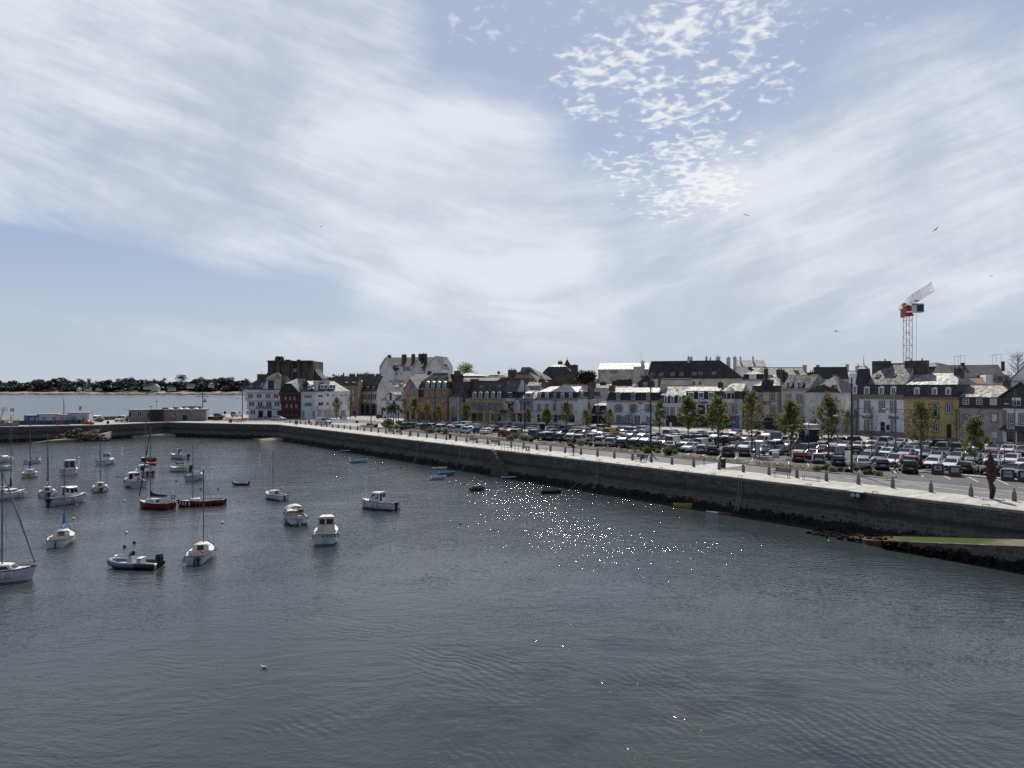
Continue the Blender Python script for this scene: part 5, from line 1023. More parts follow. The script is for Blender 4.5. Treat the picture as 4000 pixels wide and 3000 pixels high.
  # rear screen and windscreen sit in the cabin loft; a dark shelf closes the tailgate glass
  if kind in ('hatchback','suv','people carrier','estate','van'):
   f0,f1 = roof[0],roof[1]; p0 = V3((X(f0[0])-.035,0,f0[1]+.03)); p1 = V3((X(f1[0])-.05,0,f1[1]-.14)); y0,y1 = hw*.72,hw*.62
   m = MB(); m.faces([(p0.x,-y0,p0.z),(p0.x,y0,p0.z),(p1.x,y1,p1.z),(p1.x,-y1,p1.z)],[(0,3,2,1)])
   m.build('rear_window',M_GLZ,root)
 return root
PROTO = {}
def car(kind,lod):
 if (kind,lod) not in PROTO: PROTO[(kind,lod)] = car_proto(kind,lod)
 return PROTO[(kind,lod)]
CV = [(1560,1620,.14467),(1860,1620,.14467),(2160,1640,.14467),(2460,1640,.14467),(2760,1640,.14467),(3060,1660,.14467),(3360,1680,.14467),(3660,1690,.15371)]
KK = dict(h='hatchback',s='saloon',e='estate',u='suv',m='people carrier',v='van')
# view: x, roof row, colour, kind, facing (r tail to the viewer in the front row, f nose to the viewer, R tail to the viewer further back)
DATA = [
 '225 205 brown m r,335 212 navy h r,460 200 maroon u r,608 235 silver u r,748 235 black m r,890 232 white u r,1095 250 white m r,1215 272 black h r,1410 282 red h r,1550 300 white h r,1690 262 white v r,1920 312 white u r,2100 322 blue h r,1180 190 white s f,1330 200 black h f,1410 205 silver h f,1530 195 white h f,1740 180 white v f,1990 236 black s f,2075 248 white h f,2185 282 silver h f',
 '270 355 white s r,750 400 red h r,945 415 grey h r,1140 372 tan v r,1345 440 grey s r,1600 388 slate v r,1840 462 grey u r,2035 452 grey m r,75 245 black h f,190 282 orange h f,310 285 silver s f,510 310 black h f,790 290 black u f,935 316 white h f,1390 345 white h f,1545 352 teal h f,1990 387 white e f,800 188 slate v R,1020 225 silver h R,1110 255 black h R,1290 272 black h R,1570 285 black h R,2055 305 black s f',
 '245 345 brown u r,470 375 white h r,765 380 white m r,1290 440 white m r,1590 470 white u r,1890 500 black u r,220 255 black h f,570 263 white m f,740 318 orange h f,1000 328 silver h f,1060 362 white h f,1170 358 silver m R,1340 350 white s f,1500 385 red h R,1820 368 slate s f,2080 415 silver h f,330 138 black u R,60 172 black h R,545 110 white e R,610 196 orange h f,790 205 silver h f,880 218 silver h f,1060 188 black s f,1160 202 silver s f,1310 250 silver h f,1430 258 white h f,1650 215 yellow v R,1360 122 green v R,1800 178 white h f,1940 198 black h f,1950 275 silver s R,2130 300 silver h f,2190 190 silver h R',
 '130 508 navy m r,432 535 blue h r,752 552 grey h r,1120 578 black s r,1480 615 grey h r,1832 645 white h r,60 412 silver h f,490 385 white m f,745 462 white s R,930 480 silver h f,1250 420 white v R,1530 515 white h f,1690 600 white u f,2010 478 white v R,330 165 white v f,240 280 black h f,365 300 silver h f,420 243 white e R,710 338 silver h R,1130 310 grey u f,1260 358 white s R,1500 375 black h R,1700 380 maroon u R,1970 385 grey m R,1165 243 white v R,1900 300 black h f,1740 335 silver h f,2080 333 white h f',
 '180 690 black h r,590 695 black u r,1030 722 grey h r,1490 670 silver h f,1960 702 black s f,725 592 black h f,1080 588 white u f,480 442 black u R,795 442 grey u R,1530 418 white v f,1900 545 beige m R,770 268 silver h f,1060 400 white s f,1320 312 red h f,1610 302 silver h f,1850 322 white s f,1970 445 silver h f,555 362 black h f,210 332 white h f,2160 560 silver h f',
 '412 712 red h r,940 745 white h r,1465 805 navy h r,560 510 black v f,1340 572 black v f,855 652 red s R,300 345 black h f,910 462 black e R,1140 345 black s f,1420 408 black h f,1140 530 grey s R,1770 440 silver h f,2085 538 beige h R,2095 452 white h f,1560 320 black u R,1930 295 black m R',
 '60 733 silver s r,555 757 grey h r,1290 792 black u r,1930 722 white s f,160 592 slate h f,550 618 green h f,965 625 white m f,1500 682 red u R,335 430 navy h f,725 480 white h f,1240 500 silver s f,1790 512 slate h f,2085 565 silver s f,560 345 silver e f,930 373 silver h f,1340 410 silver h f,1770 445 silver h f,2100 450 black h R,125 305 beige h f,370 195 silver h f,730 168 white m R,1090 232 white h f,1075 308 white h R,1450 372 black h f,1900 330 black s f,2090 232 navy v R',
 '385 662 white s f,800 712 black e R,1400 712 black u f,1985 785 slate s f,510 480 silver u f,905 522 grey h f,1410 552 silver h f,1900 540 white u f,2215 645 white h f,470 372 grey h R,180 382 black h f,870 440 silver h f,1440 462 red h f,1860 470 red h f,190 228 silver m R,535 232 beige m R,1440 290 grey s f,1860 305 white u f,2140 352 black h f,490 192 black s f,1625 232 black s f,1010 262 white h f,2160 242 grey h f,2230 800 black u f']
HR = {k: KIND[v][2] for k,v in KK.items()}
cars = []
crnd = random.Random(11)
for (vx,vy,vs_),row in zip(CV,DATA):
 for e in row.split(','):
  x,y,c,k,f = e.split(); px,py = vx+float(x)*vs_,vy+float(y)*vs_
  Y = (H0-GZ-HR[k])*F/(py-HY); p = V3(((px-PX0)*Y/F,Y,0)); ang = {'r': 21,'f': 44+180,'R': 44}[f]+crnd.uniform(-2,2)
  cars.append([p,c,k,f,ang])
# a few the photograph only half shows behind the others
def corners(c,m=.0):
 L,W_ = KIND[KK[c[2]]][:2]; a = R(c[4]); d = V3((math.sin(a),math.cos(a),0)); n = V3((d.y,-d.x,0)); return [c[0]+d*(L/2+m)*i for i in (-.66,0,.66)],W_/2
for it in range(160):                                     # ease apart any that touch
 for i in range(len(cars)):
  ci,ri = corners(cars[i])
  for j in range(i+1,len(cars)):
   d0 = cars[i][0]-cars[j][0]
   if abs(d0.x) > 6 or abs(d0.y) > 6: continue
   cj,rj = corners(cars[j]); push = V3((0,0,0))
   for a in ci:
    for b_ in cj:
     d = a-b_; l = d.length; mn = ri+rj+.14
     if 1e-6 < l < mn: push += d/l*(mn-l)*.25
   if push.length > 0:
    fi = .3 if cars[i][3] == 'r' else 1; fj = .3 if cars[j][3] == 'r' else 1
    push.y *= 1.6; cars[i][0] += push*fi*.8; cars[j][0] -= push*fj*.8
def rowname(t_): return 'front row by the flower beds' if t_ < 27 else ('second row' if t_ < 35 else ('middle rows' if t_ < 50 else 'back rows by the houses'))
for c in cars: c.append(rowname(ST(c[0])[1]))
PLURAL = {}
cars.sort(key=lambda c: c[0].x/c[0].y)
seen = {}
WORD = dict(h='hatchback',s='saloon',e='estate car',u='tall suv',m='people carrier',v='van')
for i,c in enumerate(cars):
 near = sorted((x for x in cars if x is not c),key=lambda x: (x[0]-c[0]).length)
 cl = c[1]+' '+WORD[c[2]]; nb = [x[1]+' '+WORD[x[2]] for x in near[:3]]
 face = 'tail' if c[3] in 'rR' else 'nose'
 for cand in (f'{cl}, {face} to the quay, beside {nb[0]} in the {c[5]}',f'{cl}, {face} to the quay, between {nb[0]} and {nb[1]}, {c[5].split(" by")[0]}',f'{cl} parked between {nb[0]}, {nb[1]} and {nb[2]}',f'{cl} near {nb[1]} and {nb[2]} in the {c[5]}'):
  if cand not in seen and len(cand.split()) <= 16: break
 else:
  n = sum(1 for x in cars[:i] if x[1] == c[1] and x[2] == c[2] and x[5] == c[5]); cand = f'{cl} counted {["first","second","third","fourth","fifth","sixth","seventh","eighth","ninth","tenth"][min(n,9)]} from the left of its kind in the {c[5].split(" by")[0]}'
 seen[cand] = 1
 lod = 0 if c[0].y < 150 else 1
 r = dup(car(KK[c[2]],lod),(c[0].x,c[0].y,GZ+.01),R(90-c[4]),cand,(1,crnd.uniform(.97,1.03),crnd.uniform(.97,1.03)),'cars parked on the harbour square')
 for ch in r.children:
  if ch.name.startswith('body'): ch.material_slots[0].material = PAINT[c[1]]
  if ch.name.startswith('number_plate') and c[1] == 'grey' and abs(c[0].y-100) < 12 and abs(c[0].x-32) < 4: ch.material_slots[0].link = 'OBJECT'; ch.material_slots[0].material = M_PLATEY
 c.append(r)
gb = min(cars,key=lambda c: (c[0]-G(2875,1735,GZ)).length if c[1] == 'grey' and c[2] == 'u' else 1e9)
# loose vehicles on the roads
def lone(kind,c,p,ang,label,name=None):
 r = dup(car(kind,0),(p.x,p.y,GZ+.01),R(90-ang),label)
 for ch in r.children:
  if ch.name.startswith('body'): ch.material_slots[0].material = PAINT[c]
 if 'group' in r: del r['group']
 return r
lone('estate','white',G(1090,1642,GZ),100,'white estate car passing in front of the white corner café')
lone('van','white',G(1264,1657,GZ),115,'small white van driving along the promenade by the bollards')
lone('hatchback','black',G(1491,1636,GZ),80,'black hatchback in the shade beside the arcaded house')
lone('van','white',G(925,1628,GZ),8,'white delivery van seen from behind on the road beside the café terrace')
lone('hatchback','blue',G(857,1630,GZ),100,'bright blue hatchback behind the row of wheelie bins')
lone('van','white',G(368,1648,GZ),195,'tall white van facing the viewer beside site cabins on the pier')
lone('van','white',G(475,1648,GZ),182,'white van facing the viewer beside the grey harbour office')
lone('hatchback','white',G(981,1618,GZ),60,'white car half hidden behind café corner on the sea side')
# roof box on the grey suv
gb2 = [c for c in cars if c[1] == 'grey' and c[2] == 'u' and 2850 < PX0+F*c[0].x/c[0].y < 2900]
if gb2:
 r = gb2[0][-1]; b = MB(); b.loft([[(x,-.38*k,1.72),(x,-.42*k,1.85),(x,-.2*k,2.02),(x,.2*k,2.02),(x,.42*k,1.85),(x,.38*k,1.72)] for x,k in ((-1.1,.7),(-.9,1),(.6,1),(1.0,.6))])
 tag(b.build('roof_box',mat('box_grey',(.16,.16,.165),.45,0),r))
for k in list(PROTO.values()): kill(k)
# ======================= trees and planting =======================
def leafm(name,c,c2=None,tr=.35):
 if name in MATS: return MATS[name]
 m = bpy.data.materials.new(name); m.use_nodes = True; q = NT(m.node_tree); bs = m.node_tree.nodes['Principled BSDF']; out = m.node_tree.nodes['Material Output']
 o = q.n('ShaderNodeTexCoord').outputs['Object']; c2 = c2 or tuple(x*1.7 for x in c)
 cc = q.mix(q.ramp(q.noise(o,1.1,3),.3,.7),c,c2); ri = q.n('ShaderNodeObjectInfo').outputs['Random']
 cc = q.mix(q.math('MULTIPLY',ri,.35),cc,tuple(x*.6 for x in c))
 q.t.links.new(cc,bs.inputs['Base Color']); bs.inputs['Roughness'].default_value = .6
 t_ = q.n('ShaderNodeBsdfTranslucent',{'Color': cc}); mx = q.n('ShaderNodeMixShader',{0: tr,1: bs.outputs[0],2: t_.outputs[0]}); q.t.links.new(mx.outputs[0],out.inputs[0])
 MATS[name] = m; return m
L_FRESH = leafm('leaf_fresh',(.125,.14,.04),(.23,.24,.085),.55); L_DULL = leafm('leaf_olive',(.13,.12,.055),(.21,.195,.09),.55); L_DARK = leafm('leaf_dark',(.014,.020,.011),(.030,.040,.020),.1); L_PINE = leafm('needle_dark',(.030,.042,.030),(.062,.078,.048),.05); L_PALM = leafm('palm_blade',(.030,.042,.018),(.11,.13,.075),.2)
M_BARK = mat('bark',(.085,.072,.060),.9,.2,4)
def leaf(b,p,r,rn,m=0):
 a = V3((rn.gauss(0,1),rn.gauss(0,1),rn.gauss(0,1))).normalized(); c = a.orthogonal().normalized(); e = a.cross(c); k = rn.uniform(.6,1.2)*r
 b.faces([p-c*k,p+e*k*.6,p+c*k,p-e*k*.6],[(0,1,2,3)],m)
def street_tree(seed,leaves,lm,hgt=8.0,wid=2.3,trunk=2.4,lsz=.125,twigs=1.0):
 rn = random.Random(seed); root = thing('street_tree','x','tree'); b = MB(); ends = []
 b.tube((0,0,-.1),(0,0,trunk),.13,.11,7); b.tube((0,0,trunk),(rn.uniform(-.1,.1),rn.uniform(-.1,.1),hgt*.96),.11,.02,5)
 tw = MB()
 nb = int(34*twigs)
 for i in range(nb):
  f = (i+.5)/nb; z = trunk*.95+(hgt*.95-trunk)*f; az = i*2.4+rn.uniform(-.5,.5); ln = wid*(1.05-.85*f**1.6)*rn.uniform(.7,1.1)*(.75+.5*min(1,f*4))
  d = V3((math.cos(az),math.sin(az),rn.uniform(.35,.9))).normalized(); p = V3((0,0,z)); q_ = p+d*ln
  b.tube(p,q_,.045*(1.1-f*.7),.012,4,cap=False)
  for j in range(6):
   g = rn.uniform(.25,1); s_ = p+d*ln*g; e = s_+V3((rn.gauss(0,.35),rn.gauss(0,.35),abs(rn.gauss(.25,.3))))*rn.uniform(.7,1.3); tw.tube(s_,e,.016,.006,3,cap=False); ends += [(s_,e)]
   e2 = e+V3((rn.gauss(0,.3),rn.gauss(0,.3),rn.gauss(.15,.2))); tw.tube(e,e2,.009,.005,3,cap=False); ends += [(e,e2)]
 b.v += []
 k0 = len(b.v); b.v += tw.v; b.f += [tuple(k0+i for i in f) for f in tw.f]; b.m += tw.m
 b.build('trunk',M_BARK,root)
 lv = MB()
 for i in range(leaves):
  s_,e = rn.choice(ends); p = s_.lerp(e,rn.random())+V3((rn.gauss(0,.13),rn.gauss(0,.13),rn.gauss(0,.12))); leaf(lv,p,lsz,rn)
 if leaves: lv.build('crown',lm,root)
 return root
TP = {'g': street_tree(1,5200,L_FRESH,8,2.5),'G': street_tree(2,7000,L_FRESH,8,2.7,2.3),'o': street_tree(3,2600,L_DULL,8,2.4),'h': street_tree(4,3400,L_FRESH,8,2.3),'b': street_tree(5,380,L_DULL,8,2.3,2.4,.14,1.5),'n': street_tree(6,0,L_DULL,8,2.2,2.4,.1,1.5),'y': street_tree(8,4300,L_DULL,8,2.6)}
# column, base row, top row, half-width (px), kind, label
TREES = [(1314.7,1638,1553,23,'h','small yellow-green street tree before the white terrace'),(1368.5,1640,1543,25,'b','nearly bare street tree before the brown stone house'),(1581.7,1652,1556,16,'o','thin brownish street tree just behind the palm clump'),(1620,1652,1556,27,'G','full green street tree before the pink house'),(1667,1656,1575,24,'y','olive street tree before the left half of the orange house'),(1714.6,1656,1582,23,'h','half-green street tree behind the tall blue lamp, orange house beyond'),(1769,1658,1584,21,'b','thin bare street tree before the beige annex'),(1822,1660,1578,30,'g','green street tree before the narrow grey house'),(1878.6,1668,1584,17,'n','leafless street tree before the yellow house door'),(1936.8,1690,1571,24,'b','leafless brown street tree before the yellow house and red hatchback'),
 (1999,1672,1586,22,'o','brownish street tree before the crêperie awning'),(2062,1680,1597,24,'y','olive street tree beside the tall lamp, restaurant beyond'),(2136,1688,1597,32,'G','bright green street tree beside the green bottle bank'),(2212.7,1692,1571,32,'y','olive pointed street tree before the white shuttered house'),(2291,1701,1600,30,'h','green round street tree before the blank white flank'),(2380,1701,1597,35,'o','sparse street tree before the small crêperie and yellow van'),(2469,1704,1590,25,'n','bare twiggy street tree before the blue-shuttered house'),(2576.7,1720,1571,33,'g','green narrow street tree beside the tallest middle lamp'),(2688,1733,1555,51,'G','large leafy street tree before the italic-lettered shop'),(2806,1755,1555,60,'g','broad green street tree with twiggy top before the bay window house'),(2937,1776,1527,57,'o','tall brownish street tree half hiding the beige pizzeria'),(3089,1787,1571,52,'G','rounded bright green street tree behind the red hatchback'),(3236,1798,1552,63,'y','wide olive street tree with dark top before the gablet house'),
 (3405.5,1802,1584,37,'n','bare branching street tree before the turreted shop'),(3598,1829,1567,74,'o','broad brown-green street tree before the ochre house'),(3808,1845,1637,51,'G','green street tree in a grass patch beside the recycling boxes'),(3848,1722,1574,47,'g','tall green street tree before the slate-hung house'),(3736.6,1722,1594,34,'n','bare dark street tree between ochre and slate-hung houses'),(3311,1704,1605,20,'h','thin green street tree in the lane beside the tall blue lamp')]
for px,yb,yt,hw,k,lab in TREES:
 p = G(px,yb,GZ); hg = (yb-yt)*p.y/F; wd = hw*p.y/F
 dup(TP[k],(p.x,p.y,GZ),rnd.uniform(0,6.28),lab,(wd/2.45,wd/2.45,hg/8.0),'young street trees on the square')
p = A(3978,1375,200); dup(TP['n'],(p.x,p.y,GZ),1,'bare brown tree whose twigs show above the slate roofs at picture edge',(2.3,2.3,(p.z-GZ)/8))['group'] = 'trees behind the houses'
for k in TP.values(): kill(k)
def blob_tree(name,label,cat,loc,rx,rz_,n,lm,seed,lsz=.6,trunk=.0,squash=.5,group=None,bare=0):
 rn = random.Random(seed); root = thing(name,label,cat,loc,group=group); lv = MB(); cl = []
 for i in range(9): cl.append((V3((rn.uniform(-.55,.55)*rx,rn.uniform(-.55,.55)*rx,trunk+rz_*rn.uniform(.35,1.0))),rn.uniform(.35,.6)))
 for i in range(n):
  c,s_ = rn.choice(cl); d = V3((rn.gauss(0,1),rn.gauss(0,1),rn.gauss(0,1))).normalized()*(rn.random()**.4); leaf(lv,c+V3((d.x*rx*s_,d.y*rx*s_,d.z*rz_*s_*squash)),lsz,rn)
 lv.build('crown',lm,root)
 b = MB(); b.tube((0,0,-.5),(rn.uniform(-.3,.3),0,trunk+rz_*.6),max(.18,rx*.06),.06,6)
 for c,s_ in cl: b.tube((0,0,trunk*.7+rz_*.15),c,max(.1,rx*.03),.05,4)
 if bare:
  for i in range(bare): c,s_ = rn.choice(cl); d = V3((rn.gauss(0,1),rn.gauss(0,1),rn.gauss(.4,.8))); b.tube(c,c+d*rx*.28,.05,.02,3)
 b.build('trunk',M_BARK,root); return root
def inrow(px,pyb,Y): return A(px,pyb,Y)
p = inrow(1828,1475,330); blob_tree('round_tree','round pale green tree rising behind the zinc attic pavilion','tree',(p.x,p.y,GZ),6.3,6,1500,L_FRESH,21,.34,p.z-GZ-1,.8)
p = inrow(2285,1512,250); blob_tree('yew_tree','dark brown-green yew beside the stained town house and above the shining roof','tree',(p.x,p.y,GZ),4.4,5,2600,L_DARK,22,.38,p.z-GZ-1,.9)
# cabbage palms in the planted island
def palm(loc,h,seed,label):
 rn = random.Random(seed); root = thing('cabbage_palm',label,'palm',loc,group='cabbage palms in the planted island'); b = MB(); lv = MB(); heads = [V3((rn.uniform(-.3,.3),rn.uniform(-.3,.3),h))]
 b.tube((0,0,-.1),(heads[0].x*.3,0,h*.55),.16,.13,6); b.tube((heads[0].x*.3,0,h*.55),heads[0],.13,.1,6)
 for i in range(2): e = V3((rn.uniform(-1.2,1.2),rn.uniform(-1,1),h*rn.uniform(.72,.92))); b.tube((heads[0].x*.3,0,h*.5),e,.11,.08,5); heads.append(e)
 for c in heads:
  for i in range(90):
   d = V3((rn.gauss(0,1),rn.gauss(0,1),rn.gauss(.25,.8))).normalized(); s_ = d.orthogonal().normalized()*.05; L_ = rn.uniform(.7,1.25); mid = c+d*L_*.6; tip = c+d*L_+V3((0,0,-.35*L_)); lv.faces([c-s_,c+s_,mid+s_,tip,mid-s_],[(0,1,2,4),(4,2,3)])
 b.build('trunk',M_BARK,root); lv.build('crown',L_PALM,root)
for i,(px,py,h,lab) in enumerate(((1516,1651,4.6,'cabbage palm at the café side of the planted island'),(1527,1653,5.3,'cabbage palm second from the café side of the planted island'),(1537,1652,6.0,'tallest cabbage palm, in the middle of the planted island'),(1547,1653,5.6,'leaning cabbage palm behind the tallest one'),(1556,1654,4.9,'cabbage palm at the car park side of the planted island'))):
 p = G(px,py,GZ); palm((p.x,p.y,GZ),h,40+i,lab)
# flower beds with granite kerbs
def bed(px0,px1,t0,t1,name='flower_bed'):
 s0,s1 = ST(onT(px0,t0))[0],ST(onT(px1,t0))[0]; b = MB(); k = .16
 q0,q1,q2,q3 = (s0,t0),(s1,t0),(s1-(.8 if s1 < s0 else 0),t1),(s0-.6,t1)
 pts = [(s0,t0),(s1,t0),(s1,t1),(s0,t1)]
 for a,c in zip(pts,pts[1:]+pts[:1]): A_,C_ = Q(*a,GZ),Q(*c,GZ); d = (C_-A_).normalized(); n_ = V3((-d.y,d.x,0))*k; b.obox(A_-d*k*.5,C_-A_+d*k*.5,n_,(0,0,.14))
 tag(b.build('kerb',m_kerb),kind='structure')
 o = MB().poly([Q(s0,t0+.1,GZ+.10),Q(s1,t0+.1,GZ+.10),Q(s1,t1-.1,GZ+.10),Q(s0,t1-.1,GZ+.10)]).build('soil',mat('bed_soil',(.045,.032,.022),.95,.2,2)); tag(o,kind='structure')
 if o.data.polygons[0].normal.z < 0: o.data.polygons[0].flip()
 return s0,s1
BEDS = [bed(1398,1482,13.9,16.6),bed(1493,1582,14.5,25),bed(1584,1838,13.9,16.4),bed(1848,2884,13.9,16.4),bed(2918,3468,13.9,16.4)]
fl = MB(); flc = [leafm('petal_pink',(.55,.33,.36),(.66,.48,.50),.3),leafm('petal_white',(.62,.56,.54),(.6,.56,.52),.3),leafm('petal_yellow',(.48,.27,.03),(.6,.4,.06),.3),leafm('petal_mauve',(.19,.10,.20),(.28,.18,.30),.3),leafm('bed_green',(.09,.11,.035),(.17,.185,.06),.4),leafm('petal_red',(.40,.07,.07),(.5,.14,.12),.3)]
frn = random.Random(5)
def flowers(px0,px1,dens=44):
 s0,s1 = ST(onT(px0,14))[0],ST(onT(px1,14))[0]
 for i in range(int(abs(s1-s0)*2.2*dens)):
  s,t_ = frn.uniform(s1,s0),frn.uniform(14.2,16.2); h = frn.uniform(.1,.42); p = Q(s,t_,GZ+.1+h); leaf(fl,p,.11 if frn.random() < .5 else .13,frn,4 if frn.random() < .34 else frn.choices((0,1,2,3,5),(5,4,2.5,1.6,.5))[0])
for a,c in ((1400,1440),(1588,1672),(1752,1834),(1852,1985),(2085,2185),(2315,2475),(2640,2880),(2935,3180)): flowers(a,c)
tag(fl.build('spring_flowers',flc),'pink, white and yellow spring flowers massed in the kerbed beds','flowers',kind='stuff')
# shrubs: (column, row of centre, radius px, kind)
SM = dict(g=leafm('shrub_green',(.075,.10,.022),(.155,.185,.045)),y=leafm('shrub_yellow',(.14,.145,.025),(.25,.245,.055)),p=leafm('shrub_pale',(.19,.21,.12),(.36,.38,.24)),d=leafm('shrub_grey',(.035,.042,.030),(.075,.08,.062)),b=leafm('shrub_brown',(.085,.060,.025),(.15,.10,.04)))
SW = dict(g='leafy green',y='yellow-green clipped',p='pale variegated round',d='grey-green domed',b='brownish')
Z3,Z4,Z5 = (1300,1350,.3165),(1950,1350,.3165),(2900,1650,.2712)
SHR = [(Z3,'440 985 30 g,480 985 26 g,530 990 36 g,640 992 28 y,665 1000 30 g,710 1010 34 y,785 1003 42 p,850 1018 42 g,690 960 60 d,820 960 38 d,620 970 26 y,1150 1055 32 g,1205 1052 46 y,1262 1060 28 p,1312 1060 36 g,1390 1060 52 p,2185 1150 36 g'),
       (Z4,'135 1150 44 y,205 1132 46 g,262 1122 36 g,305 1140 60 p,350 1148 52 p,392 1165 46 g,435 1142 34 b,757 1205 22 g,800 1212 20 g,853 1200 28 d,912 1185 46 g,880 1225 34 y,1012 1200 52 p,1072 1212 34 g,1125 1222 32 d,1208 1235 22 b,1628 1280 38 g,1672 1292 40 y,1745 1282 40 d,1825 1297 56 y,1928 1295 44 g,1962 1312 38 y,2085 1308 80 g,2168 1322 42 y'),
       (Z5,'1076 675 52 y,1150 665 40 g,1215 652 66 g,1298 680 58 p,1402 680 54 d,1500 700 40 b,1548 705 36 b,1642 680 52 g,1732 672 62 g,1842 722 56 d,1765 735 44 g,1966 744 52 y,655 478 34 g,')]
srn = random.Random(3); SP = {}
def shrub_proto(k):
 rn = random.Random(ord(k)); root = thing('shrub','x','shrub'); lv = MB(); lump = [(V3((rn.uniform(-.45,.45),rn.uniform(-.45,.45),rn.uniform(.3,.75))),rn.uniform(.4,.6)) for _ in range(7)] if k in 'gb' else [(V3((0,0,.48)),1.0)]
 for i in range(900):
  c,s_ = rn.choice(lump); d = V3((rn.gauss(0,1),rn.gauss(0,1),rn.gauss(.15,1))).normalized()*(.82+.2*rn.random() if k not in 'gb' else rn.random()**.3)*s_; p = c+V3((d.x,d.y,d.z*.55 if k not in 'gb' else d.z*.8));
  if p.z > 0: leaf(lv,p,.09,rn)
 lv.build('foliage',SM[k],root)
 b = MB();
 for i in range(5): b.tube((0,0,-.05),(rn.uniform(-.4,.4),rn.uniform(-.4,.4),.5),.03,.015,4)
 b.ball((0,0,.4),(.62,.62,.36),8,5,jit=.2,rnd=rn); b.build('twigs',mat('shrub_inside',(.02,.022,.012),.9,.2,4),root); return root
scount = {}
for (zx,zy,zs_),row in SHR:
 for e in row.strip(',').split(','):
  x,y,r,k = e.split(); x,y,r = float(x),float(y),float(r); px,pb = zx+x*zs_,zy+(y+r*.62)*zs_; p = G(px,pb,GZ); rad = r*zs_*p.y/F
  if k not in SP: SP[k] = shrub_proto(k)
  lamp = 'nearest the promenade corner' if px > 3100 else ('by the planted island' if px < 1600 else ('by the lamp facing the orange house' if px < 1800 else ('by the lamp facing the restaurant' if px < 2120 else ('by the cyclist' if px < 2340 else ('by the lamp behind the occupied bench' if px < 2700 else 'at the end bed')))))
  if px > 3100: lamp = 'by the lone end lamp'
  key = (SW[k],lamp); scount[key] = scount.get(key,0)+1; n = scount[key]
  size = 'small' if rad < .55 else ('large' if rad > 1.1 else 'middling')
  dup(SP[k],(p.x,p.y,GZ+.08),srn.uniform(0,6),f'{size} {SW[k]} shrub {lamp}'+('' if n == 1 else f', {["","","second","third","fourth","fifth","sixth"][min(n,6)]} of these'),(rad*1.12,rad*1.12,rad*srn.uniform(1.25,1.5)),'shrubs in the kerbed beds')
for k in SP.values(): kill(k)
# ---- woods ----
def wood(name,m,spots,label,lsz,n,seed):
 rn = random.Random(seed); lv = MB()
 for x,y,z,rx,rz_ in spots:
  subs = [(rn.uniform(-.5,.5)*rx,rn.uniform(-.5,.5)*rx,rn.uniform(.0,.55)*rz_,rn.uniform(.45,.7)) for _ in range(5)]
  for i in range(n):
   sx,sy,sz_,s_ = rn.choice(subs); d = V3((rn.gauss(0,1),rn.gauss(0,1),rn.gauss(0,1))).normalized()*(rn.random()**.35); leaf(lv,V3((x+sx+d.x*rx*s_,y+sy+d.y*rx*s_,z+sz_+d.z*rz_*s_*.75)),lsz*rx,rn)
 return tag(lv.build(name,m),label,'wood',kind='stuff')
sp = []
wr = random.Random(9)
for i in range(330):
 px = wr.uniform(-40,1130); Y = wr.uniform(1500,1640); topy = 1489+7*math.sin(px*.021)+5*math.sin(px*.07+1)
 if 300 < px < 345 and wr.random() < .6: topy = 1506
 if px > 690 and wr.random() < .5: topy -= 3
 p = A(px,topy+wr.uniform(2,16),Y); sp.append((p.x,p.y,p.z-4,wr.uniform(7,12),wr.uniform(6,9))); sp.append((p.x+wr.uniform(-9,9),p.y-20,6+(p.z-10)*wr.uniform(.2,.7),wr.uniform(9,15),wr.uniform(6,9)))
wood('far_woods',L_PINE,sp,'dark belt of woods along the far shore of the bay',.26,170,31)
wood('far_scrub',leafm('scrub_green',(.06,.075,.03),(.12,.135,.055),.1),[(*A(wr.uniform(0,1000),wr.uniform(1512,1527),wr.uniform(1478,1500))[:3],wr.uniform(4,8),wr.uniform(1.2,2.6)) for _ in range(90)],'low scrub and hedges above the far beach',.24,70,32)
wood('hill_woods',L_PINE,[(*A(wr.uniform(1225,1350),1508+wr.uniform(-30,0)*max(0,1-abs(px_-1330)/110),640)[:3],wr.uniform(4,8),wr.uniform(5,8)) for px_ in [wr.uniform(1225,1350) for _ in range(60)]],'wooded hill showing between the white terrace and stone house',.2,60,33)
# umbrella pines one can tell apart
PN = [(15,1496,10,'pine at the picture edge, lower than its neighbours'),(38,1494,13,'flat-topped pine next to the edge pine'),(75,1494,16,'round pine beside the shore gap above the containers'),(118,1494,15,'broad pine above the blue container'),(155,1488,17,'tall pine with light showing through its top'),(195,1492,14,'pine just before a low dip in the tree line'),(243,1488,17,'tall pine above the white site cabins'),(310,1481,19,'broad flat pine highest above the first white house'),(345,1482,14,'pine standing over the gabled white house'),(381,1485,12,'lone round pine in the gap of the tree line'),(424,1484,15,'dark pine just past the tree-line gap'),(460,1482,16,'dark broad pine left of the tallest clump'),(505,1478,19,'tallest pine in the clump before the white gabled houses'),(560,1483,16,'pine over the pair of white houses'),(600,1482,15,'pine behind the white pointed gables'),(635,1480,16,'pine beside the gap where the lane meets the beach'),(710,1468,26,'great round pine standing alone highest on the far shore'),(783,1477,24,'wide pine above the small white dormered house'),(848,1482,18,'pine with pale stems behind the harbour lamp'),(900,1474,22,'tall full pine before the café roof gap'),(965,1480,18,'pine touching the dark café roof line')]
pr_ = random.Random(77)
for px,yt,r,lab in PN:
 Y = pr_.uniform(1470,1520); p = A(px,yt,Y); g0 = 7.0; rad = r*Y/F*1.0; hh = max(6,p.z-g0)
 blob_tree('shore_pine',lab,'tree',(p.x,p.y,g0),rad*.95,hh*.62,420,L_PINE,int(px),.17*rad/1.5,hh*.36,.55,'pines along the far shore')
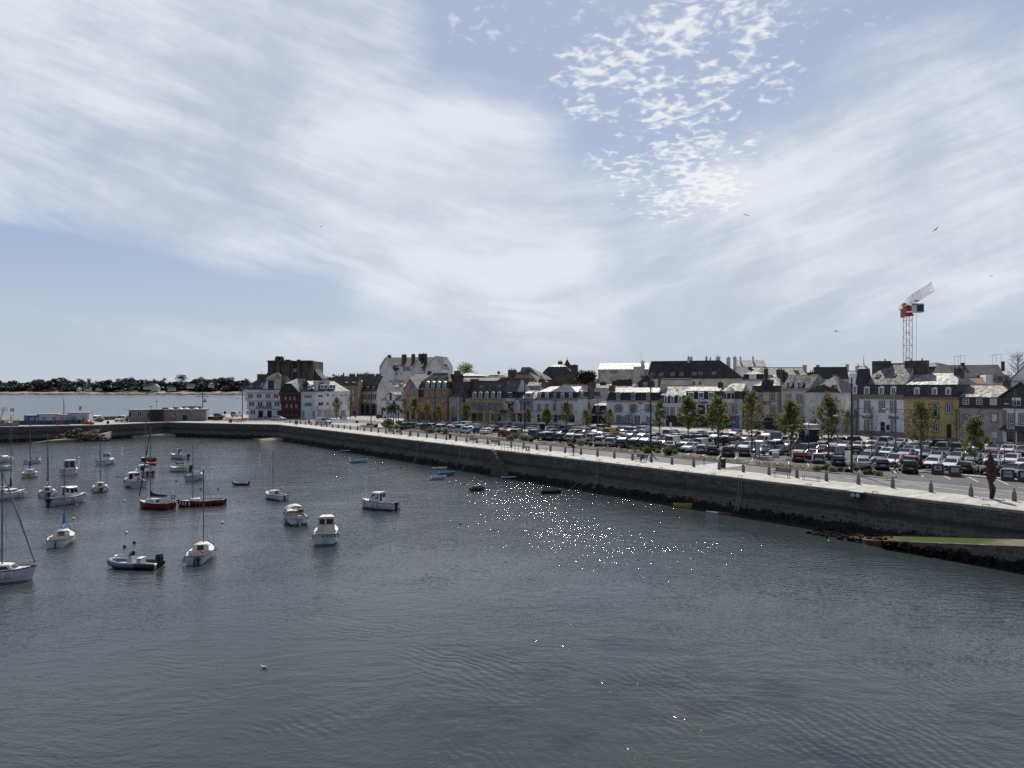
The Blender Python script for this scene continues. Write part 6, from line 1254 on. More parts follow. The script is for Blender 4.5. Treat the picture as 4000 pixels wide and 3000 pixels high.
# ======================= boats =======================
HULL = dict(white=mat('gelcoat_white',(.60,.61,.61),.35,.05,1.5),grey=mat('gelcoat_grey',(.40,.43,.45),.35,.06,1.5),red=mat('hull_red',(.17,.012,.016),.3,.1,1.5),cream=mat('hull_cream',(.50,.46,.38),.45,.08,2),blue=mat('hull_blue',(.05,.19,.36),.5,.1,2),pale=mat('hull_pale_blue',(.42,.52,.56),.5,.08,2),navy=mat('hull_navy',(.03,.04,.16),.5,.1,2),green=mat('hull_dark_green',(.014,.03,.026),.6,.15,2),brown=mat('hull_varnish',(.12,.05,.035),.6,.15,2),yellow=mat('hull_yellow',(.46,.27,.045),.55,.1,2),black=mat('tube_black',(.025,.026,.03),.6,.1,2),rib=mat('tube_grey_blue',(.12,.14,.18),.55,.08,2),ored=mat('tube_red',(.40,.02,.03),.5,.08,2))
M_DECK = mat('deck_grp',(.54,.53,.50),.6,.08,2); M_WELL = mat('cockpit_grp',(.36,.35,.32),.7,.12,2); M_TEAK = mat('bleached_teak',(.30,.25,.19),.8,.12,4,stretch=(1,6,1)); M_RUB = mat('rubbing_strake',(.03,.03,.034),.6,.1,3)
M_ALU = mat('mast_alloy',(.20,.195,.185),.4,.06,2,metal=.5); M_WOODM = mat('mast_spruce',(.20,.14,.075),.5,.1,3); M_WIRE = mat('rigging_wire',(.16,.16,.165),.4,0); M_STEEL = mat('rail_steel',(.45,.46,.47),.25,0,metal=.8)
M_OUT = mat('outboard_black',(.014,.014,.016),.35,0); M_OUTW = mat('outboard_white',(.55,.56,.57),.35,0); M_FEND = mat('fender_white',(.52,.52,.50),.5,.05,3); M_ORB = mat('buoy_orange',(.50,.10,.035),.6,.08,4); M_REDB = mat('buoy_red',(.34,.02,.03),.6,.08,4)
M_BROWNW = mat('washboard_brown',(.10,.04,.025),.5,.1,3); M_TINT = glassm('tinted_acrylic',(.02,.016,.014),.1)
def hull(root,L,B,Hs,m,strake=M_RUB,well=(.04,.45),deckz=-.05,tr=.84,rise=.35,boot=None,n=14):
 def hw(f): return B/2*(tr+(1-tr)*min(1,f/.35))*(1-max(0,(f-.45)/.55)**2.3)
 def sh(f): return Hs*(1+rise*max(0,(f-.3)/.7)**1.8+.06*(1-f))
 rings = []; X = lambda f: -L/2+L*f
 for k in range(n+1):
  f = k/n; w = max(.02,hw(f)); z = sh(f); rk = .0 if f < .7 else -.10*L*((f-.7)/.3)**1.5*.6
  rings.append([(X(f),w,z),(X(f)+rk*.5,w*.95,z*.45),(X(f)+rk*.9,w*.80*(1 if f < .8 else .9),.02),(X(f)+rk,w*.45,-.22),(X(f)+rk,0,-.32),(X(f)+rk,-w*.45,-.22),(X(f)+rk*.9,-w*.80*(1 if f < .8 else .9),.02),(X(f)+rk*.5,-w*.95,z*.45),(X(f),-w,z)])
 b = MB(); b.loft(rings,closed=False,cap=True); h = b.build('hull',m,root)
 b = MB()
 for a,c in zip(rings[:-1],rings[1:]):
  for i in (0,8): b.tube(a[i],c[i],.045,n=5)
 b.tube(rings[0][0],rings[0][8],.045,n=5); b.build('gunwale',strake,root)
 if boot:
  b = MB(); rr = [[V3(r[1])*.26+V3(r[2])*.74+V3((0,.012,.0)),V3(r[2])+V3((0,.012,0))] for r in rings]; b.loft(rr,closed=False,cap=False); rr = [[V3(r[7])*.26+V3(r[6])*.74-V3((0,.012,0)),V3(r[6])-V3((0,.012,0))] for r in rings]; b.loft(rr,closed=False,cap=False); r = rings[0]; b.poly([V3(r[2])+V3((-.012,0,0)),V3(r[6])+V3((-.012,0,0)),V3(r[6])*.8+V3(r[7])*.2+V3((-.012,0,0)),V3(r[2])*.8+V3(r[1])*.2+V3((-.012,0,0))]); b.build('boot_stripe',boot,root)
 # deck ahead of the well, side decks, and the well itself
 w0,w1 = well; b = MB(); fr = [k/n for k in range(n+1) if k/n >= w1-1e-6]
 if fr[0] > w1+.01: fr = [w1]+fr
 b.loft([[(X(f),hw(f)*.98,sh(f)+deckz),(X(f),0,sh(f)+deckz+.06),(X(f),-hw(f)*.98,sh(f)+deckz)] for f in fr],closed=False,cap=False)
 if w1 > w0:
  fs = [w0+(w1-w0)*i/5 for i in range(6)]; sd = .16 if B > 1.9 else .07
  for sg in (1,-1): b.loft([[(X(f),sg*hw(f)*.98,sh(f)+deckz),(X(f),sg*(hw(f)-sd),sh(f)+deckz),(X(f),sg*(hw(f)-sd)*.96,.12)] for f in fs],closed=False,cap=False)
  b.poly([(X(0)+.01,hw(0)*.97,sh(0)+deckz),(X(0)+.01,-hw(0)*.97,sh(0)+deckz),(X(w0),-hw(w0)*.97,sh(w0)+deckz),(X(w0),hw(w0)*.97,sh(w0)+deckz)]); b.poly([(X(w0),hw(w0)*.97,sh(w0)+deckz),(X(w0),-hw(w0)*.97,sh(w0)+deckz),(X(w0),-hw(w0)*.9,.12),(X(w0),hw(w0)*.9,.12)])
  b.poly([(X(w1),(hw(w1)-sd),sh(w1)+deckz+.03),(X(w1),-(hw(w1)-sd),sh(w1)+deckz+.03),(X(w1),-(hw(w1)-sd),.12),(X(w1),hw(w1)-sd,.12)])
 b.build('deck',M_DECK if m not in (HULL['green'],HULL['brown'],HULL['yellow'],HULL['blue'],HULL['navy']) else m,root)
 if w1 > w0:
  b = MB(); b.loft([[(X(f),hw(f)*.9,.13),(X(f),-hw(f)*.9,.13)] for f in fs],closed=False,cap=False); b.build('cockpit_sole',M_WELL,root)
 return X,hw,sh
def cabin(root,X,hw,sh,f0,f1,h,wk=.62,slope=.12,roofm=M_DECK,wallm=None,front=.35,door=M_BROWNW,win=M_TINT,ov=.0,side=True):
 wallm = wallm or HULL['white']; x0,x1 = X(f0),X(f1); z0 = min(sh(f0),sh(f1))-.08; w0,w1 = hw(f0)*wk,hw(f1)*wk*.9; zt = sh(f0)+h
 p = [(x0,w0,z0),(x0,-w0,z0),(x1,-w1,z0),(x1,w1,z0),(x0+slope*.3,w0*.86,zt),(x0+slope*.3,-w0*.86,zt),(x1-front,-w1*.82,zt-.05),(x1-front,w1*.82,zt-.05)]
 MB().faces(p,[(0,1,5,4),(1,2,6,5),(2,3,7,6),(3,0,4,7),(4,5,6,7)]).build('cabin',wallm,root)
 b = MB(); e = .05; b.hexa([(x0-ov+slope*.3,w0*.86+e,zt),(x0-ov+slope*.3,-w0*.86-e,zt),(x1-front+e,-w1*.82-e,zt-.05),(x1-front+e,w1*.82+e,zt-.05),(x0-ov+slope*.3,w0*.76,zt+.07),(x0-ov+slope*.3,-w0*.76,zt+.07),(x1-front,-w1*.74,zt+.03),(x1-front,w1*.74,zt+.03)]); b.build('cabin_roof',roofm,root)
 P = [V3(q_) for q_ in p]
 def pane(a,bb,c,d,u0,u1,v0,v1,nm,m,out):
  f = lambda u_,v_: (P[a].lerp(P[bb],u_)).lerp(P[d].lerp(P[c],u_),v_)+V3(out)
  o = MB(); o.poly([f(u0,v0),f(u1,v0),f(u1,v1),f(u0,v1)]); o.build(nm,m,root)
 if side:
  for u0,u1 in ((.10,.46),(.54,.86)):
   pane(0,3,7,4,u0,u1,.42,.86,'side_window',win,(0,.012,0)); pane(1,2,6,5,u0,u1,.42,.86,'side_window',win,(0,-.012,0))
 pane(3,2,6,7,.08,.92,.38,.90,'windscreen',win,(.012,0,.01))
 return pane,zt
def mast(root,x,z0,h,m=M_ALU,r=.055,bow=None,stern=None,beam=1.0,spread=True,bowz=.8):
 b = MB(); b.tube((x,0,z0-.3),(x,0,z0+h),r*1.1,r*.8,7); b.build('mast',m,root); w = MB(); top = V3((x,0,z0+h))
 if spread: w.tube((x,-.62,z0+h*.55),(x,.62,z0+h*.55),.022,n=4)
 for sg in (-1,1):
  w.path([top,(x-.05,sg*(.6 if spread else beam*.7),z0+h*.55),(x-.25,sg*beam,z0-.25)],.010,3); w.tube((x,0,z0+h*.55),(x+.3,sg*beam,z0-.25),.010,n=3)
 if bow: w.tube(top,bow,.010,n=3)
 if stern: w.tube(top,stern,.010,n=3)
 w.tube(top-V3((.3,0,0)),top+V3((.25,0,.08)),.012,n=3); w.build('rigging',M_WIRE,root)
def rails(root,X,hw,sh,f0=.80,h=.42):
 b = MB(); pts = []
 for sg in (1,-1):
  q_ = [V3((X(f),sg*hw(f)*.93,sh(f)+h)) for f in (f0,f0+.08,.95)]; pts.append(q_); b.path(q_,.022,4)
  for p in q_: b.tube(p,p-V3((0,0,h)),.018,n=4)
 b.path([pts[0][-1],V3((X(1)+.08,0,sh(1)+h)),pts[1][-1]],.022,4); b.build('pulpit',M_STEEL,root)
def outboard(root,x,y,z,m=M_OUT,k=1.0,tilt=.0):
 b = MB(); b.loft([[(x-.30*k,y-.15*k,z+.10),(x-.02,y-.15*k,z+.10),(x-.02,y+.15*k,z+.10),(x-.30*k,y+.15*k,z+.10)],[(x-.40*k,y-.20*k,z+.28*k),(x+.02,y-.20*k,z+.28*k),(x+.02,y+.20*k,z+.28*k),(x-.40*k,y+.20*k,z+.28*k)],[(x-.34*k,y-.14*k,z+.52*k),(x-.02,y-.14*k,z+.50*k),(x-.02,y+.14*k,z+.50*k),(x-.34*k,y+.14*k,z+.52*k)]])
 b.hexa([(x-.22*k-tilt,y-.06,-.25+tilt*.6),(x-.06*k-tilt,y-.06,-.25+tilt*.6),(x-.06*k-tilt,y+.06,-.25+tilt*.6),(x-.22*k-tilt,y+.06,-.25+tilt*.6),(x-.26*k,y-.09,z+.12),(x-.04,y-.09,z+.12),(x-.04,y+.09,z+.12),(x-.26*k,y+.09,z+.12)]); b.build('outboard_motor',m,root)
def fenders(root,X,hw,sh,spots,m=M_FEND):
 for f,sg in spots: b = MB(); y = sg*(hw(f)+.09); z = sh(f)*.9; b.lathe((X(f),y,0),[(.02,z-.52),(.10,z-.46),(.10,z-.08),(.02,z)],7); b.tube((X(f),y,z),(X(f),sg*hw(f),sh(f)+.04),.012,n=3); b.build('fender',m,root)
def boat(name,label,cat,px,py,ang,group=None):
 p = G(px,py,0); return thing(name,label,cat,(p.x,p.y,0),R(90-ang),group or ('sailing boats on moorings' if 'sail' in name else ('motor boats on moorings' if 'motor' in name else 'small tenders and dinghies')))
def sailer(label,px,py,ang,L,B,mh,hullm='white',mm=M_ALU,mx=.60,door=M_BROWNW,cover=None,boom=True,furl=None,outb=True,hb=.62,cab=.34,fend=(),well=(.04,.42),boot=None,lb=False,covstyle='boom',deckw=None,ruddr=True):
 r = boat('sailing_boat',label,'sailing boat',px,py,ang); X,hw,sh = hull(r,L,B,hb,HULL[hullm],well=well,boot=boot,tr=.72)
 pane,zt = cabin(r,X,hw,sh,well[1],.80,cab,.66,wallm=HULL['white'] if hullm != 'cream' else HULL['cream'],win=M_TINT,front=.55)
 pane(0,1,5,4,.30,.70,.1,.99,'washboard',door,(-.015,0,0))
 mz = sh(mx)+cab; mast(r,X(mx),mz,mh,mm,.05 if mh < 7 else .06,(X(1),0,sh(1)+.1),(X(0),0,sh(0)+.1),hw(mx)*.95); rails(r,X,hw,sh)
 if boom:
  b = MB(); bz = mz+.35; b.tube((X(mx),0,bz),(X(.12),0,bz+.12),.045,.04,6); b.build('boom',mm,r)
  if cover and covstyle == 'boom':
   b = MB(); b.loft([[(X(mx)-.02,-.10,bz+.9),(X(mx)-.02,.10,bz+.9),(X(mx)-.05,.12,bz-.05),(X(mx)-.05,-.12,bz-.05)],[(X(mx)-.45,-.14,bz+.45),(X(mx)-.45,.14,bz+.45),(X(mx)-.45,.13,bz-.07),(X(mx)-.45,-.13,bz-.07)],[(X(.40),-.12,bz+.30),(X(.40),.12,bz+.30),(X(.40),.11,bz-.05),(X(.40),-.11,bz-.05)],[(X(.15),-.05,bz+.24),(X(.15),.05,bz+.24),(X(.15),.06,bz+.02),(X(.15),-.06,bz+.02)]]); b.build('sail_cover',cover,r)
 if cover and covstyle == 'mast':
  b = MB(); b.tube((X(mx),0,mz+.45),(X(mx)-.05,0,mz+1.5),.17,.08,8); b.tube((X(mx),0,mz+.5),(X(mx)-.7,0,mz+.2),.16,.11,8); b.build('sail_cover',cover,r)
 if furl: b = MB(); a,c = V3((X(.985),0,sh(1)+.25)),V3((X(mx)+.06,0,mz+mh*.93)); b.tube(a,a.lerp(c,.45),.065,.075,6); b.tube(a.lerp(c,.45),c,.075,.035,6); b.build('furled_jib',furl,r)
 if outb: outboard(r,X(0)-.03,-.32,.30,k=.75)
 if ruddr: b = MB(); b.box(X(0)-.30,X(0)-.02,-.03,.03,-.3,sh(0)*.95); b.tube((X(0)-.1,0,sh(0)+.02),(X(.2),.08,sh(.2)+.12),.025,n=5); b.build('rudder',M_BROWNW,r)
 fenders(r,X,hw,sh,fend)
 b = MB()
 for sg in (-1,1): b.path([V3((X(.0)+.05,sg*hw(0)*.9,sh(0)+.45)),V3((X(.14),sg*hw(.14)*.97,sh(.1)+.45))],.02,4); b.tube((X(0)+.05,sg*hw(0)*.9,sh(0)),(X(0)+.05,sg*hw(0)*.9,sh(0)+.45),.018,n=4); b.tube((X(.14),sg*hw(.14)*.97,sh(.1)),(X(.14),sg*hw(.14)*.97,sh(.1)+.45),.018,n=4)
 b.tube((X(0)+.05,hw(0)*.9,sh(0)+.45),(X(0)+.05,-hw(0)*.9,sh(0)+.45),.02,n=4); b.build('pushpit',M_STEEL,r)
 if lb: b = MB(); b.torus((X(.02),-.35,sh(0)+.75),(1,0,0),.26,.075); b.build('lifebuoy',mat('lifebuoy_faded',(.30,.12,.075),.6,.1,4),r)
 return r,X,hw,sh,zt
CB = mat('canvas_blue',(.018,.03,.085),.8,.1,3); CBB = mat('canvas_bright_blue',(.02,.15,.42),.7,.08,3); CR = mat('canvas_red',(.16,.025,.035),.8,.1,3); CW = mat('canvas_white',(.52,.51,.49),.8,.08,3); BLUEW = mat('washboard_blue',(.02,.045,.15),.5,.08,3); M_DKB = mat('bottom_paint',(.02,.025,.035),.7,.1,2); M_TEAL = mat('boot_teal',(.02,.10,.11),.6,.1,2)
# ---- sailing boats ----
r,X,hw,sh,zt = sailer('white sailing boat cut by the picture edge, nearest of all, pointing to the quay',-25,2268,82,6.2,2.4,7.6,'white',M_ALU,.60,furl=mat('furl_blue_white',(.20,.27,.36),.8,.25,12),cover=CW,hb=.80,cab=.42,outb=False,fend=((.70,-1),(.78,-1)))
sailer('white sailing boat with a bright blue sail cover round the mast foot',243,2118,-20,5.0,2.25,6.0,'white',M_WOODM,.66,door=M_BROWNW,cover=CBB,covstyle='mast',boom=False,outb=False,hb=.66,cab=.42)
r,X,hw,sh,zt = sailer('white sailing boat with dark red washboard and red cloth in its cockpit',787,2178,-12,5.4,2.2,6.6,'white',M_WOODM,.66,door=mat('washboard_maroon',(.05,.012,.014),.5,.1,3),boom=False,hb=.70,cab=.44,fend=((.05,1),(.75,-1)))
b = MB(); b.ball((X(.25),-.35,sh(.2)+.05),(.22,.15,.12),7,4); b.build('red_cloth',M_REDB,r)
sailer('small cream sailing boat with a blue washboard and bare thin mast, nearest the open water',1075,1947,-46,4.9,2.1,5.4,'white',M_ALU,.62,door=BLUEW,boom=True,outb=False,boot=M_DKB,hb=.62,cab=.40)
sailer('red hulled sailing boat seen side on with a row of white fenders',783,1974,-110,5.6,2.0,6.8,'red',M_ALU,.66,outb=True,hb=.62,cab=.22,fend=((.72,1),(.80,1),(.86,1),(.92,1)),well=(.04,.50))
sailer('red hulled sailing boat with navy sail cover, furled jib and lifebuoy at the stern',606,1984,-72,5.2,2.2,9.0,'red',M_ALU,.64,cover=CB,furl=CB,outb=False,lb=True,hb=.70,cab=.34)
sailer('white sailing boat with slanting navy sail bundle, cut by the picture edge',22,1948,22,6.0,2.4,10.0,'white',M_ALU,.62,cover=CB,hb=.78,cab=.42,outb=False,covstyle='mast',fend=((.8,-1),(.7,-1)))
sailer('white sailing boat with a red furled jib and small red sail over the boom',185,1933,-30,5.2,2.1,7.4,'white',M_ALU,.62,door=M_DKB,cover=CR,furl=CR,hb=.62,cab=.40,outb=True,fend=((.1,1),(.15,-1),(.3,-1)))
sailer('weathered cream sailing boat with fouled stern and navy sail wrap at the mast',117,1860,-31,5.6,2.4,8.6,'cream',M_WOODM,.64,door=mat('washboard_pale',(.36,.30,.26),.7,.1,3),cover=CB,covstyle='mast',boom=False,hb=.66,cab=.40,outb=False)
sailer('white sailing boat with varnished cabin back and black outboard on its transom',391,1914,-27,5.2,2.1,8.0,'white',M_ALU,.58,door=M_BROWNW,hb=.62,cab=.40,outb=True,boot=M_DKB,fend=((.1,1),(.2,-1)))
sailer('little red and white sailing boat farthest out before the pier',576,1799,-75,3.4,1.9,7.6,'red',M_ALU,.62,hb=.55,cab=.25,outb=False)
# ---- motor boats ----
def motor(label,px,py,ang,L,B,hb=.80,hullm='white',well=(.05,.45),cf=(.45,.78),ch=1.15,wk=.66,ov=.0,outb=None,door=None,boot=None,rail=True,fend=(),win=M_TINT,wallm=None,roofm=None,aft='door',deep=False):
 r = boat('motor_boat',label,'motor boat',px,py,ang); X,hw,sh = hull(r,L,B,hb,HULL[hullm],well=well,boot=boot,tr=.90)
 zt = None
 if cf:
  pane,zt = cabin(r,X,hw,sh,cf[0],cf[1],ch,wk,wallm=wallm or HULL['white'],roofm=roofm or HULL['white'],win=win,ov=ov,front=.5)
  if aft == 'two': pane(0,1,5,4,.10,.42,.50,.88,'rear_window',win,(-.015,0,0)); pane(0,1,5,4,.52,.92,.50,.88,'rear_window',win,(-.015,0,0))
  elif aft == 'big': pane(0,1,5,4,.10,.48,.20,.92,'rear_window',M_PANE,(-.015,0,0)); pane(0,1,5,4,.52,.90,.20,.92,'rear_window',M_PANE,(-.015,0,0))
  elif aft == 'door': pane(0,1,5,4,.12,.40,.12,.90,'cabin_door',door or M_TINT,(-.015,0,0)); pane(0,1,5,4,.50,.90,.50,.90,'rear_window',win,(-.015,0,0))
 if rail: rails(r,X,hw,sh,.70,.40)
 for o in outb or (): outboard(r,X(0)-.02,o[0],o[1],o[2] if len(o) > 2 else M_OUT,o[3] if len(o) > 3 else 1.0,.0)
 fenders(r,X,hw,sh,fend); return r,X,hw,sh,zt
r,X,hw,sh,zt = motor('white boat with a rounded clear canopy and big white outboard',1150,2035,-28,5.4,2.3,.80,well=(.10,.55),cf=None,outb=((0,.45,M_OUTW,1.25),),fend=((.25,1),(.35,1)),boot=M_DKB)
b = MB(); b.loft([[(X(f),hw(.5)*.86*math.cos(a),sh(.5)+(.95*k)*math.sin(a)**.6 if 0 < i < 8 else sh(.5)-.02) for i,a in enumerate([math.pi*j/8 for j in range(9)])] for f,k in ((.38,1.0),(.55,1.12),(.70,.95),(.80,.35))],closed=False,cap=False); b.build('canopy',mat('canopy_clear',(.50,.49,.47),.35,.08,1.5),r)
b = MB(); b.path([(X(.12),hw(0)*.55,sh(0)),(X(.12),hw(0)*.5,sh(0)+.8),(X(.12),-hw(0)*.5,sh(0)+.8),(X(.12),-hw(0)*.55,sh(0))],.03,5); b.build('arch',M_STEEL,r)
b = MB(); b.box(X(-.05),X(0)+.05,-hw(0)*.95,-.35,.2,.34); b.box(X(-.05),X(0)+.05,.35,hw(0)*.95,.2,.34); b.build('swim_platform',HULL['white'],r)
r,X,hw,sh,zt = motor('white cabin boat with beige cabin back, its name painted across the transom',1276,2106,-11,5.6,2.35,1.0,well=(.05,.36),cf=(.36,.72),ch=1.25,wk=.74,aft='two',wallm=HULL['cream'],boot=M_TEAL,fend=((.2,1),(.22,-1)))
c = bpy.data.curves.new('name_lettering','FONT'); c.body = 'BECJOLIVO'; c.align_x = 'CENTER'; c.align_y = 'CENTER'; c.size = .30; c.extrude = .004; c.materials.append(M_TEXT); o = bpy.data.objects.new('name_lettering',c); TEXTS.append(o); col.objects.link(o); o.parent = r; o.matrix_local = Matrix(((0,0,-1,X(0)-.05),(-1,0,0,-.42),(0,1,0,sh(0)*.80),(0,0,0,1)))
b = MB()
for y in (-.15,.15): b.tube((X(0)-.06,y,.1),(X(0)-.06,y,.62),.022,n=4)
for z in (.2,.38,.56): b.tube((X(0)-.06,-.15,z),(X(0)-.06,.15,z),.02,n=4)
b.build('boarding_ladder',M_STEEL,r); b = MB(); b.tube((X(.5),0,zt),(X(.5),0,zt+.75),.02,n=4); b.build('aerial',M_STEEL,r)
motor('white pilothouse boat in profile with bronze windows and black outboard',1478,1985,-66,5.3,2.15,.85,well=(.05,.38),cf=(.38,.72),ch=1.1,wk=.72,outb=((.2,.5,M_OUT,.9),),boot=M_DKB,win=mat('bronze_glass',(.085,.045,.028),.12,.2,2),fend=((.42,1),(.55,1),(.82,1)))
motor('white and pale grey cabin boat heading to the quay, cabin open at the back',268,1966,24,5.0,2.4,.90,'grey',well=(.06,.42),cf=(.42,.76),ch=1.2,wk=.74,ov=.35,outb=((0,.5,M_OUT,1.2),),door=M_BLK,fend=((.5,-1),(.9,-1)),rail=True)
motor('white cabin boat with two big dark panes across its back and a radar dome',274,1849,-26,5.6,2.5,.85,well=(.04,.30),cf=(.30,.70),ch=1.45,wk=.84,aft='big',fend=((.15,1),(.25,-1),(.3,1)))
motor('white fishing cabin boat with twin square rear windows, farthest of the cabin boats',418,1812,-4,4.8,2.3,.80,well=(.04,.42),cf=(.42,.66),ch=1.25,wk=.62,aft='two',win=mat('green_glass',(.05,.08,.075),.1,.1,2),fend=((.5,-1),(.6,-1),(.7,-1)))
r,X,hw,sh,zt = motor('white cabin cruiser with glazed shelter and red lifebelt in its cockpit',523,1896,-39,6.2,2.6,.90,'grey',well=(.06,.45),cf=(.45,.80),ch=1.0,wk=.78,ov=.4,fend=((.7,1),(.5,1)),win=M_PANE2); b = MB(); b.box(X(.45)-.06,X(.45)-.02,-.75,-.35,.5,1.2); b.build('lifebelt',M_ORB,r)
motor('white boat with a pale canopy and two black outboards behind the cabin cruiser',560,1856,-46,5.6,2.3,.75,well=(.06,.50),cf=(.40,.75),ch=.95,wk=.80,outb=((.35,.45),(-.5,.45)),roofm=CW,win=M_PANE2)
motor('white boat with upright glass wheelhouse, outboard and buoy fender near the rear moorings',697,1791,-66,4.8,2.2,.80,well=(.05,.45),cf=(.40,.60),ch=1.25,wk=.60,outb=((-.3,.45,M_OUT,1.1),),win=mat('pale_glass',(.10,.13,.14),.1,.1,2),fend=((.3,-1),))
r,X,hw,sh,zt = motor('low white open boat with a folded dark canopy and large black outboard',700,1840,-80,4.3,2.2,.65,well=(.06,.60),cf=None,outb=((0,.45,M_OUT,1.3),)); b = MB()
for k in range(3): b.tube((X(.42+k*.05),-hw(.4)*.85,sh(.4)+.75+k*.10),(X(.42+k*.05),hw(.4)*.85,sh(.4)+.78+k*.08),.13,n=7)
for sg in (-1,1): b.tube((X(.45),sg*hw(.4)*.85,sh(.4)),(X(.45),sg*hw(.4)*.85,sh(.4)+.9),.03,n=4)
b.build('folded_canopy',mat('canvas_black',(.018,.02,.025),.8,.1,3),r)
r,X,hw,sh,zt = motor('small white boat with wheel arch and pink flag beside the mast of red boat',764,1873,0,4.2,2.1,.80,'grey',well=(.06,.55),cf=(.55,.80),ch=.4,wk=.7,aft=''); b = MB(); b.path([(X(.5),.8,sh(.5)),(X(.5),.75,sh(.5)+.95),(X(.5),-.75,sh(.5)+.95),(X(.5),-.8,sh(.5))],.035,5); b.build('arch',M_OUT,r)
motor('small white half-decked boat floating behind the cream sailing boat',134,1808,0,3.8,2.0,.60,well=(.05,.60),cf=(.60,.84),ch=.35,wk=.7,aft='door',door=M_FRAME)
motor('white boat cut by the picture edge with a long pale whip aerial',6,1806,20,5.2,2.2,.8,well=(.05,.45),cf=(.45,.78),ch=.4)
motor('white boat stern at the picture edge with a red float on board',2,1836,25,4.6,2.0,.6,well=(.05,.6),cf=None)
# ---- RIB ----
p = G(523,2214,0); r = thing('inflatable_boat','grey rigid inflatable with console seat and two black outboards','inflatable boat',(p.x,p.y,0),R(90+84),'small tenders and dinghies')
def tubes(r,L,B,rt,m,z=.30,n=16,cone=.35,dark=None):
 pts = [V3((-L/2-.15,B/2-rt,z))]+[V3((-L/2+L*.62*i/5,B/2-rt,z)) for i in range(6)]
 for i in range(1,8): a = math.pi/2*i/8; pts.append(V3((-L/2+L*.62+L*.36*math.sin(a),(B/2-rt)*math.cos(a),z+.22*math.sin(a)**2)))
 for sg in (1,-1):
  b = MB(); q_ = [V3((v_.x,v_.y*sg,v_.z)) for v_ in pts]+[V3((L/2-.02*L,0,z+.23))]; rings = []
  for i,c in enumerate(q_):
   d = (q_[min(i+1,len(q_)-1)]-q_[max(i-1,0)]).normalized(); a_ = V3((0,0,1)); e = d.cross(a_).normalized(); rr = rt*(.35 if i == 0 else 1); rings.append([c+(e*math.cos(6.2832*j/12)+a_*math.sin(6.2832*j/12))*rr for j in range(12)])
  b.loft(rings);
  if dark: b.m = [1 if (sum(b.v[i][0] for i in f)/len(f) < -L*.16) else 0 for f in b.f]
  b.build('tube',[m,dark] if dark else m,r,smooth=True)
r.scale = (.84,.84,.92); tubes(r,5.2,2.3,.27,HULL['rib'],.30,dark=HULL['black'])
b = MB(); b.loft([[(x,w,.30),(x,w*.5,-.15),(x,0,-.25),(x,-w*.5,-.15),(x,-w,.30)] for x,w in ((-2.5,.75),(0,.8),(1.4,.6),(2.3,.1))],closed=False); b.build('hull',HULL['white'],r)
b = MB(); b.poly([(-2.4,.72,.26),(-2.4,-.72,.26),(1.2,-.72,.28),(2.0,-.3,.34),(2.0,.3,.34),(1.2,.72,.28)]); b.build('sole',M_DECK,r)
b = MB(); b.hexa([(-.1,-.42,.26),(.55,-.42,.26),(.55,.42,.26),(-.1,.42,.26),(.0,-.36,1.0),(.42,-.36,.92),(.42,.36,.92),(.0,.36,1.0)]); b.build('console',HULL['white'],r)
b = MB(); b.faces([(.40,-.36,.95),(.40,.36,.95),(.16,.28,1.42),(.16,-.28,1.42)],[(0,1,2,3)]); b.faces([(.42,-.36,.95),(.10,-.38,.95),(.05,-.30,1.3),(.16,-.28,1.42)],[(0,1,2,3)]); b.build('windscreen',mat('smoked_acrylic',(.06,.07,.07),.15,.1,2),r)
b = MB(); b.box(-1.0,-.55,-.42,.42,.26,.78); b.build('seat',M_FEND,r); b = MB(); b.box(-1.05,-.5,-.45,.45,.785,.88); b.build('seat_cushion',HULL['white'],r)
outboard(r,-2.45,.0,.55,M_OUT,1.35); outboard(r,-2.5,-.55,.45,M_OUT,.7)
b = MB(); b.path([(1.5,.7,.55),(1.5,.65,.95),(1.9,.2,1.0),(1.9,-.2,1.0),(1.5,-.65,.95),(1.5,-.7,.55)],.025,5); b.build('bow_rail',M_STEEL,r)
p = G(939,1894,0); r = thing('inflatable_boat','small black inflatable dinghy with an orange fuel can','inflatable boat',(p.x,p.y,0),R(90+95),'small tenders and dinghies'); tubes(r,2.3,1.3,.20,HULL['black'],.16); b = MB(); b.poly([(-1,.45,.1),(-1,-.45,.1),(.9,-.3,.12),(.9,.3,.12)]); b.build('sole',M_RUB,r); b = MB(); b.box(-.6,-.3,-.2,.1,.1,.42); b.build('fuel_can',M_ORB,r); outboard(r,-1.2,0,.25,M_OUT,.6)
p = G(591,1815,0); r = thing('inflatable_boat','small red inflatable floating behind the canopied white boat','inflatable boat',(p.x,p.y,0),R(90+95),'small tenders and dinghies'); tubes(r,1.9,1.1,.2,HULL['ored'],.18); b = MB(); b.poly([(-1,.45,.1),(-1,-.45,.1),(.9,-.3,.12),(.9,.3,.12)]); b.build('sole',M_RUB,r)
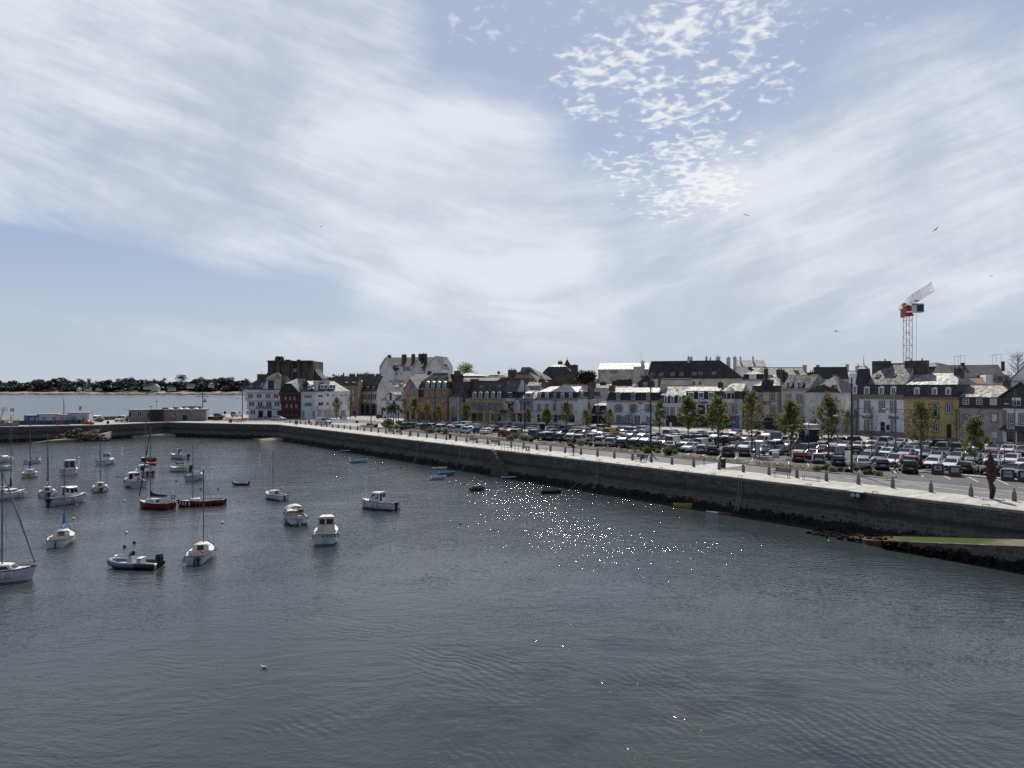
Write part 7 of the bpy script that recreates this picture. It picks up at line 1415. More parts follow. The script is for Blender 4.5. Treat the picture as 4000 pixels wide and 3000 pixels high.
# ---- rowing boats along the quay ----
for lab,px,py,ang,L,B,m,h in (('pale blue rowing boat with turquoise inside moored below the quay',1402,1806,62,3.6,1.45,'pale',.48),('tiny navy dinghy floating at the foot of quay wall',1350,1766,80,2.2,1.2,'navy',.3),('low grey-white punt close under the quay wall',1719,1833,78,2.6,1.2,'white',.30),('bright blue rowing boat lying between two pale skiffs',1746,1856,82,2.7,1.25,'blue',.50),('pale skiff with a dark rim beside the bright blue rowing boat',1714,1871,70,2.5,1.2,'white',.42),('deep blue flat tender at the foot of the stone steps',1989,1870,86,2.4,1.2,'navy',.26),('varnished brown rowing boat with an orange float on its bow',1866,1915,58,2.5,1.15,'brown',.45),('dark green rowing boat tied by long slack lines to the wall',2154,1926,86,2.9,1.25,'green',.42),('mustard yellow dinghy under the high part of the wall',2669,1981,118,2.3,1.15,'yellow',.36)):
 r = boat('rowing_boat',lab,'rowing boat',px,py,ang); X,hw,sh = hull(r,L,B,h,HULL[m],strake=M_TEAK if m in ('brown','green','yellow') else HULL['pale' if m in ('pale','blue') else 'white'],well=(.05,.88),tr=.78)
 for f in (.22,.5,.72): b = MB(); b.box(X(f)-.11,X(f)+.11,-hw(f)*.9,hw(f)*.9,h*.55,h*.55+.04); b.build('thwart',M_TEAK if m != 'pale' else HULL['blue'],r)
 if m in ('brown','green'): b = MB(); b.ball((X(.93),.1,h+.05),.13,8,6); b.build('float',M_ORB,r)
p = G(2808,2003,0); r = thing('kayak','half-sunk red and white kayak lying along the weedy wall foot','kayak',(p.x,p.y,-.03),R(90-118)); b = MB(); b.loft([[(x,w,.05),(x,w*.6,.14),(x,-w*.6,.14),(x,-w,.05),(x,0,-.1)] for x,w in ((-1.6,.04),(-.9,.26),(0,.34),(.9,.26),(1.6,.04))]); b.m = [1 if sum(b.v[i][0] for i in f)/len(f) > 0 else 0 for f in b.f]; b.build('hull',[HULL['white'],HULL['red']],r); b = MB(); b.torus((0,0,.15),(0,0,1),.24,.03); b.build('cockpit_rim',M_RUB,r)
# ---- mooring buoys ----
BM = dict(w=(HULL['white'],'white'),r=(M_REDB,'red'),o=(M_ORB,'orange'),d=(HULL['black'],'dark'),g=(mat('buoy_grey',(.30,.31,.32),.6,.1,4),'grey'),y=(mat('buoy_yellow',(.48,.24,.05),.6,.1,4),'yellow'))
BU = [(477,1752,3,'w','farthest out, before the sand'),(307,1790,8,'w','between the big-paned cabin boat and the far fishing boat'),(495,1828,6,'w','behind the cabin cruiser with glazed shelter'),(388,1838,5,'w','beside the thin mast of the varnished-cabin boat'),(460,1861,6,'o','alone among the middle moorings'),(259,1883,7,'r','between the red-furled boat and big-paned boat'),(689,1880,6,'r','in front of the black outboard boat'),(613,1818,4,'w','just off the small red inflatable'),(298,1975,9,'o','under the side of the open-backed cabin boat'),(485,1957,8,'w','before the bow of the red boat with lifebuoy'),(286,2028,9,'w','behind the boat with bright blue cover'),(493,2083,10,'w','above the grey rigid inflatable'),(487,2137,5,'d','just off the inflatable console'),(525,2121,4,'d','between white buoy and rigid inflatable'),(785,1911,6,'r','behind the side-on red boat'),(851.6,1911,6,'r','off the stern of the side-on red boat'),(828,1829,7,'w','level with the black outboard boat'),(869,2043,9,'w','between the two nearest sailing boats'),(1477,1832,5,'d','below the pale blue rowing boat'),(1566,1827,5,'d','on a line from the quay wall'),(1570,1836,4,'r','under the dark buoy by the quay'),(1430,1868,5,'w','in open water behind the pilothouse boat'),(1013,1779,3,'w','small and far in the empty water'),(1838,1889,7,'g','behind the varnished rowing boat'),(1897,1896,7,'w','off the bow of the varnished rowing boat'),(1864,1879,5,'d','nearest the wall behind the varnished boat'),(1813,1893,5,'d','in the glitter beside the grey buoy'),(2101,1935,6,'g','off the dark green rowing boat'),(2179,1944,9,'w','below the dark green rowing boat'),(2145,1957,8,'y','alone in the glitter below the green boat'),(1798,2046,11,'g','farthest toward the viewer in the glitter'),(1682,1876,6,'d','on the painter of the pale skiff'),(1516,2014,7,'r','hanging at the bow of the pilothouse boat')]
for px,py,d,k,lab in BU:
 if k == 'r' and px == 1516: px,py = 1424,1987
 p = G(px,py,0); rr = max(.16,d*.5*p.y/F); rt = thing('mooring_buoy',f'{BM[k][1]} mooring buoy {lab}','buoy',(p.x,p.y,0),group='mooring buoys')
 MB().ball((0,0,rr*.35),rr,12,8).build('float',BM[k][0],rt,smooth=True); b = MB(); b.torus((0,0,rr*1.38),(1,0,0),rr*.18,rr*.05,8,5); b.build('ring',M_WIRE,rt)
# slack mooring lines from the quay
mr = mat('mooring_rope',(.085,.078,.065),.9,.1,5)
for px0,px1,py1,t0,lab in ((2365,2190,1924,-.3,'slack mooring line from ladder to dark green rowing boat'),(2310,2190,1926,-.5,'lower slack mooring line reaching the dark green rowing boat'),(1665,1582,1830,-.4,'mooring line running from quay to dark buoy'),(1835,1790,1850,-.5,'mooring line from wall to bright blue rowing boat'),(2030,2012,1868,-.5,'short mooring line of the deep blue tender')):
 a,c = onT(px0,t0,3.4),G(px1,py1,.25); b = MB(); b.path([a.lerp(c,i/8)-V3((0,0,1.1*4*(i/8)*(1-i/8)*.6)) for i in range(9)],.013,4); tag(b.build('mooring_line',mr),lab,'rope','mooring lines from the quay')
# ======================= street furniture, people, crane =======================
M_LAMP = mat('lamp_navy',(.018,.030,.060),.45,.08,3); M_LGREY = mat('lamp_grey',(.15,.155,.165),.5,.08,3); M_LHEAD = mat('lamp_head',(.34,.35,.36),.4,.05,3); M_LGL = mat('lamp_lens',(.55,.56,.55),.2,0)
def lamp_proto(h,r,m,arms,arm_h,arm_l):
 root = thing('street_lamp','x','street lamp'); MB().lathe((0,0,0),[(r*1.5,0),(r*1.5,.5),(r*1.15,.6),(r,h*.5),(r*.72,h),(.02,h+.02)],10).build('post',m,root)
 for sg in arms:
  b = MB(); b.path([(0,0,arm_h),(sg*arm_l*.6,0,arm_h+.12),(sg*arm_l,0,arm_h+.10)],.045,6); b.build('arm',m,root)
  b = MB(); x = sg*arm_l; b.loft([[(x-sg*.15,-.08,arm_h+.06),(x-sg*.15,.08,arm_h+.06),(x-sg*.15,.08,arm_h+.2),(x-sg*.15,-.08,arm_h+.2)],[(x+sg*.3,-.2,arm_h+.0),(x+sg*.3,.2,arm_h+.0),(x+sg*.3,.16,arm_h+.24),(x+sg*.3,-.16,arm_h+.24)],[(x+sg*.85,-.12,arm_h+.02),(x+sg*.85,.12,arm_h+.02),(x+sg*.85,.1,arm_h+.14),(x+sg*.85,-.1,arm_h+.14)]]); hd = b.build('lamp_head',M_LHEAD,root)
  MB().box(min(x+sg*.2,x+sg*.7),max(x+sg*.2,x+sg*.7),-.11,.11,arm_h-.03,arm_h+.005).build('lens',M_LGL,hd)
 return root
LP = {'t': (lamp_proto(12.2,.13,M_LAMP,(-1,1),7.2,1.5),12.2),'g': (lamp_proto(9.6,.10,M_LGREY,(-1,1),7.0,1.2),9.6),'s': (lamp_proto(4.9,.06,M_LAMP,(1,),4.7,.5),4.9),'m': (lamp_proto(7.0,.07,M_LAMP,(1,),6.8,.6),7.0)}
for k,px,yt,yb,rot,lab in (('t',792,1494,1630,0,'tall navy lamp rising from behind the harbour office roof'),('t',947,1505,1635,20,'tall navy lamp beside the white café terrace'),('t',1253,1502,1632,0,'tall navy lamp before the white block of flats'),('t',1449.4,1499,1666,0,'tall navy lamp before the arcaded house'),('t',1699.5,1494,1679,0,'tall navy lamp in the shrubs facing the orange house'),('t',2050,1491,1703,0,'tall navy lamp in the shrubs facing the restaurant'),('t',2542,1486,1771,0,'tall navy lamp behind the occupied bench'),('t',3327,1474,1849,0,'tallest-looking navy lamp, in the end bed before the turreted shop'),
       ('g',1794,1552,1655,0,'grey double-headed lamp before the beige annex'),('g',2336,1527,1698,10,'grey double-headed lamp before the small crêperie'),('g',3498.5,1528,1801,0,'grey double-headed lamp carrying a parking sign'),('g',3964,1523,1735,0,'grey double-headed lamp before the black awning shop'),('s',1907,1602,1656,0,'short dark lamp before the yellow house door'),('s',2034,1606,1664,0,'short dark lamp before the restaurant'),('s',2173,1613,1664,0,'short dark lamp before the white shuttered house'),('s',2526,1627,1717,0,'short dark lamp next to the tall lamp and white van'),('s',2746,1678,1742,0,'short dark lamp among cars under the leafy tree'),('s',3158.6,1649,1790,0,'slim dark lamp behind the red hatchback'),('m',3119,1584,1690,180,'slim lamp against the white stone-window house'),('m',3624.6,1599,1714,180,'slim lamp before the ochre house'),('m',3346.6,1594,1700,0,'slim lamp at the turreted shop corner'),('s',3923,1742,1835,0,'thin dark pole lamp behind the rusted sculpture')):
 p = G(px,yb,GZ); pr,h = LP[k]; hh = (H0-(yt-HY)*p.y/F)-GZ; dup(pr,(p.x,p.y,GZ),R(rot),lab,(1,1,hh/h),'lamps around the square')
for pr,h in LP.values(): kill(pr)
# bollards along the promenade edge
M_BOL = mat('bollard_granite',(.19,.17,.14),.9,.15,5,bump=.01)
bp_ = thing('stone_bollard','x','bollard'); MB().lathe((0,0,0),[(.215,0),(.21,.45),(.19,.75),(.13,.95),(.04,1.02)],10).build('shaft',M_BOL,bp_); MB().lathe((0,0,0),[(.05,1.0),(.035,1.1),(.075,1.16),(.06,1.24),(.01,1.27)],8).build('knob',m_iron,bp_)
BX = [1133,1154,1174,1194,1215,1234.6,1256,1277,1299,1321.5,1345,1368.7,1396.5,1423,1450,1478,1507,1537,1567.5,1601,1633.5,1667.7,1703,1744,1782,1822.5,1863,1905,1949.7,1997,2046,2097,2150.7,2208,2269.6,2334,2400,2471,2544,2625,2709.6,2809,2903.6,3004,3113,3228,3353,3487,3636.5,3792.7,3962]
OR = 'first second third fourth fifth sixth seventh eighth ninth tenth eleventh twelfth thirteenth fourteenth fifteenth sixteenth seventeenth eighteenth nineteenth twentieth'.split()
def ordn(n): return OR[n-1] if n <= 20 else ['twenty-','thirty-','forty-','fifty-'][n//10-2]+OR[n % 10-1] if n % 10 else {30: 'thirtieth',40: 'fortieth',50: 'fiftieth'}[n]
SPECIAL = {3962: 'stone bollard just past the rusted sculpture',3792.7: 'stone bollard just before the rusted sculpture',2544: 'stone bollard beside the occupied bench, the tall lamp behind it',2471: 'bare-topped stone bollard on the café side of the occupied bench',2208: 'stone bollard behind the cyclist',2269.6: 'stone bollard in front of the cyclist',3113: 'stone bollard between the backed bench and flat bench near the sculpture',2809: 'stone bollard beside the dark bin at the crossing',1744: 'stone bollard beside the dark green bin'}
for i,px in enumerate(BX):
 p = onT(px,5.75 if px > 1300 else 5.75+(1300-px)*.002); n = len(BX)-i
 o = dup(bp_,(p.x,p.y,QZ),i*1.3,SPECIAL.get(px,f'granite bollard, {ordn(n)} along the promenade counted from the sculpture end'),1,'granite bollards along the promenade')
 if px in (2097,2150.7,2208,2471,2625,2903.6,1703):
  for ch in list(o.children):
   if ch.name.startswith('knob'): bpy.data.objects.remove(ch)
kill(bp_)
# benches
M_SLATW = mat('bench_slats',(.050,.042,.040),.6,.12,4); M_BIRON = mat('bench_iron',(.016,.024,.026),.5,.08,4)
def bench(back):
 root = thing('park_bench','x','bench'); b = MB()
 for i in range(4): b.box(-.95,.95,-.22+i*.12,-.13+i*.12,.43,.47)
 b.build('seat',M_SLATW,root)
 if back:
  b = MB();
  for i in range(4): z = .52+i*.10; y = .26+i*.035; b.box(-.95,.95,y,y+.03,z,z+.085)
  b.build('backrest',M_SLATW,root)
 for x in (-.82,.82):
  b = MB(); b.torus((x,.0,.235),(1,0,0),.21,.028,14,5)
  if back: b.path([(x,.24,.42),(x,.40,.92)],.025,5); b.path([(x,.34,.66),(x,0,.68),(x,-.25,.62),(x,-.22,.45)],.022,5)
  b.build('leg',M_BIRON,root)
 return root
bb,bf = bench(True),bench(False)
for px,t_,bk,lab in ((1519,5.0,1,'slatted bench facing the harbour, the farther of a pair past the palms'),(1550,5.0,1,'slatted bench facing the harbour, the nearer of a pair past the palms'),(1840,5.0,1,'backed bench on the café side of a flat bench before the railing'),(1882.6,5.0,0,'flat backless bench between two backed benches'),(1925,5.0,1,'backed bench closest to the green railing'),(2119,5.0,0,'flat bench alone between railing and cyclist'),(2503,4.9,1,'backed bench with someone sitting on it'),(3053,4.8,1,'backed bench nearest to the rusted sculpture'),(3167,4.9,0,'flat backless bench nearest to the rusted sculpture'),(1092,6.2,0,'flat bench in front of the white estate car'),(1118,6.2,0,'flat bench just past the white estate car'),(1262,5.6,0,'flat bench in front of the small white van')):
 p = onT(px,t_); dup(bb if bk else bf,(p.x,p.y,QZ),QANG+math.pi,lab,1.12,'benches on the promenade')
kill(bb); kill(bf)
# railing at the head of the steps, with its lifebuoy
M_RAIL = mat('rail_green',(.05,.17,.15),.5,.1,4)
s0,s1 = ST(onT(1958,.25))[0],ST(onT(2068,.25))[0]; a = Q(s0,.25); rt = thing('railing','green-grey tube railing above the stone steps','railing',(a.x,a.y,QZ)); b = MB(); n = 8
for i in range(n+1): p = Q(s0+(s1-s0)*i/n,.25); b.tube(p,p+V3((0,0,1.15)),.042,n=5)
b.build('posts',M_RAIL,rt,rt.location)
for h in (1.14,.6): MB().tube(Q(s0,.25)+V3((0,0,h)),Q(s1,.25)+V3((0,0,h)),.04,n=5).build('rail',M_RAIL,rt,rt.location)
p = Q(s1+.55,.32)+V3((0,0,.78)); rt = thing('lifebuoy','orange lifebuoy hung at the sculpture end of the railing','lifebuoy',(p.x,p.y,p.z)); b = MB(); b.torus((0,0,0),(-N2[0],-N2[1],0),.34,.09,18,7); b.build('ring',M_ORB,rt); b = MB(); b.tube((.06,.05,-.78),(.06,.05,.3),.03,n=5); b.tube((.06,.05,.0),(-.02,.0,.3),.02,n=4); b.build('stand',M_RAIL,rt)
# rusted steel sculpture
p = G(3873,1950,QZ); M_CORT = mat('corten_steel',(.075,.034,.024),.85,.22,2.5,bump=.01); rt = thing('sculpture','tall rusted steel blade sculpture twisted at the waist on a steel plate','sculpture',(p.x,p.y,QZ),R(-20)); rt.scale = (.84,.84,1)
b = MB(); prof = [(.0,.42,.20,0),(.35,.52,.30,.05),(.8,.62,.34,.12),(1.15,.70,.30,.10),(1.45,.52,.30,-.02),(1.62,.50,.34,-.08),(1.85,.80,.30,-.02),(2.2,1.10,.34,.02),(2.7,1.12,.36,.0),(3.3,.98,.32,-.03),(3.9,.62,.22,-.06),(4.35,.26,.12,-.10),(4.72,.03,.03,-.12)]
b.loft([[(ox_-w_*.5,0,z),(ox_-w_*.18,-d_*.5,z),(ox_+w_*.02,-d_*.18,z),(ox_+w_*.22,-d_*.5,z),(ox_+w_*.5,0,z),(ox_,d_*.5,z)] for z,w_,d_,ox_ in prof]); b.build('blade',M_CORT,rt)
b = MB(); b.box(-1.15,1.15,-1.0,1.0,0.0,.05)
b.build('base_plate',mat('plate_steel',(.20,.205,.21),.5,.12,2,metal=.5),rt); b = MB()
for x,y in ((-1.0,-.85),(1.0,-.85),(-1.0,.85),(1.0,.85)): b.torus((x,y,.10),(1,0,0),.08,.02,8,5)
b.build('lifting_eye',m_galv,rt)
# lamp box hanging on the wall
p = onT(3353,-.25,QZ-.45); rt = thing('wall_lamp_box','pale-lidded metal box with two round lamps hung over the wall edge','lamp box',(p.x,p.y,p.z),QANG); b = MB(); b.box(-.75,.75,-.10,.70,.50,.56); b.build('lid',M_LHEAD,rt); b = MB(); b.box(-.55,.55,.05,.6,-.1,.5); b.build('box',m_iron,rt)
for x in (-.26,.26): b = MB(); b.tube((x,.58,.22),(x,.72,.20),.20,.22,12); b.build('lamp',M_LGL,rt)
# bins, posts, signs
M_BIN = mat('bin_dark',(.020,.028,.030),.6,.1,3); M_BING = mat('bin_green',(.02,.05,.04),.6,.1,3)
def litter(px,py,lab,m=M_BIN,h=1.15,r=.28,z=QZ,name='litter_bin',cat='litter bin'):
 p = G(px,py,z); rt = thing(name,lab,cat,(p.x,p.y,z)); MB().lathe((0,0,0),[(r*.9,.04),(r,.2),(r,h*.86),(r*.96,h*.9)],12).build('body',m,rt); MB().lathe((0,0,0),[(r*1.05,h*.9),(r*1.05,h*.96),(r*.6,h)],12).build('lid',m_iron,rt)
litter(1758,1714,'dark green litter bin beside a bollard facing the blue saloons',M_BING); litter(2825,1829,'dark litter bin at the pedestrian crossing',r=.34,h=1.35); litter(1207,1655,'dark litter bin before the white block garage',z=GZ); litter(1331,1638,'dark litter bin under the yellow-green tree',z=GZ); litter(901,1651,'dark blue bin behind red work barriers',M_LAMP,r=.45,h=1.2); litter(1983,1690,'dark litter bin beside the brown tree and red hatchback',z=GZ)
def post(px,py,h,lab,knob=True,z=QZ,m=m_iron,r=.045):
 p = G(px,py,z); rt = thing('low_post',lab,'post',(p.x,p.y,z),group='low posts'); MB().tube((0,0,0),(0,0,h),r,n=8).build('shaft',m,rt); MB().ball((0,0,h),r*1.7,8,6).build('cap',M_LGL if knob else m,rt)
post(1731.5,1712,1.25,'low dark post light casting a long shadow beside the dark green bin'); post(2750,1820,1.2,'low dark post light before the pedestrian crossing'); post(2813,1829,1.3,'low dark post next to the bin at the crossing',False)
for px,lab in ((1379,'low post nearest the bare tree'),(1406,'second low post from the bare tree'),(1420,'middle low post of the five across the plaza'),(1434.5,'fourth low post from the bare tree'),(1463,'low post nearest the black hatchback')): post(px,1648,1.0,lab,False,GZ)
post(1408,1679,1.2,'low dark post by the corner shrubs',False)
M_SW = mat('sign_white_face',(.62,.62,.62),.5,.03,3); M_SB = mat('sign_blue_face',(.025,.07,.28),.5,0); M_SR = mat('sign_red_face',(.42,.03,.03),.5,0); M_SBACK = mat('sign_back',(.26,.265,.27),.5,.06,3)
def sign(px,py,h,lab,build,z=GZ,poles=(0,),name='road_sign',cat='sign'):
 p = G(px,py,z); rt = thing(name,lab,cat,(p.x,p.y,z));
 for x in poles: MB().tube((x,0,0),(x,0,h),.035,n=6).build('post',m_galv,rt)
 build(rt,h); return rt
def disc(rt,z,r,m,y=-.05,nm='face'): b = MB(); b.tube((0,y,z),(0,y-.02,z),r,n=18); return b.build(nm,m,rt)
def rect(rt,x0,x1,z0,z1,m,y=-.05,nm='face'): b = MB(); b.box(x0,x1,y-.02,y,z0,z1); return b.build(nm,m,rt)
def txt(rt,s,x,z,size,m,y=-.085):
 c = bpy.data.curves.new('lettering','FONT'); c.body = s; c.size = size; c.align_x = 'CENTER'; c.align_y = 'CENTER'; c.materials.append(m); o = bpy.data.objects.new('lettering',c); TEXTS.append(o); col.objects.link(o); o.parent = rt; o.location = (x,y,z); o.rotation_euler = (R(90),0,0)
def noparking(rt,h):
 disc(rt,h,.42,M_SR); disc(rt,h,.33,M_SB,-.075,'centre'); b = MB(); b.obox((-.26,-.105,h+.20),(.46,0,-.46),(.06,0,.06),(0,.008,0)); b.build('bar',M_SR,rt); rect(rt,-.22,.22,h-.85,h-.5,M_SW,nm='plate')
sign(1388,1653,2.3,'round blue and red no-parking sign near the bare tree',noparking)
def yieldf(rt,h): b = MB(); b.prism([(-.5,-.07,h+.4),(.5,-.07,h+.4),(0,-.07,h-.45)],(0,.02,0)); b.build('face',M_SR,rt); b = MB(); b.prism([(-.32,-.095,h+.29),(.32,-.095,h+.29),(0,-.095,h-.24)],(0,.02,0)); b.build('centre',M_SW,rt); rect(rt,-.35,.35,h-.75,h-.58,M_SW,nm='plate')
sign(1498,1657,2.1,'red and white give-way triangle before the black hatchback',yieldf)
def blue(rt,h): disc(rt,h,.45,M_SB); b = MB(); b.obox((-.2,-.09,h+.15),(.32,0,-.32),(.08,0,.08),(0,.008,0)); b.build('arrow',M_SW,rt)
sign(1289,1652,.9,'round blue keep-side sign on the traffic island',blue)
sign(1395,1677,1.9,'round dark sign back at the promenade corner',lambda rt,h: disc(rt,h,.38,m_iron),z=QZ); sign(879,1634,2.0,'round dark sign back near the café road',lambda rt,h: disc(rt,h,.5,m_iron))
sign(1344,1650,1.8,'pale rectangular notice board by the yellow-green tree',lambda rt,h: rect(rt,-.8,.8,.8,1.75,M_SW),poles=(-.8,.8),name='notice_board',cat='notice board')
sign(1158,1663,1.5,'small blue information panel on the promenade',lambda rt,h: rect(rt,-.45,.45,.35,1.45,mat('panel_blue',(.10,.16,.20),.5,.1,3)),z=QZ,name='information_panel',cat='panel')
def bigback(rt,h): rect(rt,-.95,.95,h-1.1,h,M_SBACK)
sign(3030,1772,3.5,'blank grey back of a road sign on two poles amid cars',bigback,poles=(-.8,.75))
def ramp(rt,h): rect(rt,-.45,.45,h-1.25,h,M_SB); rect(rt,-.38,.38,h-1.18,h-.06,M_SW,-.075,'panel'); disc(rt,h-.95,.17,M_SB,-.10,'symbol'); txt(rt,'P',.0,h-.4,.5,M_SB,-.105)
sign(3152,1735,2.9,'blue and white two-part parking sign before the dark kiosk',ramp,poles=(-.3,.3))
def park(rt,h): rect(rt,-.38,.38,h-.40,h+.38,M_SB); txt(rt,'P',0,h,.62,M_SW)
p = G(3498.5,1801,GZ); rt = thing('parking_sign','square blue parking sign fixed to the grey lamp','sign',(p.x,p.y-.16,GZ)); park(rt,1.75); b = MB(); b.box(-.03,.03,-.06,.10,1.7,1.8); b.build('bracket',m_galv,rt)
for px,py,h,lab in ((2759,1758,1.6,'white banner totem standing beside the white hatchback'),(2620,1672,1.5,'white tilted banner in front of the dark shopfront')): sign(px,py,h,lab,lambda rt,h: rect(rt,-.30,.30,.15,h,M_SW,nm='banner'),name='banner',cat='banner')
p = G(2960,1786,GZ); rt = thing('pay_totem','tall black and white parking totem on the paved island','totem',(p.x,p.y,GZ),R(10)); b = MB(); b.loft([[(-.5,-.05,0),(-.38,-.05,0),(-.38,.05,0),(-.5,.05,0)],[(-.55,-.05,2.9),(-.42,-.05,2.6),(-.42,.05,2.6),(-.55,.05,2.9)]]); b.box(.28,.36,-.05,.05,0,1.6); b.build('frame',M_BIN,rt); rect(rt,-.40,.26,.35,2.3,M_SW,-.02,'panel')
p = G(2982,1778,GZ); rt = thing('ticket_machine','white-topped ticket machine on the paved island','ticket machine',(p.x,p.y,GZ),R(15)); MB().box(-.22,.22,-.18,.18,0,.75).build('pedestal',M_BIN,rt); b = MB(); b.hexa([(-.25,-.2,.75),(.25,-.2,.75),(.25,.2,.75),(-.25,.2,.75),(-.25,-.1,1.75),(.25,-.1,1.75),(.25,.2,1.75),(-.25,.2,1.75)]); b.build('cabinet',M_SW,rt); rect(rt,-.18,.18,1.35,1.6,M_SB,-.16,'screen')
p = G(3030,1786,GZ); rt = thing('planter_box','white square planter box at the car park entrance','planter',(p.x,p.y,GZ),R(-20)); b = MB(); b.box(-.5,.5,-.4,.4,.05,.62); b.build('box',M_SW,rt); b = MB(); b.box(-.54,.54,-.44,.44,.625,.70); b.build('rim',M_SBACK,rt)
# paved island strip with kerb between the front row and the second
tag(MB().hexa([G(2925,1776,GZ+.006),G(2998,1782,GZ+.006),G(3008,1773,GZ+.006),G(2940,1768,GZ+.006)]+[G(2925,1776,GZ+.006)+V3((0,0,.13)),G(2998,1782,GZ+.006)+V3((0,0,.13)),G(3008,1773,GZ+.006)+V3((0,0,.13)),G(2940,1768,GZ+.006)+V3((0,0,.13))]).build('traffic_island',m_kerb),kind='structure')
for sa_,sb2 in ((-24,-54),(-6,22),(28,60)):
 b = MB(); b.hexa([Q(sa_,23.9,GZ),Q(sa_,25.1,GZ),Q(sb2,25.1,GZ),Q(sb2,23.9,GZ),Q(sa_,23.9,GZ+.14),Q(sa_,25.1,GZ+.14),Q(sb2,25.1,GZ+.14),Q(sb2,23.9,GZ+.14)]); tag(b.build('kerb',m_kerb),kind='structure')
# recycling boxes
M_RB = mat('recycling_box',(.045,.045,.048),.6,.12,2); M_RS = mat('box_side_stone',(.22,.20,.16),.8,.15,4)
for px,py,lab,hole in ((3664,1853,'dark recycling box with a round hole, beside the white coupe',1),(3731,1861,'dark recycling box with a wide pale flap, before the black estate',0),(3937,1877,'dark recycling box with two pale panels, past the sculpture',2),(4003,1882,'dark recycling box cut off by the picture edge',0)):
 p = G(px,py,GZ); rt = thing('recycling_box',lab,'recycling bin',(p.x,p.y,GZ),R(-32),'recycling boxes'); b = MB(); b.hexa([(-.65,-.55,0),(.65,-.55,0),(.65,.55,0),(-.65,.55,0),(-.6,-.30,1.32),(.6,-.30,1.32),(.6,.5,1.32),(-.6,.5,1.32)]); b.build('body',M_RB,rt); b = MB(); b.box(-.72,-.655,-.5,.5,0,1.25); b.build('side_panel',M_RS,rt)
 for z0,z1 in (((.55,1.1),) if hole != 2 else ((.85,1.12),(.45,.75))):
  b = MB(); f = lambda z: -.56+.25*z/1.32; b.faces([(-.42,f(z0),z0),(.42,f(z0),z0),(.42,f(z1),z1),(-.42,f(z1),z1)],[(0,1,2,3)]); b.build('flap',M_LHEAD,rt)
 if hole == 1: b = MB(); b.tube((0,f(.85)-.02,.85),(0,f(.85)+.02,.85),.16,n=12); b.build('opening',M_BLK,rt)
p = G(2118,1682,GZ); rt = thing('bottle_bank','dark green round-topped bottle bank under the bright green tree','bottle bank',(p.x,p.y,GZ)); b = MB(); b.hexa([(-.75,-.6,.1),(.75,-.6,.1),(.75,.6,.1),(-.75,.6,.1),(-.78,-.62,1.35),(.78,-.62,1.35),(.78,.62,1.35),(-.78,.62,1.35)]); b.build('body',M_BIN,rt); b = MB(); b.prism([(.78*math.cos(math.pi*i/10),-.62,1.355+.55*math.sin(math.pi*i/10)) for i in range(11)],(0,1.24,0)); b.build('hood',mat('bank_green',(.02,.09,.045),.6,.1,3),rt)
p = G(3160,1732,GZ); rt = thing('kiosk','dark kiosk with white flat parasol canopies above it','kiosk',(p.x,p.y,GZ),R(-22)); MB().box(-1.9,1.9,0,2.2,0,2.6).build('body',M_SHOP,rt); b = MB(); b.box(-2.05,2.05,-.15,2.35,2.605,2.75); b.build('roof',M_RB,rt)
for x,z in ((-2.2,3.3),(.3,3.7)): b = MB(); b.faces([(x-1.6,-1,z),(x+1.6,-1,z),(x+1.6,1.4,z),(x-1.6,1.4,z),(x,.2,z+.45)],[(0,1,4),(1,2,4),(2,3,4),(3,0,4),(3,2,1,0)]); b.tube((x,.2,0),(x,.2,z+.4),.05,n=5); b.build('parasol',CW,rt)
# café and restaurant terraces
def table_set(px,py,lab,k,par=None):
 p = G(px,py,GZ); rt = thing('terrace_table',lab,'table',(p.x,p.y,GZ),k,'terrace tables'); MB().tube((0,0,.72),(0,0,.75),.42,n=12).build('table_top',M_SBACK,rt); b = MB(); b.tube((0,0,0),(0,0,.72),.04,n=6); b.tube((0,0,0),(0,0,.03),.25,n=10); b.build('leg',m_iron,rt)
 for i,a in enumerate((.4,2.5,4.6)):
  c = thing('terrace_chair',lab.replace('table','chair')+f', {["street side", "near side", "far side"][i]}','chair',(p.x+math.cos(a)*.8,p.y+math.sin(a)*.8,GZ),a+math.pi/2,'terrace chairs'); MB().box(-.22,.22,-.22,.22,.42,.46).build('seat',par or M_SHOP,c); MB().box(-.22,.22,-.24,-.2,.46,.88).build('backrest',par or M_SHOP,c); b = MB()
  for x in (-.19,.19):
   for y in (-.19,.19): b.tube((x,y,0),(x,y,.42),.018,n=4)
  b.build('legs',m_iron,c)
for i,(px,py,lab,m) in enumerate(((985,1633,'dark café table at the terrace end by the lamp',None),(1015,1635,'dark café table before the café doors',None),(1042,1636,'blue café table at mid terrace',M_LAMP),(1068,1636,'blue café table under the last café windows',M_LAMP),(1600,1648,'brown restaurant table behind the green tree',M_BROWNW),(1640,1648,'brown restaurant table before the pink house',M_BROWNW),(1690,1648,'brown restaurant table before the orange house',M_BROWNW),(1960,1656,'dark table before the crêperie',None),(2545,1673,'dark table beside the blue-shuttered house',None))): table_set(px,py,lab,i*.7,m)
for px,h,lab in ((1006,2.6,'folded dark parasol between café windows'),(1040,2.5,'folded dark parasol beside the middle café opening')):
 p = G(px,1634,GZ); rt = thing('folded_parasol',lab,'parasol',(p.x,p.y,GZ)); MB().tube((0,0,0),(0,0,h),.03,n=5).build('pole',m_galv,rt); MB().lathe((0,0,0),[(.05,.9),(.17,1.1),(.13,2.1),(.03,h+.05)],7).build('cover',M_BIN,rt)
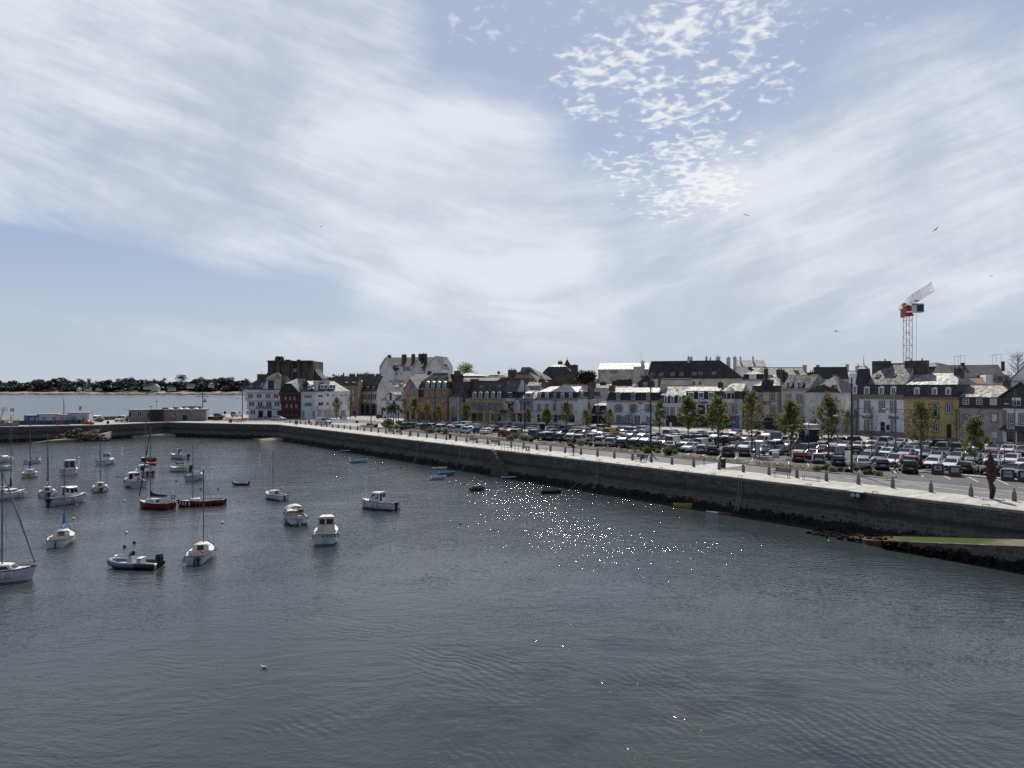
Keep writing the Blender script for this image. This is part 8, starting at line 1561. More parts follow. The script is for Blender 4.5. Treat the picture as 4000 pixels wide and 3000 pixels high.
# ---- people ----
SKIN = mat('skin',(.42,.26,.19),.6,.05,4); HAIR = dict(grey=mat('hair_grey',(.36,.34,.32),.8,.1,8),dark=mat('hair_dark',(.02,.015,.012),.7,.1,8),hat=mat('cap_pale',(.45,.43,.38),.8,.05,6))
CL = {}
def cloth(n,c): return mat('cloth_'+n,c,.9,.1,5)
def skinned(name,pts,edges,rad,m,parent):
 me = bpy.data.meshes.new(name); me.from_pydata([tuple(p) for p in pts],edges,[]); me.materials.append(m); o = bpy.data.objects.new(name,me); col.objects.link(o); o.parent = parent
 sk = o.modifiers.new('skin','SKIN'); sk.use_smooth_shade = True
 for i,r in enumerate(rad): me.skin_vertices[0].data[i].radius = (r,r)
 me.skin_vertices[0].data[0].use_root = True; sb = o.modifiers.new('sub','SUBSURF'); sb.levels = 1; sb.render_levels = 1; return o
def person(label,p,ang,top,legs,hair,stride=.25,sit=False,arms=((.15,-.05,-.5),(.15,.05,-.5)),pack=None,h=1.75,coat=False,bend=0):
 # faces +x locally; ang is the compass bearing faced
 k = h/1.75; rt = thing('person',label,'person',(p.x,p.y,p.z),R(90-ang),'people on the quay'); pel = V3((0,0,.95 if not sit else .56)); ch = pel+V3((.03+bend,0,.38)); nk = pel+V3((.04+bend*1.3,0,.55)); hd = nk+V3((.04,0,.20))
 P_ = [pel,pel+V3((.02+bend*.5,0,.2)),ch,nk,hd-V3((0,0,.06)),hd+V3((0,0,.06))]; E = [(0,1),(1,2),(2,3),(3,4),(4,5)]; Rr = [.125,.12,.15,.06,.085,.075]
 topP,topE,topR = [pel+V3((0,0,.02)),pel+V3((.02+bend*.5,0,.2)),ch,nk-V3((0,0,.05))],[(0,1),(1,2),(2,3)],[.15,.14,.17,.09]
 legP,legE,legR = [pel+V3((0,0,.08))],[],[.145]
 for i,sg in enumerate((1,-1)):
  hip = pel+V3((0,sg*.09,-.04)); st_ = stride*sg
  if sit: kn = pel+V3((.44,sg*.12,-.04)); an = V3((.46,sg*.13,.09))
  else: kn = pel+V3((st_*.55+.03,sg*.09,-.45)); an = V3((st_-(.05 if st_ < 0 else 0),sg*.09,.09))
  toe = an+V3((.16,sg*.02,-.05)); n0 = len(P_); P_ += [hip,kn,an,toe]; E += [(0,n0),(n0,n0+1),(n0+1,n0+2),(n0+2,n0+3)]; Rr += [.095,.062,.045,.035]
  n0 = len(legP); legP += [hip,kn,an+V3((0,0,.03))]; legE += [(0,n0),(n0,n0+1),(n0+1,n0+2)]; legR += [.11,.082,.07]
  a = arms[i]; sh_ = ch+V3((0,sg*.19,.06)); el = sh_+V3((a[0]*.5-.04,sg*.05+a[1]*.3,a[2]*.55)); wr_ = sh_+V3((a[0]+.05,sg*.04+a[1],a[2])); n0 = len(P_); d = (wr_-el).normalized(); pm = wr_+d*.07
  P_ += [sh_,el,wr_,pm]; E += [(2,n0),(n0,n0+1),(n0+1,n0+2),(n0+2,n0+3)]; Rr += [.06,.042,.03,.035]
  for j,(o_,l) in enumerate(((-.030,.07),(-.010,.085),(.010,.08),(.030,.06))): n1 = len(P_); P_ += [pm+V3((o_,0,0))+d*l*.5,pm+V3((o_,-sg*.015,0))+d*l]; E += [(n0+3,n1),(n1,n1+1)]; Rr += [.009,.008]
  n1 = len(P_); P_ += [wr_+V3((.04,-sg*.02,0))+d*.05]; E += [(n0+2,n1)]; Rr += [.011]
  n0 = len(topP); topP += [sh_,el,wr_-d*.02]; topE += [(2,n0),(n0,n0+1),(n0+1,n0+2)]; topR += [.078,.062,.05]
 sc_ = lambda L_: [q_*k for q_ in L_]
 skinned('body',sc_(P_),E,[r*k for r in Rr],SKIN,rt); skinned('jacket',sc_(topP),topE,[r*k for r in topR],top,rt); skinned('trousers',sc_(legP),legE,[r*k for r in legR],legs,rt)
 MB().ball((hd+V3((-.015,0,.055)))*k,(.115,.098,.10),10,7).build('hair',HAIR[hair],rt); b = MB(); b.tube((hd+V3((.075,0,.02)))*k,(hd+V3((.125,0,-.005)))*k,.018,.010,5)
 for s_ in (-1,1): b.ball((hd+V3((.085,s_*.035,.04)))*k,.012,6,4)
 b.build('face',SKIN,rt); b = MB()
 for sg in (1,-1):
  an = V3((.46,sg*.13,.06)) if sit else V3((stride*sg-(.05 if sg < 0 else 0),sg*.09,.06)); b.ball((an+V3((.06,0,-.015)))*k,(.14,.055,.05),8,5)
 b.build('shoes',m_iron,rt)
 if pack: b = MB(); c = (ch+V3((-.22,0,.0)))*k; b.loft([[(c.x-.08,-.13,c.z-.24),(c.x+.08,-.14,c.z-.24),(c.x+.08,.14,c.z-.24),(c.x-.08,.13,c.z-.24)],[(c.x-.11,-.15,c.z),(c.x+.08,-.15,c.z),(c.x+.08,.15,c.z),(c.x-.11,.15,c.z)],[(c.x-.05,-.10,c.z+.22),(c.x+.08,-.12,c.z+.22),(c.x+.08,.12,c.z+.22),(c.x-.05,.10,c.z+.22)]]); o = b.build('backpack',pack,rt)
 return rt
JEAN = cloth('denim',(.06,.085,.13)); DARK = cloth('black',(.018,.018,.02)); NAV = cloth('navy',(.016,.022,.05)); BLU = cloth('blue',(.03,.12,.34)); REDT = cloth('red',(.28,.06,.06)); GRY = cloth('grey',(.07,.075,.085)); BRN = cloth('brown',(.10,.05,.04))
person('person in a bright blue jacket walking along the promenade',G(1603,1705.5,QZ),105,BLU,DARK,'grey',.30)
person('person with a small backpack standing beside a bicycle on the promenade',G(2240,1776,QZ),60,NAV,DARK,'dark',.06,arms=((.35,0,-.35),(.3,.05,-.4)),pack=DARK)
pb = onT(2512,4.95); person('person in dark clothes with pale hat sitting on the bench, bag in lap',pb,QANG and 180+51.9,GRY,DARK,'hat',0,True,arms=((.30,-.1,-.36),(.30,.1,-.36)))
pq = pb+V3((-N2[0]*.38,-N2[1]*.38,.68)); rt = thing('handbag','brown handbag held on the lap of the person on bench','bag',pq); MB().ball((0,0,.0),(.20,.14,.13),8,6).build('bag',BRN,rt); b = MB(); b.torus((0,0,.12),(0,1,0),.09,.012,8,4); b.build('handle',BRN,rt)
person('person in a grey jacket and jeans standing at the pedestrian crossing',G(2818,1820,GZ),250,GRY,JEAN,'hat',.10,arms=((.35,0,-.38),(.32,0,-.4)))
person('person in navy jacket and red trousers with red backpack, walking past parked cars',G(3495,1848,GZ),95,NAV,REDT,'dark',.30,pack=REDT)
person('person in red standing by the sea beyond the café road',G(903,1627,GZ),340,REDT,DARK,'dark',.08)
person('person in a blue top talking between cars near the parking sign',G(3576,1812,GZ),70,BLU,JEAN,'dark',.06); person('bald-headed person in blue facing another between cars',G(3583,1810,GZ),250,BLU,DARK,'grey',.06)
person('person in dark red with a white cap between silver cars',G(3699,1778,GZ),120,BRN,DARK,'hat',.08); person('dark figure by the wall of the blue-shuttered house',G(2511,1668,GZ),200,DARK,DARK,'dark',.05); person('second dark figure at the blue-shuttered house, nearer the tall lamp',G(2521,1669,GZ),230,GRY,DARK,'dark',.05)
person('person seated at a blue café table',G(1056,1637,GZ),100,DARK,JEAN,'dark',0,True); person('person in a red top seated at the café terrace end',G(1075,1637,GZ),260,REDT,DARK,'dark',0,True)
# bicycle held by its rider
p = G(2243,1777.5,QZ); rt = thing('bicycle','pale-tyred bicycle held upright by the person on the promenade','bicycle',(p.x-.05,p.y-.45,QZ),R(-12)); M_BK = mat('bike_frame',(.10,.11,.12),.4,.05,3)
for x in (-.52,.52): b = MB(); b.torus((x,0,.35),(0,1,0),.33,.018,20,5); w_ = b.build('wheel',mat('bike_tyre',(.20,.19,.17),.8,.05,3),rt); b = MB(); [b.tube((x,0,.35),(x+.32*math.cos(a*.785),0,.35+.32*math.sin(a*.785)),.004,n=3) for a in range(8)]; b.build('spokes',M_WIRE,w_)
b = MB(); [b.tube(a,c,.018,n=5) for a,c in (((-.52,0,.35),(-.1,0,.33)),((-.1,0,.33),(-.22,0,.85)),((-.22,0,.85),(-.52,0,.35)),((-.1,0,.33),(.38,0,.82)),((-.20,0,.80),(.38,0,.86)),((.38,0,.9),(.52,0,.35)))]; b.build('frame',M_BK,rt); b = MB(); b.path([(.52,-.2,.95),(.40,-.2,1.0),(.40,.2,1.0),(.52,.2,.95)],.016,5); b.build('handlebar',M_BK,rt); b = MB(); b.ball((-.24,0,.92),(.14,.06,.03),8,5); b.build('saddle',m_iron,rt)
# ---- tower crane ----
cb_,tip = V3((127.0,230.0,GZ)),V3((114.7,196.0,0)); M_CR = mat('crane_red',(.33,.035,.035),.5,.1,1.5); M_CO = mat('crane_mast_rust',(.30,.12,.05),.6,.12,2); M_CW = mat('crane_white',(.58,.57,.56),.5,.06,2); M_CG = mat('crane_ballast',(.30,.29,.27),.9,.1,2)
rt = thing('tower_crane','red and white tower crane rising behind the turreted shop roofs','crane',cb_); org = rt.location; zj = 39.6; hw = .95; b = MB()
for sx in (-hw,hw):
 for sy in (-hw,hw): b.tube(cb_+V3((sx,sy,0)),V3((cb_.x+sx,cb_.y+sy,zj-1.6)),.075,n=4)
z = GZ; k = 0
while z < zj-2.6:
 for i,(a,c) in enumerate((((-hw,-hw),(hw,-hw)),((hw,-hw),(hw,hw)),((hw,hw),(-hw,hw)),((-hw,hw),(-hw,-hw)))):
  s_,e = (a,c) if (k+i) % 2 else (c,a); b.tube(V3((cb_.x+s_[0],cb_.y+s_[1],z)),V3((cb_.x+e[0],cb_.y+e[1],z+1.35)),.032,n=4)
  if k % 3 == 0: b.tube(V3((cb_.x+a[0],cb_.y+a[1],z)),V3((cb_.x+c[0],cb_.y+c[1],z)),.045,n=4)
 z += 1.35; k += 1
b.build('mast',M_CO,rt,org); b = MB(); b.box(cb_.x-1.25,cb_.x+1.25,cb_.y-1.25,cb_.y+1.25,zj-1.8,zj-1.2); b.box(cb_.x-1.0,cb_.x+1.0,cb_.y-1.0,cb_.y+1.0,zj-1.2,zj+1.5); b.build('slewing_unit',M_CR,rt,org)
jd = (tip-V3((cb_.x,cb_.y,0))).normalized(); jn = V3((-jd.y,jd.x,0)); J = lambda d,s_,z_: V3((cb_.x,cb_.y,z_))+jd*d+jn*s_
L_ = 36; segs = 15
for nm,mm,d0,d1 in (('jib_root',M_CW,0,8),('jib_middle',M_CR,8,19),('jib_end',M_CW,19,36)):
 b = MB(); n = int((d1-d0)/2.4); tz = lambda d: zj+1.6+2.6-.0*d
 for s_ in (-.65,.65): b.tube(J(d0,s_,zj+1.6),J(d1,s_,zj+1.6),.06,n=4)
 b.tube(J(d0,0,tz(d0)),J(d1,0,tz(d1)),.06,n=4)
 for i in range(n+1):
  d = d0+(d1-d0)*i/n
  for s_ in (-.65,.65): b.tube(J(d,s_,zj+1.6),J(min(d1,d+1.2),0,tz(d)),.025,n=4); b.tube(J(min(d1,d+1.2),0,tz(d)),J(min(d1,d+2.4),s_,zj+1.6),.025,n=4)
  b.tube(J(d,-.65,zj+1.6),J(min(d1,d+2.4),.65,zj+1.6),.022,n=4)
 b.build(nm,mm,rt,org)
b = MB(); b.obox(J(0,-.7,zj+1.3),jd*-13,jn*1.4,V3((0,0,.5))); b.tube(J(-13,-.7,zj+2.8),J(-3,-.7,zj+2.8),.04,n=4); b.tube(J(-13,.7,zj+2.8),J(-3,.7,zj+2.8),.04,n=4)
for d in range(-13,-2,2): b.tube(J(d,-.7,zj+1.8),J(d,-.7,zj+2.8),.035,n=4); b.tube(J(d,.7,zj+1.8),J(d,.7,zj+2.8),.035,n=4)
b.tube(J(0,0,zj+4.2),J(-11,0,zj+1.9),.06,n=4); b.build('counter_jib',M_CW,rt,org); b = MB(); b.obox(J(-9,-.6,zj-1.4),jd*-1.6,jn*1.2,V3((0,0,2.7))); b.build('ballast',M_CG,rt,org); b = MB(); b.obox(J(-6,-.5,zj+1.85),jd*-2.2,jn*1.0,V3((0,0,1.2))); b.build('winch',M_CR,rt,org)
c = V3((125.2,221.0,zj-1.6)); b = MB(); b.box(c.x-1.3,c.x+1.2,c.y-1.2,c.y+1.2,c.z,c.z+.25); b.box(c.x-1.3,c.x-1.0,c.y-1.2,c.y+1.2,c.z+.25,c.z+2.6); b.box(c.x-1.3,c.x+1.2,c.y-1.2,c.y+1.2,c.z+2.35,c.z+2.7); b.box(c.x+1.0,c.x+1.2,c.y-1.2,c.y+1.2,c.z+.25,c.z+2.35); b.tube((c.x-.2,c.y,c.z+2.6),J(7,-.4,zj+1.6),.15,n=5); b.tube((c.x-1.2,c.y,c.z+.3),J(1,-.6,zj-.6),.15,n=5); cab = b.build('operator_cab',M_CW,rt,org); b = MB(); b.box(c.x-.99,c.x+.99,c.y-1.1,c.y+1.1,c.z+.26,c.z+2.34); b.build('cab_glass',glassm('cab_glazing',(.02,.035,.03)),cab,org)
b = MB(); b.tube(J(15,-.1,12),J(15,-.1,zj+1.5),.04,n=4); b.obox(J(14.5,-.6,zj+1.25),jd*1.0,jn*1.2,V3((0,0,.3))); b.build('hoist_cable',M_WIRE,rt,org)
# ---- gulls ----
M_GUL = mat('gull_white',(.62,.62,.61),.8,.05,6); M_GUG = mat('gull_grey',(.22,.23,.25),.8,.05,6)
def gull(px,py,Y,lab,fly=True,ang=0,roll=0):
 p = A(px,py,Y) if fly else G(px,py,Y); rt = thing('gull',lab,'gull',p,R(ang),'gulls'); k = 1.0
 b = MB(); b.loft([[(x,r*math.cos(a*1.047),z+r*.9*math.sin(a*1.047)) for a in range(6)] for x,r,z in ((-.32,.02,.06),(-.18,.07,.03),(.0,.10,.0),(.14,.075,.02),(.21,.055,.10 if not fly else .04),(.28,.05,.15 if not fly else .05),(.33,.02,.14 if not fly else .04),(.40,.006,.12 if not fly else .03))]); b.build('body',M_GUL,rt,smooth=True)
 for sg in (-1,1):
  b = MB()
  if fly: pts = [(.10,sg*.06,.03),(.16,sg*.38,.16+roll*sg),(.02,sg*.72,.10+roll*sg*1.8),(-.06,sg*.70,.10+roll*sg*1.8),(-.02,sg*.36,.14+roll*sg),(-.12,sg*.06,.02)]
  else: pts = [(.10,sg*.085,.07),(-.05,sg*.12,.08),(-.36,sg*.03,.08),(-.2,sg*.06,.02),(.05,sg*.11,-.02)]
  b.prism(pts,(0,0,.015)); b.build('wing',M_GUG,rt)
 rt.scale = (.62,)*3; return rt
gull(1254,886,120,'gull gliding small against the cirrus at mid sky',True,20,.1); gull(2917,841,90,'gull banking below the altocumulus',True,70,.15); gull(3654,898,85,'gull flying high above the crane',True,10,-.2); gull(3267,1295,75,'gull gliding low over the rooftops',True,160,-.12); gull(3872,1078,120,'faint gull beside the picture edge, right of the crane',True,5,.05); gull(154,1555,260,'dark gull skimming the bay beyond the site cabins',True,190,.2)
g_ = gull(1032,2606,0.06,'white and grey gull floating alone on the near water',False,175)
g_.scale = (.6,)*3; g2 = gull(3237,2114,.45,'gull standing on the tip of the slipway',False,250); g2.scale = (.8,)*3
b = MB(); [b.tube((.0,y,-.10),(.0,y,-.35),.012,n=4) for y in (-.03,.03)]; b.build('legs',M_ORB,g2)
# ======================= the pier: works compound and harbour office =======================
M_HB = mat('hoarding_blue',(.022,.045,.13),.6,.1,1); M_CONT = mat('container_blue',(.03,.08,.16),.55,.12,1.2); M_CABW = mat('cabin_white',(.50,.50,.52),.6,.06,1); M_CABB = mat('cabin_beige',(.46,.43,.37),.7,.08,1)
def block(name,label,cat,px0,px1,Y,zt,dep,m,door=True,roofm=None,group=None):
 a,c = V3(((px0-PX0)*Y/F,Y,GZ)),V3(((px1-PX0)*Y/F,Y+1.0,GZ)); u_ = (c-a); rt = thing(name,label,cat,a,0,group); n = V3((-u_.y,u_.x,0)).normalized()*dep; org = rt.location
 MB().obox(a,u_,n,(0,0,zt-GZ)).build('wall',m,rt,org); b = MB(); e = u_.normalized()*.08; f = n.normalized()*.08; b.hexa([a-e-f+V3((0,0,zt-GZ+.003)),a+u_+e-f+V3((0,0,zt-GZ+.003)),a+u_+n+e+f+V3((0,0,zt-GZ+.003)),a+n-e+f+V3((0,0,zt-GZ+.003)),a-e-f+V3((0,0,zt-GZ+.16)),a+u_+e-f+V3((0,0,zt-GZ+.16)),a+u_+n+e+f+V3((0,0,zt-GZ+.22)),a+n-e+f+V3((0,0,zt-GZ+.22))]); b.build('roof',roofm or M_SBACK,rt,org)
 if door:
  for q_ in (.25,.7): d = a+u_*q_-n.normalized()*.04; MB().obox(d,u_.normalized()*.9,n.normalized()*.035,(0,0,2.0)).build('door',M_SBACK,rt,org)
 return rt,a,u_,n
block('site_container','dark blue shipping container beside the white site cabins','container',109,143,213,6.5,2.4,M_CONT); block('site_cabin','long white site cabin next to the blue container','site cabin',144,221,214,6.85,3,M_CABW); block('site_cabin','low beige site cabin between two long white ones','site cabin',222.5,262.5,214,6.65,3,M_CABB); block('site_cabin','long white site cabin beside the tall white van','site cabin',263.5,339,216,7.2,3,M_CABW)
block('water_tank','pale rounded tank peeping out behind the blue container','tank',100,112,216,6.4,2,mat('tank_olive',(.12,.13,.10),.7,.1,2),False)
def hoarding(px0,px1,Y0,Y1,z1,m,lab):
 a,c = V3(((px0-PX0)*Y0/F,Y0,GZ)),V3(((px1-PX0)*Y1/F,Y1,GZ)); rt = thing('site_hoarding',lab,'hoarding',a); b = MB(); u_ = c-a; n = V3((-u_.y,u_.x,0)).normalized(); k = max(2,int(u_.length/2))
 for i in range(k): b.obox(a+u_*i/k+u_.normalized()*.03,u_/k-u_.normalized()*.06,n*.05,(0,0,z1))
 b.build('panel',m,rt,a); b = MB()
 for i in range(k+1): p = a+u_*i/k; b.tube(p-n*.05,p-n*.05+V3((0,0,z1+.5)),.04,n=5)
 b.tube(a-n*.05+V3((0,0,z1+.45)),c-n*.05+V3((0,0,z1+.45)),.03,n=4); b.build('posts',m_galv,rt,a)
hoarding(75,274,207,209,1.25,M_HB,'long dark blue site hoarding along the pier edge'); hoarding(258,339,212,213,1.3,M_HB,'short dark blue hoarding before the third white cabin'); hoarding(-20,74,199.5,202,.95,mat('hoarding_grey',(.22,.23,.26),.7,.1,1),'grey hoarding at the pier end by the picture edge')
def flagpole(px,yt,yb,lab,cols,hor=False):
 p = G(px,yb,GZ); h = H0-(yt-HY)*p.y/F-GZ; rt = thing('flagpole',lab,'flag',(p.x,p.y,GZ)); MB().tube((0,0,0),(0,0,h),.05,.03,6).build('pole',m_galv,rt); b = MB(); n = len(cols); wd,ht = 1.0,1.1
 for i in range(n):
  if hor: z1 = h-.05-ht*i/n; b.faces([(0,0,z1),(-wd*.7,.05,z1-.15),(-wd*.7,.05,z1-.15-ht/n),(0,0,z1-ht/n)],[(0,1,2,3)],i)
  else: x0,x1 = -wd*i/n,-wd*(i+1)/n; b.faces([(x0,.06*math.sin(i*2),h-.05),(x1,.06*math.sin(i*2+2),h-.1),(x1,.06*math.sin(i*2+2),h-.1-ht),(x0,.06*math.sin(i*2),h-.05-ht)],[(0,1,2,3)],i)
 b.build('flag',cols,rt)
FB,FW,FR,FK = mat('flag_blue',(.015,.03,.16),.8,0),mat('flag_white',(.62,.62,.62),.8,0),mat('flag_red',(.45,.02,.04),.8,0),mat('flag_black',(.02,.02,.02),.8,0)
flagpole(53.5,1593,1655,'flagpole with a blue, white and red tricolour',[FB,FW,FR]); flagpole(318,1586,1658,'flagpole with a black and white striped flag',[FK,FW,FK,FW,FK,FW,FK],True)
p = G(249,1654,GZ); rt = thing('derrick_mast','tall dark derrick mast with a slanting stay before the beige cabin','mast',(p.x,p.y,GZ)); h = H0-(1555-HY)*p.y/F-GZ; MB().tube((0,0,0),(0,0,h),.13,.06,7).build('mast',m_iron,rt); b = MB(); b.tube((0,0,h*.9),(1.0,.3,0),.03,n=4); b.tube((0,0,h*.95),(.35,.1,2),.02,n=4); b.build('stay',M_WIRE,rt)
p = G(8,1655,GZ); M_LIFT = mat('lift_yellow',(.50,.36,.13),.6,.1,2); rt = thing('boom_lift','yellow boom lift raised at the pier end by picture edge','boom lift',(p.x,p.y,GZ)); b = MB(); b.box(-1.6,1.4,-.9,.9,.35,1.3); b.build('chassis',M_LIFT,rt); b = MB(); [b.tube((x,y-.15,.4),(x,y+.15,.4),.4,n=10) for x in (-1.1,.9) for y in (-.85,.85)]; b.build('wheels',M_TYRE,rt); b = MB(); b.tube((-.4,0,1.3),(.5,0,4.6),.22,.15,6); b.build('boom',M_CABB,rt); b = MB(); b.path([(.2,-.4,3.8),(1.2,-.4,3.8),(1.2,.4,3.8),(.2,.4,3.8),(.2,-.4,3.8)],.04,4); b.path([(.2,-.4,4.8),(1.2,-.4,4.8),(1.2,.4,4.8),(.2,.4,4.8),(.2,-.4,4.8)],.04,4); [b.tube((x,y,3.8),(x,y,4.8),.035,n=4) for x in (.2,1.2) for y in (-.4,.4)]; b.build('basket',m_iron,rt)
def sack(px,py,k,m,lab,name='rubble_sack',cat='sack'):
 p = G(px,py,GZ); rt = thing(name,lab,cat,(p.x,p.y,GZ)); b = MB(); b.ball((0,0,k*.45),(k*.75,k*.7,k*.5),9,6,jit=.12,rnd=rnd); b.build('bag',m,rt); b = MB(); b.tube((0,0,k*.85),(0,0,k*1.1),k*.28,k*.12,7); b.build('neck',m,rt)
sack(340,1657,1.3,M_ORB,'big orange sack at the pier edge, the nearer to the cabins'); sack(357,1658,1.1,M_ORB,'smaller orange sack at the pier edge beside the white van'); sack(288,1656,1.0,mat('tarp_blue',(.04,.12,.40),.7,.1,3),'bright blue wrapped bundle before the third cabin','wrapped_bundle','bundle'); sack(308,1655,.7,M_LIFT,'small yellow bag beside the green bin','yellow_bag','bag'); sack(57,1652,.9,M_ORB,'orange heap of netting near the tricolour','net_heap','net'); sack(72,1652,1.2,mat('net_yellow',(.42,.34,.08),.8,.15,4),'yellow heap of netting near the tricolour','net_heap','net'); sack(86,1652,.7,M_ORB,'low orange heap beside the blue container','net_heap','net'); sack(392,1648,1.6,mat('rope_brown',(.16,.10,.07),.9,.15,4),'tall brown coil of rope behind the tall white van','rope_coil','rope')
litter(298,1657,'green wheeled bin before the third cabin',M_BING,z=GZ); litter(421.6,1656,'black mooring bollard alone on the pier edge',m_iron,h=.9,r=.35,z=GZ,name='mooring_post',cat='mooring post')
p = G(232,1661,GZ); rt = thing('ladder_head','red ladder head frame at the pier edge','ladder',(p.x,p.y,GZ)); MB().box(-.9,.9,-.1,.1,.3,.9).build('frame',M_REDB,rt); b = MB(); [b.tube((x,-.3,-2.6),(x,-.3,.4),.06,n=5) for x in (-.75,.0)]; [b.tube((-.75,-.3,-2.4+i*.35),(0,-.3,-2.4+i*.35),.03,n=4) for i in range(8)]; b.build('rungs',M_CABB,rt)
# old concrete slip under the pier
m_cc = mat('old_concrete',(.30,.27,.22),.9,.14,.6); a,c = G(333,1686,2.6),G(412,1682,2.6); rt = thing('concrete_apron','pale concrete apron and sloping slab below the pier','apron',(a.x,a.y,0)); b = MB(); a2_,c2 = G(333,1710,.8),G(413,1716,0.3)
b.hexa([V3((a2_.x,a2_.y,-.5)),V3((c2.x,c2.y,-.5)),V3((c.x,c.y+4,-.5)),V3((a.x,a.y+4,-.5)),V3((a2_.x,a2_.y,.9)),V3((c2.x,c2.y-.5,1.9)),V3((c.x,c.y+4,2.4)),V3((a.x,a.y+4,2.3))]); b.build('apron',m_cc,rt,rt.location); b = MB(); p0,p1 = G(334,1684,2.5),G(367,1684,2.5); q0,q1 = G(337,1660,GZ),G(369,1660,GZ); b.hexa([p0-V3((0,.6,.4)),p1-V3((0,.6,.4)),p1+V3((0,.8,-.4)),p0+V3((0,.8,-.4)),q0-V3((0,.5,.3)),q1-V3((0,.5,.3)),q1+V3((0,.3,-.02)),q0+V3((0,.3,-.02))]); b.build('slab',mat('slab_grey',(.36,.36,.36),.85,.1,.8),rt,rt.location); b = MB()
for px,py in ((322,1683),(372,1684),(381,1682)): p = G(px,py,2.5); b.box(p.x-.8,p.x+.8,p.y-.4,p.y+.6,2.2,3.0)
b.build('edge_block',m_cc,rt,rt.location)
# harbour office
M_OFF = mat('office_render',(.27,.25,.24),.85,.08,.5); M_OFFR = mat('office_roof',(.20,.195,.185),.8,.1,1); h = House('harbour_office','low grey flat-roofed harbour office with black glazed entrance and round red sign','P',503,806,225,232,None,'building'); h.walls(M_OFF,10,1602,560); zl = h.ze
h.win([546],1605,1629,16,'',bars=1,pane=M_PANE); h.open([580],1614,1630,8); h.open([508],1612,1628,8); h.band(587,638,1599,1646,M_SHOP,'entrance',.7); h.open([600,613,626],1613,1643,11,w_=-.71); h.band(640,806,1599,1606,M_OFFR,'eaves',.3)
for px in (657,699): h.band(px-8,px+8,1621,1633,mat('poster_blue',(.14,.30,.42),.5,.15,1.5),'poster',.06)
c = h.at(676,1627,-.1)-h.o; b = MB(); b.tube(c+h.W*.05,c-h.W*.06,.95,n=18); b.v = [tuple(V3(q_)+h.o) for q_ in b.v]; h.mesh(b,'round_sign',M_SR); c2_ = c-h.W*.07; b = MB(); b.torus(c2_+h.o,h.W,.45,.10,16,6); h.mesh(b,'ring_symbol',M_SW); h.open([722],1622,1642,18)
for px0,px1,w,hh in ((634,658,3,.7),(672,696,4,.8),(711,786,5,1.0)): u0,u1 = h.uof(px0,w),h.uof(px1,w); b = MB(); h.block(b,u0,u1,w,w+3,zl+.003,zl+hh); h.mesh(b,'roof_unit',M_OFFR)
for px,w in ((667,3),(705,2.5),(728,2.5),(765,2.5)): c = h.pt(h.uof(px,w),w,zl+.05); b = MB(); b.ball(c,(1.0,1.0,.5),12,6); h.mesh(b,'skylight_dome',M_CW)
for px,yt in ((590,1585),(612,1565),(678,1578)): p = h.at(px,yt,3); b = MB(); b.tube((p.x,p.y,zl),p,.05,n=5); b.box(p.x-.3,p.x+.3,p.y-.1,p.y+.1,p.z-.35,p.z-.1) if px != 678 else None; h.mesh(b,'roof_mast',M_ANT)
b = MB(); h.block(b,-.1,h.L+.1,-.12,10.1,zl+.003,zl+.14); h.mesh(b,'roof',M_OFFR)
# wheelie bins, barriers and low wall
for i in range(9):
 px = 778+i*11; p = G(px,1641,GZ); rt = thing('wheelie_bin',f'dark wheelie bin beside the harbour office, {ordn(i+1)} from its wall'+(', yellow lidded' if i in (3,5) else ''),'wheelie bin',(p.x,p.y,GZ),rnd.uniform(-.15,.15),'wheelie bins by the harbour office'); b = MB(); b.hexa([(-.32,-.35,.12),(.32,-.35,.12),(.32,.35,.12),(-.32,.35,.12),(-.40,-.42,1.1),(.40,-.42,1.1),(.40,.42,1.1),(-.40,.42,1.1)]); b.build('body',M_BIN,rt); MB().box(-.43,.43,-.46,.46,1.103,1.2).build('lid',mat('lid_yellow',(.40,.32,.06),.6,.1,3) if i in (3,5) else m_iron,rt)
def barrier(px,py,ang,lab):
 p = G(px,py,GZ); rt = thing('work_barrier',lab,'barrier',(p.x,p.y,GZ),R(ang),'red work barriers'); b = MB(); b.box(-1,1,-.03,.03,.9,1.0); b.box(-1,1,-.03,.03,.15,.24); [b.box(x-.05,x+.05,-.03,.03,.24,.9) for x in (-.95,-.45,0,.45,.95)]; b.build('panel',mat('barrier_red',(.42,.045,.03),.55,.1,3),rt); b = MB(); [b.box(x-.05,x+.05,-.3,.3,0,.08) for x in (-.8,.8)]; b.build('feet',M_TYRE,rt)
for px,py,a,lab in ((873,1641,10,'red work barrier next to the motorbikes'),(888,1643,-15,'red work barrier second from the motorbikes'),(903,1644,5,'red work barrier in the middle of the coned area'),(917,1650,20,'red work barrier at the front corner'),(932,1651,-10,'red work barrier in front, next to the corner one'),(945,1649,25,'red work barrier nearest the café lamp'),(953,1646,70,'red work barrier turned edge-on by the grey rails')): barrier(px,py,a,lab)
for px,lab in ((968,'grey steel crowd barrier next to the red ones'),(985,'grey steel crowd barrier before the café terrace'),(1015,'grey bicycle rack before the café terrace')):
 p = G(px,1646,GZ); rt = thing('crowd_barrier',lab,'barrier',(p.x,p.y,GZ),R(15)); b = MB(); b.path([(-.9,0,.1),(-.9,0,1.05),(.9,0,1.05),(.9,0,.1)],.025,5); [b.tube((x*.15,0,.2),(x*.15,0,1.05),.012,n=4) for x in range(-5,6)]; b.build('frame',m_galv,rt); b = MB(); [b.box(x-.03,x+.03,-.3,.3,0,.1) for x in (-.8,.8)]; b.build('feet',m_galv,rt)
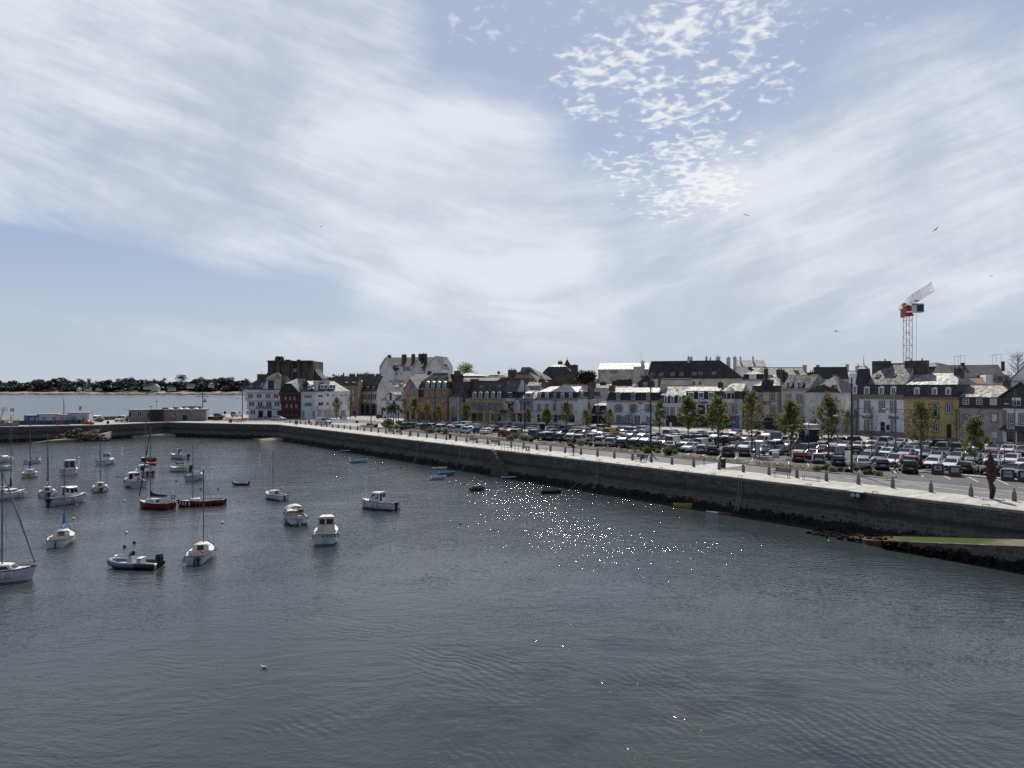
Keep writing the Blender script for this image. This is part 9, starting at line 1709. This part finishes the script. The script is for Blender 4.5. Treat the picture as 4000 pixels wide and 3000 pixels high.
for i,px in enumerate((838,846,854)):
 p = G(px,1643,GZ); rt = thing('motorbike',['black motorbike nearest the wheelie bins','black motorbike in the middle of three','black motorbike nearest the red barriers'][i],'motorbike',(p.x,p.y,GZ),R(70),'motorbikes by the bins'); b = MB(); b.ball((0,0,.72),(.55,.16,.18),8,6); b.tube((.3,0,.7),(.62,0,.33),.05,n=5); b.box(-.2,.25,-.16,.16,.3,.65); b.build('body',M_OUT,rt); b = MB(); b.path([(.3,-.35,1.0),(.42,0,1.02),(.3,.35,1.0)],.02,5); b.build('handlebar',m_iron,rt)
 for x in (-.65,.65): b = MB(); b.torus((x,0,.32),(0,1,0),.25,.07,14,6); b.build('wheel',M_TYRE,rt)
 b = MB(); b.ball((-.3,0,.84),(.32,.13,.06),8,5); b.build('saddle',M_TYRE,rt)
p = G(436,1637,GZ); rt = thing('parapet_wall','low dark stone parapet on the sea side of the pier','wall',(p.x,p.y,GZ)); a,c = G(404,1641,GZ),G(502,1638,GZ); MB().obox(a,c-a,(0,.6,0),(0,0,1.05)).build('masonry',mat('parapet_stone',(.13,.11,.09),.9,.15,1),rt,rt.location); MB().obox(a+V3((-.0,-.05,1.053)),c-a,(0,.7,0),(0,0,.12)).build('coping',m_kerb,rt,rt.location)
p = G(830,1633,GZ); rt = thing('quay_rail','thin grey rail along the sea edge behind the wheelie bins','railing',(p.x,p.y,GZ)); b = MB(); a,c = G(812,1628,GZ),G(846,1626,GZ); [b.tube(a.lerp(c,i/4),a.lerp(c,i/4)+V3((0,0,1.1)),.03,n=4) for i in range(5)]; b.tube(a+V3((0,0,1.1)),c+V3((0,0,1.1)),.03,n=4); b.build('rail',m_galv,rt,rt.location)
# sea mark in the bay and houses on the far shore
p = G(799.6,1569,0); rt = thing('beacon','small dark beacon standing in the bay behind the tall harbour lamp','beacon',(p.x,p.y,0)); MB().lathe((0,0,0),[(2.2,-.5),(2.0,.9),(.6,1.0),(.45,2.6),(.12,3.4)],10).build('tower',m_iron,rt); MB().tube((0,0,3.3),(0,0,3.9),.35,.1,6).build('topmark',m_iron,rt)
M_FARW = mat('far_white_render',(.62,.62,.60),.9,.05,.1)
def shorehouse(px0,px1,yb,ye,yr,Y,lab,gable='side',ch=1):
 zb,ze,zr = (H0-(y-HY)*Y/F for y in (yb,ye,yr)); x0,x1 = (px0-PX0)*Y/F,(px1-PX0)*Y/F; rt = thing('shore_house',lab,'house',(x0,Y,zb),group='houses on the far shore'); w,d = x1-x0,9; b = MB(); b.box(0,w,0,d,-2,ze-zb)
 if gable == 'front': b.prism([(0,0,ze-zb),(w,0,ze-zb),(w/2,0,zr-zb)],(0,d,0))
 else: b.prism([(0,0,ze-zb),(0,d,ze-zb),(0,d/2,zr-zb)],(w,0,0))
 b.build('wall',M_FARW,rt); b = MB(); k = .25
 if gable == 'front':
  for s_ in (0,1): b.prism([(w/2,-.4,zr-zb+.02),(w*s_+(.4 if s_ else -.4),-.4,ze-zb-.3),(w*s_+(.4 if s_ else -.4),-.4,ze-zb-.3+k),(w/2,-.4,zr-zb+k)],(0,d+.8,0))
 else:
  for s_ in (0,1): b.prism([(-.3,d/2,zr-zb+.02),(-.3,d*s_+(.4 if s_ else -.4),ze-zb-.3),(-.3,d*s_+(.4 if s_ else -.4),ze-zb-.3+k),(-.3,d/2,zr-zb+k)],(w+.6,0,0))
 rf = b.build('roof',S_GREY,rt)
 for i in range(ch): b = MB(); x = w*(.08+.84*i) if ch > 1 else w*.1; b.box(x-.5,x+.5,d/2-.6,d/2+.6,zr-zb-1,zr-zb+1.4); b.build('chimney',M_FARW,rf)
 for i in range(max(1,int(w/4))): x = w*(i+.5)/max(1,int(w/4)); MB().box(x-.5,x+.5,-.06,-.01,(ze-zb)*.35,(ze-zb)*.8).build('window',M_PANE,rt)
shorehouse(330,351,1526,1518,1509,1465,'white far-shore house with slate roof under the highest broad pine'); shorehouse(299,308,1526,1520,1515,1466,'small white gable left of the slate-roofed far house','front'); shorehouse(374,391,1524,1519,1516,1468,'low grey-roofed shed in the green gap of the far shore'); shorehouse(560,586,1518,1509,1500,1468,'white far-shore house, left of the pair with pointed roofs','side',2); shorehouse(590,618,1523,1512,1500,1462,'white far-shore house with tall pointed gable and two chimneys','front',1); shorehouse(655,680,1524,1519,1514,1466,'pale low house where the lane meets the far beach'); shorehouse(728,756,1514,1506,1499,1468,'pale roof half hidden under the great round pine','side',1); shorehouse(814,830,1510,1502,1496,1468,'small white dormered house under the wide pine','front')
# letters become plain meshes
bpy.context.view_layer.update(); dg = bpy.context.evaluated_depsgraph_get()
for o in TEXTS:
 me = bpy.data.meshes.new_from_object(o.evaluated_get(dg)); n = bpy.data.objects.new(o.name.split('.')[0],me); col.objects.link(n); n.parent = o.parent; n.matrix_local = o.matrix_local.copy(); bpy.data.objects.remove(o)
